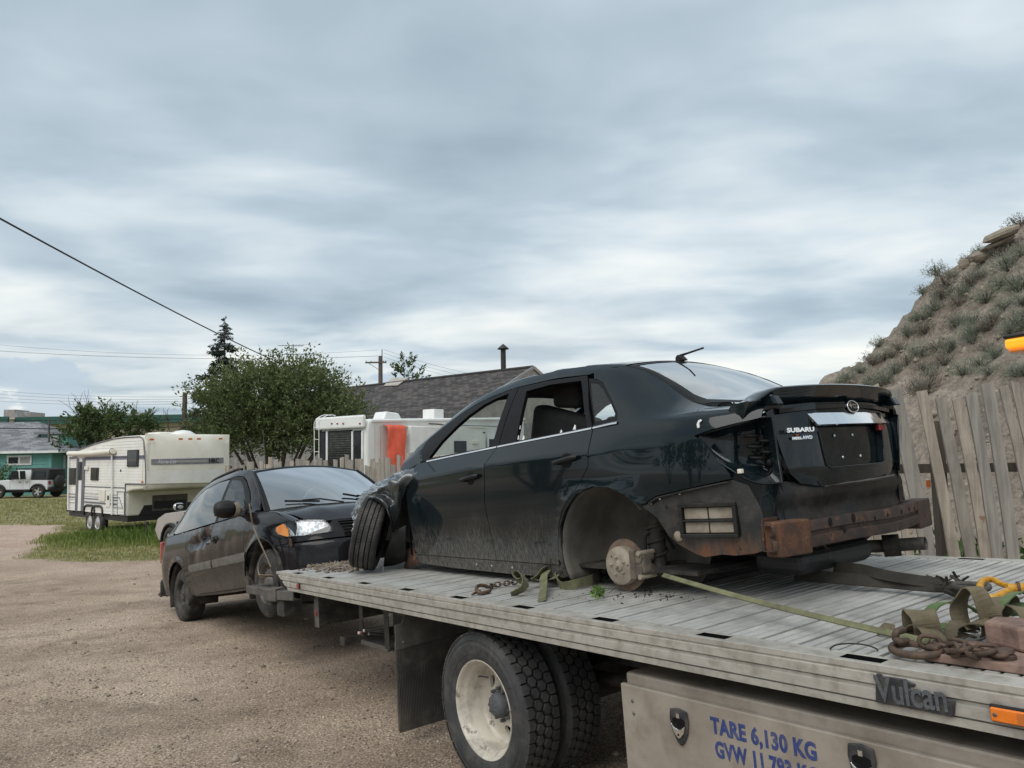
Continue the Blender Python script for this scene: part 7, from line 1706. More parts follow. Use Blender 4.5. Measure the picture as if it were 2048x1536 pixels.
def simple_wheel(par,x,y,r,sg,rimmat,spokes=5,w=.22):
    M=Matrix.Translation((x,y,r))@(Matrix() if sg<0 else Matrix.Rotation(PI,4,'Z'))
    t=MB().lathe([(r*.62,.01),(r*.70,-.012),(r*.88,-.008),(r*.97,.02),(r,.05),(r,w-.05),(r*.97,w-.02),(r*.7,w),(0,w)],36,M).build('tyre',m_tyre,par,angle=40)
    MB().lathe([(r*.63,.006),(r*.60,.0),(r*.57,.03),(r*.2,.07),(0,.07)],30,M).build('rim_barrel',m_steel,t,angle=40)
    mb=MB()
    for k in range(spokes):
        a=2*PI*k/spokes; mb.bar(M@V((0,.018,0)),M@V((r*.60*math.cos(a),.010,r*.60*math.sin(a))),r*.22,.02,up=V((0,1,0)))
    mb.lathe([(0,.0),(r*.16,.002),(r*.18,.03)],16,M); mb.build('rim_spokes',rimmat,t,angle=40); return t
def build_jeep():
    D=48; c=px(95,990,D); heading=V((-1,.10,0)).normalized()      # nose to the left
    z=ground(c.x,c.y); y_=V((-heading.y,heading.x,0)); M=Matrix(((heading.x,y_.x,0,c.x),(heading.y,y_.y,0,c.y),(0,0,1,z),(0,0,0,1)))
    t=thing('parked_off_roader','boxy silver four door off-roader with black soft top parked beside the teal house','car',M)
    # origin near rear wheel; x forward
    P=lambda a,b:(lambda q:(q.x,q.z))(fhit(M,a*.2344,780+b*.2344,1,-.0))
    hw=.82
    low=[(-.62,.52),(-.62,1.12),(1.30,1.16),(2.20,1.16),(3.25,1.10),(3.42,1.02),(3.45,.60),(3.2,.52)]
    extrude_body(t,'body_tub',low,hw,m_jeep)
    tum=lambda zz:hw-.10*max(0,zz-1.15)/.65
    cab=[(-.62,1.12),(-.58,1.80),(-.3,1.86),(1.45,1.86),(1.62,1.80),(1.98,1.17)]
    extrude_body(t,'hard_cab',[(.58,1.13),(.58,1.80),(1.45,1.80),(1.60,1.76),(1.98,1.17)],hw,m_jeep,tum)
    extrude_body(t,'soft_top',[(-.64,1.13),(-.60,1.78),(-.3,1.88),(1.45,1.885),(1.55,1.83),(.55,1.83),(.55,1.13)],hw,m_blackp,lambda z_:tum(z_)+.012)
    for sg in (1,-1):
        for x0,x1,x1t in ((1.10,1.86,1.52),(.64,1.02,1.02)):
            MB().prism([(x0,1.20),(x1,1.20),(x1t,1.72),(x0,1.72)],0,.012,Matrix(((1,0,0,0),(0,-sg*-.13,sg*1,sg*(hw-.005+.13*1.2)),(0,1,0,0),(0,0,0,1)))).build('door_glass',m_dkwin,t)
        MB().prism([(-.45,1.25),(.42,1.25),(.42,1.68),(-.35,1.68)],0,.012,Matrix(((1,0,0,0),(0,-.13*sg,sg,sg*(hw+.013+.16)),(0,1,0,0),(0,0,0,1)))).build('soft_top_window',m_dkwin,t)
        for x in (.60,1.06,1.95): MB().bb(x-.006,x+.006,sg*(hw-.01),sg*(hw+.003),.60,1.15).build('door_seam',m_trim,t)
        for x in (.72,1.18): MB().bar((x,sg*(hw+.02),1.02),(x+.16,sg*(hw+.02),1.02),.03,.035).build('door_handle',m_blackp,t)
        for wx in (0,2.70):
            pts=[V((wx+.52*math.cos(R(a)),sg*(hw+.06),.40+.52*math.sin(R(a)))) for a in range(0,181,20)]
            rows=[[p+V((0,dy,0)) for p in pts] for dy in (-.16*sg,.08*sg)]; rows+= [[p+V((0,.08*sg,-.10)) for p in pts]]
            MB().grid(rows,0,True,flip=sg>0).build('wheel_flare',m_blackp,t,solid=.02); simple_wheel(t,wx,sg*(hw+.08),.40,sg,m_silver)
        MB().box((1.85,sg*(hw+.12),1.22),(.09,.16,.14)).build('door_mirror',m_blackp,t,bevel=.03)
        MB().bb(-.66,-.58,sg*.60,sg*.78,.85,1.05).build('tail_lamp',m_red,t,bevel=.02)
        MB().bb(.5,2.2,sg*(hw-.05),sg*(hw+.06),.46,.56).build('side_step',m_blackp,t,bevel=.02)
    MB().bb(-.80,-.60,-.8,.8,.50,.68).build('rear_bumper',m_blackp,t,bevel=.03); MB().bb(3.4,3.62,-.8,.8,.48,.66).build('front_bumper',m_blackp,t,bevel=.03); MB().bb(-.5,3.3,-.7,.7,.36,.52).build('chassis',m_blackp,t)
    MB().lathe([(0,-.1),(.38,-.1),(.40,-.05),(.40,.1),(0,.1)],28,Matrix.Translation((-.78,0,1.0))@Matrix.Rotation(PI/2,4,'Z')).build('spare_wheel',m_tyre,t)
build_jeep()
def build_suv():
    D=16.4; w=px(349,1045,D); heading=V((-.75,.66,0)).normalized(); y_=V((-heading.y,heading.x,0)); zg=ground(w.x,w.y)
    # visible: left side with front wheel; nose points away to the left
    o=V((w.x,w.y,zg))-heading*2.72-y_*.80
    o.z=zg; M=Matrix(((heading.x,y_.x,0,o.x),(heading.y,y_.y,0,o.y),(0,0,1,o.z),(0,0,0,1)))
    t=thing('silver_suv','silver sport utility vehicle parked between the fence and the black minivan','car',M)
    low=[(-.75,.42),(-.85,.75),(-.80,1.05),(.2,1.10),(1.9,1.08),(2.35,1.06),(3.15,.98),(3.45,.85),(3.55,.60),(3.45,.38),(0,.34)]
    body=extrude_body(t,'body',low,.90,m_silver,lambda z_:.90-.07*abs(z_-.70)/.4)
    tum=lambda z_:.84-.24*max(0,z_-1.06)/.62
    extrude_body(t,'cabin',[(-.78,1.05),(-.55,1.58),(-.2,1.68),(.9,1.70),(1.35,1.62),(2.20,1.06)],.8,m_silver,tum)
    for sg in (1,-1):
        k=.24/.62; Mx=lambda off:Matrix(((1,0,0,0),(0,-sg*k,sg*1,sg*(.84+k*1.06+off)),(0,1,0,0),(0,0,0,1)))
        for pl in ([(1.06,1.12),(1.98,1.12),(1.32,1.55),(1.06,1.60)],[(.15,1.12),(.98,1.12),(.98,1.61),(.25,1.62)],[(-.6,1.14),(.07,1.12),(.17,1.61),(-.35,1.56)]): MB().prism(pl,.0,.008,Mx(.002)).build('side_glass',m_tint if pl[0][0]<1 else m_dkwin,t)
        for wx in (0,2.72):
            simple_wheel(t,wx,sg*.89,.36,sg,m_silver,6)
            pts=[V((wx+.40*math.cos(R(a)),sg*.90,.37+.40*math.sin(R(a)))) for a in range(-10,191,20)]; MB().tube(pts,.03,6).build('arch_lip',m_plast,t)
            rows=[[V((wx+.39*math.cos(R(a)),sg*yy,.37+.39*math.sin(R(a)))) for a in range(-10,191,20)]+[V((wx,sg*yy,.3))] for yy in (.905,.906)]
            MB().lathe([(0,0),(.39,0)],28,Matrix.Translation((wx,sg*.884,.37))@Matrix.Rotation(PI if sg>0 else 0,4,'Z')).build('arch_well',m_trim,t)
        mc=V((2.02,sg*1.03,1.17)); rows=[]
        for i in range(9):
            a=PI*i/8; rows.append([mc+V((.07*math.sin(a)**.6*math.cos(b),sg*.12*math.cos(a),.085*math.sin(a)**.6*math.sin(b))) for b in [2*PI*j/14 for j in range(15)]])
        m_=MB().grid(rows,0,True,flip=sg<0).build('door_mirror',m_silver,t); MB().grid([[mc+V((-.062,sg*y,z_)) for y in (-.10,.10)] for z_ in (-.065,.065)],0,True,flip=sg>0).build('mirror_glass',m_dkwin,m_)
        MB().bar(mc-V((0,sg*.1,.03)),(2.02,sg*.84,1.10),.06,.05).build('mirror_stalk',m_plast,m_)
        for x in (2.06,1.02,.08): MB().bb(x-.005,x+.005,sg*.86,sg*.902,.55,1.05).build('door_seam',m_trim,t)
        for x in (1.15,.2): MB().bar((x,sg*.90,.98),(x+.17,sg*.90,.985),.03,.03).build('door_handle',m_silver,t)
        MB().bar((2.22,sg*.89,.80),(2.40,sg*.89,.81),.03,.06).build('fender_vent',m_plast,t)
        MB().tube(catmull([(-.4,sg*.56,1.68),(-.2,sg*.57,1.74),(.8,sg*.57,1.76),(1.1,sg*.57,1.70)],4),.018,8).build('roof_rail',m_satin,t)
        MB().bb(-.87,-.70,sg*.70,sg*.88,.85,1.10).build('tail_lamp',m_red,t,bevel=.03)
    MB().prism([(-.05,0),(.08,0),(.05,.09),(.03,.09)],-.008,.008,Matrix(((-1,0,0,.3),(0,0,1,0),(0,1,0,1.70),(0,0,0,1)))).build('roof_antenna',m_plast,t)
    MB().prism([(-.52,1.20),(-.50,1.20),(-.38,1.56),(-.40,1.56)],-.62,.62,Matrix(((1,0,0,-.16),(0,0,1,0),(0,1,0,0),(0,0,0,1)))).build('rear_glass',m_tint,t)
build_suv()
# ---------------------------------------------------------------- fences
WD=(m_wood,m_wood2,m_wood3)
def plank(par,p,h,w,lean,face,mat,th=.022):
    "one weathered board, uneven top and slight bow, lean sideways (radians)"
    f=face.normalized(); s=V((-f.y,f.x,0)); up=(V((0,0,1))*math.cos(lean)+s*math.sin(lean)); n=6; rows=[]
    tw=random.uniform(-.02,.02); bow=random.uniform(-.012,.012); nick=random.uniform(-.02,.02); wv=[random.uniform(-.004,.004) for _ in range(n+1)]
    L=[];
    for i in range(n+1):
        z=i/n; c=p+up*(h*z)+f*(bow*math.sin(PI*z))+s*(.015*math.sin(z*4+nick*40)); hw=w/2+wv[i]
        a=s*hw; L.append((c-a+f*th/2,c+a+f*th/2,c+a-f*th/2,c-a-f*th/2))
    L[-1]=tuple(q+up*(nick*(1 if j in (0,3) else -1)) for j,q in enumerate(L[-1])); mb=MB()
    vs=[q for r in L for q in r]; fs=[]
    for i in range(n):
        for j in range(4): fs.append((i*4+j,i*4+(j+1)%4,i*4+4+(j+1)%4,i*4+4+j))
    fs+= [(3,2,1,0),(n*4,n*4+1,n*4+2,n*4+3)]; return mb.add(vs,fs).build('board',mat,par)
def build_fence_right():
    t=thing('plank_fence','leaning fence of tall weathered grey boards at the foot of the hill','fence',Matrix())
    D=6.7; R_=R
    data=[(1752,770,20),(1793,778,34),(1847,781,26),(1885,795,26),(1918,796,25),(1944,788,26),(1976,766,28),(2011,773,22),(2038,764,24),(2068,770,27),(2100,775,26),(2136,768,28),(2170,772,26),(2206,770,28),(2242,776,26),(2280,768,27)]
    data=[(1560+27*k,800-int(k*2)+((k*37)%17),24+(k*13)%7) for k in range(7)]+data
    def ptz(u,v):
        return px(u,v,D+ (2000-u)*.0006)
    face=V((-.08,-1,0)); s=V((-face.y,face.x,0)).normalized()
    for k,(u,v,w) in enumerate(data):
        top=ptz(u,v); lean=R(-5.5+((k*29)%7-3)*.7)
        g=ground(top.x,top.y)+.05; h=(top.z-g)/math.cos(lean)+.12
        base=V((top.x,top.y,g-.12))- s*math.sin(lean)*h*1.0
        m=WD[(0,1,2,2,0,1,1,0,1,0,2,1,0)[(k*5+2)%13]]
        plank(t,V((top.x-s.x*math.sin(lean)*h,top.y,g-.12)),h,w*.84*D/F,lean,face,m)
    a=px(1500,942,D+.35);b=px(2330,930,D+.25); MB().bar(a,b,.045,.085).build('fence_rail',m_pole,t)
    for u in (1640,1880,2160): q=px(u,900,D+.32); MB().bb(q.x-.05,q.x+.05,q.y,q.y+.1,ground(q.x,q.y)-.1,1.95).build('fence_post',m_pole,t)
    q=px(1857,968,D+.22); MB().bb(q.x-.02,q.x+.02,q.y,q.y+.004,q.z-.03,q.z+.035).build('orange_tag',m_orange,t)
build_fence_right()
def build_fence_back():
    t=thing('back_fence','low grey picket-top plank fence behind the black minivan','fence',Matrix())
    a=px(455,930,19.5); b=px(1330,930,14.0); a.z=b.z=0; n=int((b-a).length/.15); face=V((b-a).y and ((b-a).y,-(b-a).x,0)).normalized()
    rnd=random.Random(3)
    for k in range(n):
        f=k/(n-1); p=a.lerp(b,f); D=p.y; h=(2.02+rnd.choice([-.16,-.08,0,.0,.06,.1])+.03*rnd.random()); g=ground(p.x,p.y)
        if rnd.random()<.06: continue
        zt_=px(600,936,D).z if False else None
        plank(t,V((p.x,p.y,g-.05)),h+.05,.125+rnd.uniform(-.02,.03),R(rnd.uniform(-1.2,1.2)),face,WD[rnd.choice([0,2,2,0,1])])
    for z in (.6,1.5): MB().bar(a+V((0,.06,ground(a.x,a.y)+z)),b+V((0,.06,ground(b.x,b.y)+z)),.045,.09).build('fence_rail',m_pole,t)
    for k in range(8): p=a.lerp(b,k/7); MB().bb(p.x-.05,p.x+.05,p.y+.09,p.y+.19,ground(p.x,p.y)-.2,ground(p.x,p.y)+1.95).build('fence_post',m_pole,t)
build_fence_back()
def build_whip():
    p=px(531,950,18.6); tp=px(526,862,18.6); tag(MB().tube([V((p.x,p.y,ground(p.x,p.y))),p+V((0,0,.2)),tp],[.016,.010,.005],6).build('whip_antenna',m_gwire),'thin whip aerial standing up against the plank fence','aerial')
build_whip()
# ---------------------------------------------------------------- utility poles and wires
def pole(u,v,D,r,label,arm=False,h0=None,mat=m_pole):
    tp=px(u,v,D); t=thing('utility_pole',label,'pole',Matrix.Translation((tp.x,tp.y,ground(tp.x,tp.y))))
    h=tp.z-ground(tp.x,tp.y); MB().tube([(0,0,-.2),(0,0,h)],[r*1.35,r],12).build('post',mat,t)
    if arm:
        MB().box((-.35,-.16,h-.55),(1.75,.10,.12)).build('cross_arm',m_pole,t)
        for x in (-1.15,-.75,.25,.45): MB().lathe([(0,.14),(.05,.12),(.06,.05),(.03,0)],8,Matrix.Translation((x,-.16,h-.49))@Matrix.Rotation(PI/2,4,'X')).build('insulator',m_wtrim,t)
        MB().bb(.10,.16,-.05,.05,h-.02,h+.55).build('top_pin',m_gsteel,t); MB().bar((-.95,-.16,h-.6),(-.05,-.12,h-1.2),.04,.04).build('arm_brace',m_gsteel,t)
    return t
pole(761,712,62,.17,'utility pole with cross-arm rising behind the shingled roof',True)
pole(370,785,58,.17,'bare weathered pole standing beside the willow bush')
def wire(p,q,sag,r,name,label,mat,n=24,group=None):
    P=[p.lerp(q,i/n)-V((0,0,sag*4*(i/n)*(1-i/n))) for i in range(n+1)]; o=MB().tube(P,r,5,mat=0).build(name,mat); return tag(o,label,'cable',group)
wire(px(-140,360,10.5),px(712,783,44),.35,.017,'service_cable','thick black service cable slanting down across the sky to the shingled roof',m_wire)
wire(px(660,766,44),px(905,806,43),.1,.018,'roof_cable','thin dark cable lying across the shingled roof',m_wire)
A=px(762,699,62); 
for k,(v0,v1) in enumerate(((684,700),(698,712))): wire(px(-60,v0,58),px(756,v1,61.5),.7-.25*k,.014 if k else .009,'overhead_wire',('upper thin wire from the left sky to the cross-arm pole','lower heavier wire from the left sky to the cross-arm pole')[k],m_gwire)
for k,(v0,v1) in enumerate(((699,765),(706,772),(714,778))): wire(px(768,v0,62),px(1180,v1,75),1.0,.010,'overhead_wire','thin wire running right from the cross-arm pole over the shingled roof',m_gwire,group='wires right of the cross-arm pole')
for k in range(4): wire(px(-60,776+7.2*k,70),px(390,793+4.5*k,58),.3,.011,'overhead_wire','one of four thin wires low in the sky left of the bare pole',m_gwire,group='low wires left of the bare pole')
for k,(v0,v1) in enumerate(((838,838),(855,853))): wire(px(-60,v0,44),px(372,v1,54),.12,.028 if k else .02,'overhead_wire',('upper black cable strung in front of the beige building','lower thicker black cable strung in front of the teal roof')[k],m_wire)
def build_tv():
    b=px(586,735,40); tp=px(586,688,40); t=thing('tv_antenna','spindly rooftop television antenna rising above the willow bush','antenna',Matrix())
    MB().tube([V((b.x,b.y,ground(b.x,b.y))),V((b.x,b.y,tp.z))],.025,6).build('mast',m_gsteel,t)
    for v,x0,x1 in ((691,-29,21),(708,-60,48)):
        a=px(586+x0,v+ (2 if v>700 else 0),40);c=px(586+x1,v,40); MB().tube([a,c],.014,5).build('boom',m_gsteel,t)
        for k in range(9): q=a.lerp(c,k/8); l=.10+.28*k/8; MB().tube([q-V((0,l*2,l*.5)),q+V((0,l*2,l*.5))],.008,4).build('element',m_gsteel,t)
build_tv()
# ---------------------------------------------------------------- trees
def leaf_mesh(name,P,Nn,size,mat,tone,asp=.45,seed=1):
    g=np.random.default_rng(seed); n=len(P); P=np.asarray(P); d=np.asarray(Nn)+g.normal(0,.45,(n,3)); d/=np.linalg.norm(d,axis=1)[:,None]+1e-9
    s=np.cross(d,g.normal(0,1,(n,3))); s/=np.linalg.norm(s,axis=1)[:,None]+1e-9; sz=np.asarray(size)*(.6+.8*g.random(n)); sz=sz[:,None]
    a=P; b=P+d*sz*.5+s*sz*asp*.5; c=P+d*sz; e=P+d*sz*.5-s*sz*asp*.5
    vs=np.stack([a,b,c,e],1).reshape(-1,3); return raw(name,vs,np.arange(n*4).reshape(-1,4),mat,np.repeat(np.clip(tone,0,1),4))
def bush_tree(name,label,cat,base,lobes,nleaf,lsize,mat,seed,trunk=True,inner=.35):
    """lobes: (offset, radii). leaves sit on twigs through the outer shell of each lobe"""
    g=np.random.default_rng(seed); t=thing(name,label,cat,Matrix.Translation(base)); P=[];Nn=[];T=[]
    tot=sum(r[0]*r[2] for _,r in lobes); mb=MB()
    for (o,r) in lobes:
        m=int(nleaf*r[0]*r[2]/tot); ntw=max(8,m//22)
        for _ in range(ntw):
            d=g.normal(0,1,3); d/=np.linalg.norm(d); 
            if d[2]<-.5: d[2]*=-.6
            rad=inner+(1.0-inner)*g.random()**.45; rad*=1+.16*noise.noise(V(tuple(d*2.5+np.array(o))))
            c=np.array(o)+d*np.array(r)*rad; dirn=d*.7+np.array([0,0,.55])+g.normal(0,.25,3); dirn/=np.linalg.norm(dirn); L=(.5+.45*(rad>.85))*min(1,r[0]/1.5+.3)
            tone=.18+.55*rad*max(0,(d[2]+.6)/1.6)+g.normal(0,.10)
            for k in range(22):
                q=c+dirn*L*g.random()+g.normal(0,.07,3); P.append(q); Nn.append(dirn+g.normal(0,.5,3)); T.append(tone+g.normal(0,.12))
        if trunk:
            oo=V(o); mb.tube(catmull([V((oo.x*.12,oo.y*.12,-.2)),V((oo.x*.45,oo.y*.45,oo.z*.5)),oo+V((0,0,r[2]*.4))],4),[.13*(1-i/10) for i in range(9)],6)
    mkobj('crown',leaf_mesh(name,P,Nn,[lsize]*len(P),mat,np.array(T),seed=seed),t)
    if trunk: mb.build('trunk',m_bark,t)
    return t
def build_trees():
    D=33; s=D/F; b=px(545,930,D); g=ground(b.x,b.y); b=V((b.x,b.y,g))
    lob=[]
    for u,v,ru,rv in ((450,830,62,70),(430,880,48,60),(520,800,75,72),(600,800,80,70),(560,860,95,80),(480,890,80,60),(650,830,62,60),(660,880,70,60),(590,765,55,45),(520,770,45,40),(610,890,80,60),(690,860,40,55)):
        q=px(u,v,D); lob.append(((q.x-b.x,random.uniform(-.6,.6),q.z-g),(ru*s,ru*s*.9,rv*s)))
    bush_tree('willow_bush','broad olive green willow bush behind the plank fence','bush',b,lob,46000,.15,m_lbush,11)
    D=72; b=px(200,900,D); s=D/F
    # trees in front of the beige building
    D=44; s=D/F; b=px(205,900,D); g=ground(b.x,b.y); lob=[]
    for u,v,ru,rv in ((175,865,38,36),(205,850,30,26),(160,890,28,30),(235,870,34,26),(275,855,30,20),(300,862,24,16),(190,835,14,10),(165,828,10,8)):
        q=px(u,v,D); lob.append(((q.x-b.x,random.uniform(-.5,.5),q.z-g),(ru*s,ru*s*.9,rv*s)))
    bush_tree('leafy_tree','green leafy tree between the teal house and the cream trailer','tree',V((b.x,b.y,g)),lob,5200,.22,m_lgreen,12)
    b=px(814,752,70); bush_tree('treetop','small light green tree poking up behind the shingled roof','tree',V((b.x,b.y,ground(b.x,b.y))),[((0,0,b.z-ground(b.x,b.y)+.1),(1.15,1,1.1)),((.5,0,b.z-ground(b.x,b.y)-.7),(1.0,1,.8)),((-.3,0,b.z-ground(b.x,b.y)+1.0),(.55,.5,.7)),((0,0,3.5),(1.5,1.4,2.0))],1500,.28,m_lgreen,13)
    b=px(4,950,50.5); bush_tree('yard_shrub','small pale green shrub beside the teal house wall','shrub',V((b.x,b.y,ground(b.x,b.y))),[((0,0,.9),(1.0,.8,.95))],900,.16,m_lgreen,14)
    # bare branches
    t0=px(250,870,46); t=thing('bare_tree','leafless grey tree branching above the cream trailer','tree',Matrix.Translation((t0.x,t0.y,ground(t0.x,t0.y)))); r2=random.Random(5); mb=MB()
    def br(p,d,L,r,k):
        q=p+d*L; mid=p.lerp(q,.5)+V((r2.uniform(-.1,.1),r2.uniform(-.1,.1),r2.uniform(-.05,.1)))*L; mb.tube([p,mid,q],[r,r*.8,r*.6],5,caps=False)
        if k==0: return
        for _ in range(3 if k>1 else 4):
            e=(d+V((r2.uniform(-.75,.75),r2.uniform(-.5,.5),r2.uniform(-.1,.5)))).normalized(); br(q if r2.random()<.6 else mid,e,L*r2.uniform(.55,.8),r*.6,k-1)
    for dx in (-1.6,-.3,.9,2.0): br(V((dx,0,0)),V((dx*.12,0,1)).normalized(),2.3,.09,4)
    mb.build('trunk',m_bark,t)
    # spruce
    D=58; tp=px(450,636,D); g=ground(tp.x,tp.y); H=tp.z-g; t=thing('spruce_tree','tall dark spruce with drooping tiers of branches','tree',Matrix.Translation((tp.x,tp.y,g)))
    MB().tube([(0,0,0),(0,0,H*.5),(0,0,H)],[.22,.13,.02],8).build('trunk',m_bark,t)
    gg=np.random.default_rng(4); P=[];Nn=[];T=[];S=[]; z=H-.15; mb=MB()
    while z>2.2:
        f=(H-z)/H; Lm=.06+4.9*f**.85*(.75+.4*gg.random()); nb=int(7+8*f)
        for k in range(nb):
            a=gg.random()*6.28; L=Lm*(.55+.65*gg.random()); dr=-.12-.35*f; z_=z; z=z+gg.normal(0,.10); n=int(22+70*f)
            for i in range(n):
                u=gg.random()**.5; x=L*u; zz=z+dr*x+.16*x*x*.35*(1 if u>.6 else .5); sp=.10+.24*(1-u)*f+.06; w=gg.normal(0,sp)
                w*=min(1,.25+3*f); P.append((math.cos(a)*x-math.sin(a)*w,math.sin(a)*x+math.cos(a)*w,zz-abs(gg.normal(0,.03+.09*min(1,2*f))))); Nn.append((math.cos(a)*.5,math.sin(a)*.5,-.55)); T.append(.3+.5*u+gg.normal(0,.15)); S.append(.11+.30*min(1,f*2.6))
            mb.tube([(0,0,z),(math.cos(a)*L*.6,math.sin(a)*L*.6,z+dr*L*.6+.05),(math.cos(a)*L,math.sin(a)*L,z+dr*L+.05*L)],[.03,.02,.008],4,caps=False); z=z_
        z-=.34+.22*f
    mb.build('branches',m_bark,t); mkobj('crown',leaf_mesh('spruce',P,Nn,S,m_lspr,np.array(T),asp=.35,seed=9),t)
build_trees()
# ---------------------------------------------------------------- sagebrush, rocks, weeds on the hill
def shrub_mesh(name,seed,mat,n,h,spread=1.0,ls=.05):
    g=np.random.default_rng(seed); P=[];Nn=[];T=[]
    for _ in range(n//9):
        d=g.normal(0,1,3); d[2]=abs(d[2])*.9+.15; d/=np.linalg.norm(d); L=(.72+.28*g.random())
        for k in range(9):
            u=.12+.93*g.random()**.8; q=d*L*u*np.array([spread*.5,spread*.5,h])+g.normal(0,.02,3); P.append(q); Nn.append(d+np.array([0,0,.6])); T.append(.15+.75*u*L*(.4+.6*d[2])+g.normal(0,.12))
    return leaf_mesh(name,P,Nn,[ls]*len(P),mat,np.array(T),asp=.30,seed=seed)
def build_sage():
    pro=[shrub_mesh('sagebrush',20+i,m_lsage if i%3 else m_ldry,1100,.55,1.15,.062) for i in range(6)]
    def stems(seed):
        r_=random.Random(seed); mb=MB()
        for _ in range(9):
            a=r_.random()*6.28; d=r_.uniform(.12,.36); mb.tube([(0,0,-.05),(math.cos(a)*d*.4,math.sin(a)*d*.4,.12),(math.cos(a)*d,math.sin(a)*d,r_.uniform(.22,.40))],[.022,.014,.006],4,caps=False)
        return mb.mesh('stems',m_bark)
    stm=[stems(i) for i in range(3)]
    def bush(kk,M):
        o=bpy.data.objects.new('sagebrush',None); COL.objects.link(o); o.empty_display_size=.1; o.matrix_world=M; mkobj('foliage',pro[kk],o); mkobj('stems',stm[kk%3],o); return o
    g=random.Random(21); k=0; tries=0; pts=[]
    # shrubs are set where the photograph shows bushes: pixel, then walked along the ray to the slope
    def hillhit(u,v):
        rr=ray(u,v); D=6.5
        while D<30:
            p=CAM+rr*D; h=hill_h(p.x,p.y)
            if h is not None and p.x>2.5 and p.z<h: return V((p.x,p.y,h)),D
            D+=.06
        return None,None
    spots=[(1694,752,30),(1720,738,28),(1745,722,34),(1770,705,30),(1800,690,34),(1818,668,34),(1850,655,36),(1842,640,30),(1872,612,36),(1895,560,44),(1925,575,40),(1945,556,38),(1918,600,36),(1960,545,30),(1972,590,44),(1948,630,40),(1990,500,30),(2018,520,56),(2040,560,60),(2012,605,36),(2038,630,50),(1915,640,34),(1880,690,38),(1838,700,40),(1815,716,34),(1850,727,38),(1790,735,30),(1862,745,30),(1890,720,36),(1948,660,42),(1975,690,36),(1925,735,42),(1980,735,40),(2020,655,36),(2030,740,36),(1740,765,34),(1700,770,28),(1765,760,30),(1850,770,56),(1905,690,34),(1960,720,30),(2040,440,40),(2010,455,24),(1935,515,26),(1960,500,24),(1885,585,30),(1905,545,26),(2000,560,34),(1985,640,34),(1830,640,24),(1860,625,24),(2045,500,40),(1665,772,26),(1682,760,22)]
    spots+=[(g.uniform(1700,2060),g.uniform(470,775),g.uniform(20,38)) for _ in range(34)]
    for u,v,w in spots:
        p,D=hillhit(u,v+w*.42)
        if p is None: continue
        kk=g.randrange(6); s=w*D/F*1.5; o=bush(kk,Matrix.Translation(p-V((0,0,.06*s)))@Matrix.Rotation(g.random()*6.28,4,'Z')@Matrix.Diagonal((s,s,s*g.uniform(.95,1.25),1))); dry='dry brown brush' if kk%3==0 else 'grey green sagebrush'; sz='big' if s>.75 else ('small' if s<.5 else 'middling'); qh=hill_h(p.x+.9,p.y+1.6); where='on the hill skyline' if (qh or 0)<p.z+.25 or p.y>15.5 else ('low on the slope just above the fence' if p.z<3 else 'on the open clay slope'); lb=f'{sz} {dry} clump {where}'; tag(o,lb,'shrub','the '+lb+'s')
    for _ in range(60):
        y=g.uniform(6,20); x=g.uniform(5,22); h=hill_h(x,y)
        if h is None or x<5.6-.165*(y-6.5): continue
        if 1600<1024+F*x/y<2080: continue
        s=g.uniform(.35,.8); o=bush(g.randrange(6),Matrix.Translation((x,y,h-.03))@Matrix.Rotation(g.random()*6.28,4,'Z')@Matrix.Diagonal((s,s,s,1))); tag(o,'sagebrush clump on the far right flank of the hill beyond the fence end','shrub','sagebrush on the right flank')
    # sandstone ledges
    m_rock=PM('sandstone',(.31,.27,.21),(.21,.18,.14),scale=5,rough=.95,bump=.8,bscale=18,stretch=(1,1,4))
    for u,v,w,hh,a,lab in ((2004,468,62,20,.35,'uppermost overhanging sandstone slab on the hill crest'),(1996,486,58,12,.4,'thin sandstone ledge just under the crest slab'),(1968,512,46,24,.2,'rounded sandstone outcrop below the crest ledges'),(1928,528,16,22,.1,'small dark boulder on the hill skyline')):
        p,D=hillhit(u,v+8)
        if p is None: p=px(u,v,16.5); D=16.5
        s=D/F; mb=MB(); rows=[]; n=9
        for i in range(6):
            a_=PI*i/5; rows.append([V((math.cos(b)*math.sin(a_)**.5*w*s*.6*(1+.25*noise.noise(V((math.cos(b)*2+u,math.sin(b)*2,i*.7)))),math.sin(b)*math.sin(a_)**.5*w*s*.45,math.cos(a_)*hh*s*.5*(1+.3*noise.noise(V((b*1.3+u*.1,i*.9,v)))))) for b in [2*PI*j/n for j in range(n+1)]])
        for r in rows: r[-1]=r[0]
        tag(mb.grid(rows,0,False).build('rock',m_rock,None,M=Matrix.Translation(px(u,v,D-.1))@Matrix.Rotation(-a,4,'Y')),lab,'rock')
    # clods and rock chips on the slope
    gg=np.random.default_rng(8); pts=[]
    while len(pts)<2600:
        y=gg.uniform(6,18); x=gg.uniform(4.2,15); h=hill_h(x,y)
        if h is not None and x>5.2-.165*(y-6.5): pts.append((x,y,h))
    pts=np.array(pts); n=len(pts); base=np.array([(1,0,0),(-1,0,0),(0,1,0),(0,-1,0),(0,0,1),(0,0,-1)],float); fc=np.array([(0,2,4),(2,1,4),(1,3,4),(3,0,4),(2,0,5),(1,2,5),(3,1,5),(0,3,5)])
    s=.015+.075*gg.random(n)**3; vs=base[None]*(s[:,None,None]*(.5+gg.random((n,6,1))))+pts[:,None]; o=mkobj('rock_chips',raw('rock_chips',vs.reshape(-1,3),(fc[None]+(np.arange(n)*6)[:,None,None]).reshape(-1,3),m_rock)); tag(o,'loose clods and rock chips scattered over the eroded slope','stones'); stuff(o)
    # weeds behind the right fence
    P=[];Nn=[];T=[]
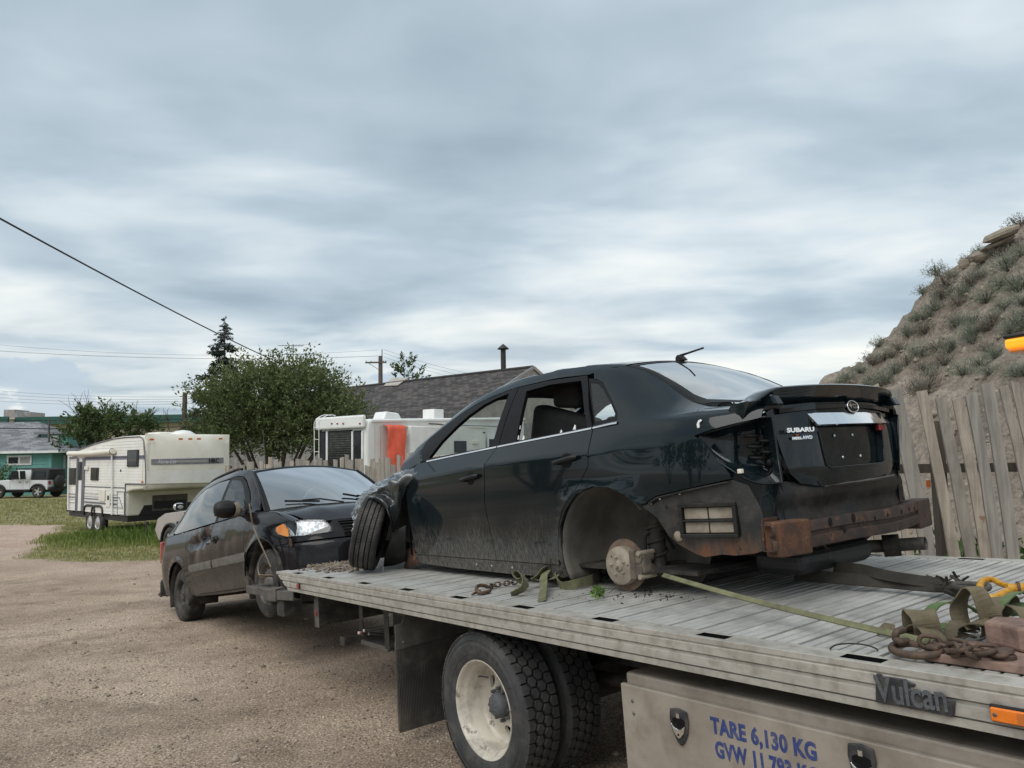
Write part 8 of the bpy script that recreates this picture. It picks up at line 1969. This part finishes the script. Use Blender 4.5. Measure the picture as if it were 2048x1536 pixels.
    for _ in range(5200):
        u=gg.uniform(1560,2250); D=gg.uniform(6.95,7.9); q=px(u,940,D); g0=max(ground(q.x,q.y),hill_h(q.x,q.y) or -9); h=.85*gg.random()**1.3*(.5+.5*noise.noise(V((q.x*2,q.y*2,0)))+.35)
        P.append((q.x,q.y,g0+max(0,h))); Nn.append((gg.normal(0,.5),gg.normal(0,.5),.7)); T.append(gg.random())
    o=mkobj('weeds',leaf_mesh('weeds',P,Nn,[.10]*len(P),m_weed,np.array(T),asp=.28,seed=3)); tag(o,'bright green weeds growing behind the leaning plank fence','weeds'); stuff(o)
build_sage()
# ---------------------------------------------------------------- straps, chains and litter on the deck (truck-local coordinates)
def T3(u,v,z): return tz(u,v,z)
def cargo(mb,name,mat,label,cat,**k): return tag(mb.build(name,mat,None,M=TF,**k),label,cat)
def strap(pts,wd,w,name,mat,label,th=.005,n=8):
    P=catmull([T3(*q) for q in pts],n); return cargo(MB().ribbon(P,wd,w,th),name,mat,label,'strap')
def link(mb,c,d,nrm,L,Wd,r,mat=0):
    d=d.normalized(); nrm=(nrm-d*nrm.dot(d)).normalized(); s=d.cross(nrm); pts=[]
    for i in range(16):
        a=2*PI*i/16; pts.append(c+d*(math.cos(a)*Wd/2+(L-Wd)/2*(1 if math.cos(a)>0 else -1))+s*(math.sin(a)*Wd/2))
    mb.tube(pts,r,7,closed=True,mat=mat)
def chain(pts,name,label,L=.042,Wd=.026,r=.0045,mat=m_chain):
    P=catmull(pts,12); t=thing(name,label,'chain',TF); d=0; nx=0; k=0
    for a,b in zip(P,P[1:]):
        seg=(b-a).length; d+=seg
        if d>=nx:
            up=V((0,0,1)) if k%2 else (b-a).cross(V((0,0,1))); mb=MB(); link(mb,b,b-a,up+V((random.uniform(-.2,.2),random.uniform(-.2,.2),0)),L,Wd,r); mb.build('link',mat,t); nx+=L*.70; k+=1
    return t
def build_cargo():
    X=V((1,0,0)); Y=V((0,1,0)); Zv=V((0,0,1))
    # --- green strap heap by the sedan sill
    t=thing('olive_strap_heap','heap of olive ratchet strap lying beside the sedan sill','strap',TF)
    def rb(pts,wd,w=.05,mat=m_strap,n=8): return MB().ribbon(catmull([T3(*q) for q in pts],n),wd,w,.0045).build('webbing_loop',mat,t)
    rb([(1022,1190,.006),(1034,1184,.02),(1046,1176,.045),(1050,1160,.075),(1040,1146,.085),(1030,1150,.07),(1036,1160,.05),(1048,1158,.05)],[V((.3,-.8,.5))]*57,.055)
    rb([(1083,1203,.004),(1085,1190,.02),(1087,1170,.05),(1088,1152,.075),(1098,1140,.09),(1112,1140,.085),(1112,1152,.06),(1100,1158,.05),(1080,1160,.045),(1066,1158,.05)],[V((1,-.25,.1))]*73,.052)
    rb([(1062,1160,.05),(1074,1152,.07),(1086,1140,.095),(1102,1134,.10),(1114,1142,.08),(1108,1156,.05)],[V((.6,-.7,.3))]*41,.05)
    rb([(1112,1156,.05),(1124,1172,.018),(1150,1168,.03),(1180,1160,.035),(1188,1156,.04)],[V((0.1,-.35,1))]*33,.055); rb([(1118,1158,.03),(1150,1148,.045),(1180,1142,.055),(1200,1134,.07)],[V((.1,-.35,1))]*25,.045,m_strap); rb([(1186,1158,.04),(1200,1150,.05),(1210,1134,.07)],[V((.1,-.35,1))]*17,.06,m_bridle)
    q=T3(1052,1166,.05); MB().box(q,(.03,.02,.05)).build('buckle',m_gsteel,t,bevel=.004)
    chain([T3(1030,1164,.02),T3(1010,1167,.02),T3(990,1170,.018),T3(975,1176,.015)],'short_chain','short rusty chain lying on the deck beside the olive strap heap')
    hk=MB(); c=T3(962,1180,.02); hk.tube(catmull([T3(976,1174,.02),T3(966,1171,.035),T3(956,1172,.04),T3(953,1180,.03),T3(962,1186,.015),T3(976,1184,.012),T3(980,1180,.018)],5),.011,8); hk.tube(catmull([T3(960,1182,.012),T3(950,1186,.012),T3(943,1190,.01)],4),[.008,.008,.008,.008,.007,.007,.006,.005,.003],7)
    cargo(hk,'chain_hook',m_chain,'rusty grab hook at the end of the short chain','hook')
    # --- taut strap from the brake to the pile
    a=T3(1326,1150,.13); b=T3(1858,1284,.05); P=[a.lerp(b,i/20)+Zv*(.012*math.sin(PI*i/20)*-1) for i in range(21)]
    wd=[V((0,.25,1)) if i<3 else V((0,.9-.5*math.exp(-((i-3)/4)**2),.55)) for i in range(21)]
    cargo(MB().ribbon(P,V((.1,.75,.6)),.024,.006),'taut_strap',m_strap,'taut olive strap stretched from the brake caliper across the deck','strap')
    q=T3(1757,1263,.015); cargo(MB().ribbon([q,q+V((.03,-.01,.02)),q+V((.06,0,.012))],V((.2,.6,.7)),.04,.006),'strap_scrap',m_strapb,'small brown scrap of webbing under the taut strap','strap')
    # --- black winch bridle and hook
    mb=MB(); mb.ribbon(catmull([T3(1590,1150,.06),T3(1700,1158,.055),T3(1800,1166,.05),T3(1860,1171,.05),T3(1894,1172,.055)],7),V((0,.55,.8)),.062,.008)
    mb.ribbon(catmull([T3(1668,1134,.10),T3(1720,1138,.10),T3(1770,1150,.085),T3(1830,1160,.07),T3(1890,1168,.06)],7),V((0,.4,1)),.05,.008)
    for k in range(34):
        p=T3(1880+random.uniform(-8,46),1168+random.uniform(-6,6),.06); d=V((random.uniform(-1,1),random.uniform(-1,1),random.uniform(-.7,1))).normalized()*random.uniform(.03,.07); mb.ribbon([p,p+d*.5+V((0,0,.004)),p+d],V((random.random(),random.random(),.3)),.012,.003)
    mb.ribbon(catmull([T3(1905,1170,.06),T3(1908,1182,.04),T3(1900,1190,.02)],4),V((1,.3,0)),.07,.006)
    cargo(mb,'winch_bridle',m_bridle,'frayed black winch bridle strap running out from under the sedan tail','strap')
    mb=MB(); pts=[T3(1910,1168,.07),T3(1940,1168,.07),T3(1972,1170,.07),T3(1978,1174,.065),T3(1972,1178,.06),T3(1940,1177,.06),T3(1910,1174,.06)]; mb.tube(catmull(pts,5,closed=True),.012,8,closed=True); cargo(mb,'steel_link',m_steel,'long dark steel link joining the black bridle to the yellow hook','link')
    h=thing('winch_hook','yellow painted winch hook on the deck linked to the black bridle','hook',TF)
    prof=[(2022,1178),(2000,1190),(1985,1196),(1968,1190),(1960,1176),(1964,1164),(1976,1159),(1988,1160),(2000,1167),(2016,1172)]
    pts=[T3(u,v,.075) for u,v in prof]; MB().tube(catmull(pts,6),[.013]*6+[.014]*12+[.015]*18+[.013]*12+[.012]*7,12).build('hook_body',m_hook,h)
    MB().tube([T3(2016,1176,.075),T3(2036,1176,.075),T3(2052,1174,.075)],[.016,.020,.018],12).build('hook_eye',m_hook,h,angle=40); MB().bar(T3(2000,1186,.08),T3(2022,1176,.08),.016,.016).build('safety_latch',m_hook,h,bevel=.006)
    MB().tube([T3(2034,1176,.075),T3(2040,1176,.075)],.027,14).build('swivel_collar',m_chain,h,angle=40)
    MB().tube([T3(2050,1174,.075),T3(2140,1168,.08),T3(2300,1160,.1)],.010,8).build('winch_rope',m_gsteel,h)
    # --- pile at the front edge
    p=thing('strap_pile','tangled pile of green and brown ratchet straps beside the rusty steel plate','strap',TF)
    ir=(T3(1960,1280,.03)-T3(1920,1280,.03)); ir.z=0; ir.normalize()
    def hump(u,v,z0,w,rx,rz,t0,t1,yaw,mat,lean=0.0,n=26):
        "webbing arched over: width runs along an axis turned yaw degrees from picture-right"
        c=T3(u,v,0); ax=Matrix.Rotation(R(yaw),3,'Z')@ir; e=V((-ax.y,ax.x,0)); P=[]; wd=[]
        for i in range(n+1):
            t=R(t0+(t1-t0)*i/n); k=1+.10*math.sin(3.1*t+u); P.append(c+e*(rx*k*math.cos(t))+V((0,0,z0+rz+rz*k*math.sin(t)))+ax*(lean*(i/n-.5))); wd.append(ax+V((0,0,.25*math.sin(2*t+v))))
        return MB().ribbon(P,wd,w,.0045).build('webbing_loop',mat,p)
    hump(1847,1292,.012,.085,.050,.055,-60,215,4,m_strapb,.02); hump(1850,1296,.008,.06,.075,.030,-20,200,14,m_strapb,.03)
    hump(1956,1288,.030,.070,.052,.078,-75,240,28,m_strapb,.04); hump(2010,1282,.045,.070,.095,.050,5,178,-38,m_strapb,.03); hump(2042,1290,.05,.06,.06,.04,-10,190,20,m_strapb)
    hump(1906,1268,.006,.050,.115,.052,0,182,-62,m_strapg,.02); hump(1900,1276,.006,.045,.150,.018,0,180,-70,m_strapg); hump(2040,1280,.03,.045,.13,.062,8,175,-52,m_strapg,.03); hump(2052,1276,.02,.042,.10,.045,0,180,-60,m_strapg); hump(2060,1272,.02,.06,.15,.03,0,180,-75,m_strapg)
    hump(1925,1290,.006,.048,.085,.032,0,180,-50,m_strapb,.05); hump(1885,1290,.004,.045,.10,.016,0,180,-80,m_strapb)
    hump(1985,1300,.03,.05,.07,.03,-10,190,40,m_strapb)
    # rusty plate and block
    P0=[T3(1846,1322,.0),T3(2120,1362,.0),T3(2120,1318,.0),T3(1878,1290,.0)]
    M0=Matrix(); cargo(MB().prism([(q.x,q.y) for q in P0],.002,.028,M0),'rusty_plate',m_plate,'flat rusty steel plate on the front corner of the deck','plate',bevel=.003)
    q0=T3(1972,1290,.03); cargo(MB().prism([(0,0),(.05,-.02),(.10,-.07),(.50,-.13),(.52,.12),(.02,.10)],.030,.105,Matrix.Translation((q0.x,q0.y,0))@Matrix.Rotation(R(14),4,'Z')),'rusty_block',m_plate,'thick reddish steel block resting on the rusty plate','block',bevel=.01)
    chain([T3(1858,1284,.055),T3(1890,1288,.05),T3(1915,1292,.05),T3(1940,1297,.05),T3(1965,1300,.05),T3(1990,1304,.045),T3(2000,1310,.045)],'rusty_chain','rusty link chain lying over the flat plate beside the strap pile',L=.062,Wd=.038,r=.0075)
    chain([T3(1905,1300,.045),T3(1930,1299,.06),T3(1955,1306,.045),T3(1985,1302,.06)],'rusty_chain','second coil of rusty chain heaped on the first',L=.062,Wd=.038,r=.0075)
    s=thing('shackle_ring','rusty oval ring and clamp lying at the corner of the plate','ring',TF); c=T3(1832,1305,.02); MB().tube([V((c.x+.075*math.cos(a),c.y+.048*math.sin(a),.030+.008*math.sin(a))) for a in [2*PI*i/24 for i in range(24)]],.0125,9,closed=True).build('ring',m_chain,s); q=T3(1868,1304,.03); MB().box((q.x,q.y,.045),(.04,.034,.016)).build('clamp',m_chain,s,bevel=.006); MB().box((q.x-.055,q.y,.045),(.022,.02,.014)).build('nut',m_chain,s,bevel=.003); MB().box((q.x+.05,q.y-.005,.042),(.022,.02,.014)).build('nut',m_chain,s,bevel=.003)
    c=T3(2008,1316,.03); mb=MB(); mb.lathe([(0,.03),(.028,.028),(.032,.02),(.026,.016),(.034,.010),(.034,0)],14,Matrix.Translation((c.x,c.y,.029))@Matrix.Rotation(PI/2,4,'X')); cargo(mb,'bolt_stack',m_chain,'short rusty bolt standing on the plate by the block','bolt',angle=40)
    hk=MB(); hk.tube(catmull([T3(1818,1282,.04),T3(1800,1284,.05),T3(1791,1276,.06),T3(1794,1264,.08),T3(1806,1260,.08)],6),.012,8); cargo(hk,'strap_hook',m_chain,'bent rusty wire hook poking out beside the brown strap','hook')
    cargo(MB().tube(catmull([T3(1660,1298,.006),T3(1672,1290,.012),T3(1700,1287,.02),T3(1732,1290,.018),T3(1752,1297,.010),T3(1755,1301,.006)],6),.0028,6),'wire_offcut',m_wire,'thin curved black wire lying on the deck','wire')
    # weed sprig and litter
    g=thing('weed_sprig','small green weed sprig lying on the deck by the brake disc','plant',TF); st=T3(1190,1176,.02); MB().tube([T3(1180,1176,.012),T3(1210,1177,.02),T3(1230,1176,.03)],.002,5).build('stem',m_weed,g); MB().tube([T3(1218,1186,.01),T3(1228,1178,.02),T3(1236,1172,.03)],.002,5).build('stem',m_bark,g)
    gr=np.random.default_rng(2); P=[];N_=[]
    for _ in range(60): q=T3(1196+gr.normal(0,5),1186+gr.normal(0,3.5),max(.004,.018+gr.normal(0,.012))); P.append(tuple(q)); N_.append((gr.normal(),gr.normal(),gr.normal()+.3))
    me=leaf_mesh('sprig',P,N_,[.035]*len(P),m_weed,gr.random(len(P)),asp=.5); mkobj('leaves',me,g)
    def clods(n,cx,cy_,sx,sy,smax,name,label,mat,seed):
        gg=np.random.default_rng(seed); base=np.array([(1,0,0),(-1,0,0),(0,1,0),(0,-1,0),(0,0,1),(0,0,-1)],float); fc=np.array([(0,2,4),(2,1,4),(1,3,4),(3,0,4),(2,0,5),(1,2,5),(3,1,5),(0,3,5)])
        c=np.array([tuple(T3(cx+gg.normal(0,sx),cy_+gg.normal(0,sy),0)) for _ in range(n)]); c[:,0]=np.maximum(c[:,0],X0+.02); c[:,1]=np.clip(c[:,1],.02,BW-.02); s=smax*(.15+.85*gg.random(n)**2.5); c[:,2]=s*.35
        vs=base[None]*(s[:,None,None]*(.5+gg.random((n,6,1)))*np.array([1,1,.7]))+c[:,None]; o=mkobj(name,raw(name,vs.reshape(-1,3),(fc[None]+(np.arange(n)*6)[:,None,None]).reshape(-1,3),mat,gg.random(n*6)),None,TF); tag(o,label,'debris'); stuff(o)
    m_mud=PM('dried_mud',(.13,.095,.068),(.22,.17,.125),scale=20,rough=.95,bump=.5,bscale=60)
    clods(700,668,1134,24,4.5,.026,'dried_mud','crumbled dried mud and straw on the tail of the deck behind the tyre',m_mud,4)
    clods(110,1290,1192,50,6,.010,'deck_dirt','scattered dirt crumbs on the deck below the brake disc',m_dark,5); clods(70,1180,1192,60,7,.006,'deck_crumbs','fine dirt crumbs on the deck near the strap heap',m_dark,6)
    gg=random.Random(4)
    st=MB()
    for _ in range(90):
        q=T3(668+gg.gauss(0,24),1132+gg.gauss(0,4.5),.012); q.x=max(q.x,X0+.05); a=gg.random()*6.28; L=gg.uniform(.03,.09); st.tube([q,q+V((math.cos(a)*L,math.sin(a)*L,gg.uniform(0,.02)))],.0018,4,caps=False)
    o=st.build('straw',m_ply,None,M=TF); tag(o,'dry straw stalks mixed into the mud on the deck tail','straw'); stuff(o)
build_cargo()
# ---------------------------------------------------------------- trees along the yard's left edge: mirrored in the black paint
def build_left_trees():
    for i,(x,y,h,w,lab) in enumerate(((-19,-3,7.5,3.2,'round leafy tree at the left edge of the yard, mirrored in the sedan door'),(-24,2.5,9,3.6,'tall leafy tree at the left edge of the yard, mirrored in the black paint'),(-20,9,6.5,2.8,'short leafy tree at the left edge of the yard nearest the grass'),(-26,-9,8.5,3.8,'broad leafy tree at the yard corner, mirrored in the minivan side'))):
        r=random.Random(i); lob=[((r.uniform(-.5,.5)*w,r.uniform(-.5,.5)*w,h*(.40+.45*k/6)),(w*r.uniform(.45,.7),w*r.uniform(.45,.7),h*.16)) for k in range(7)]+[((0,0,h*.9),(w*.4,w*.4,h*.12))]
        bush_tree('yard_tree',lab,'tree',V((x,y,ground(x,y))),lob,2600,.42,m_lbush,40+i)
build_left_trees()
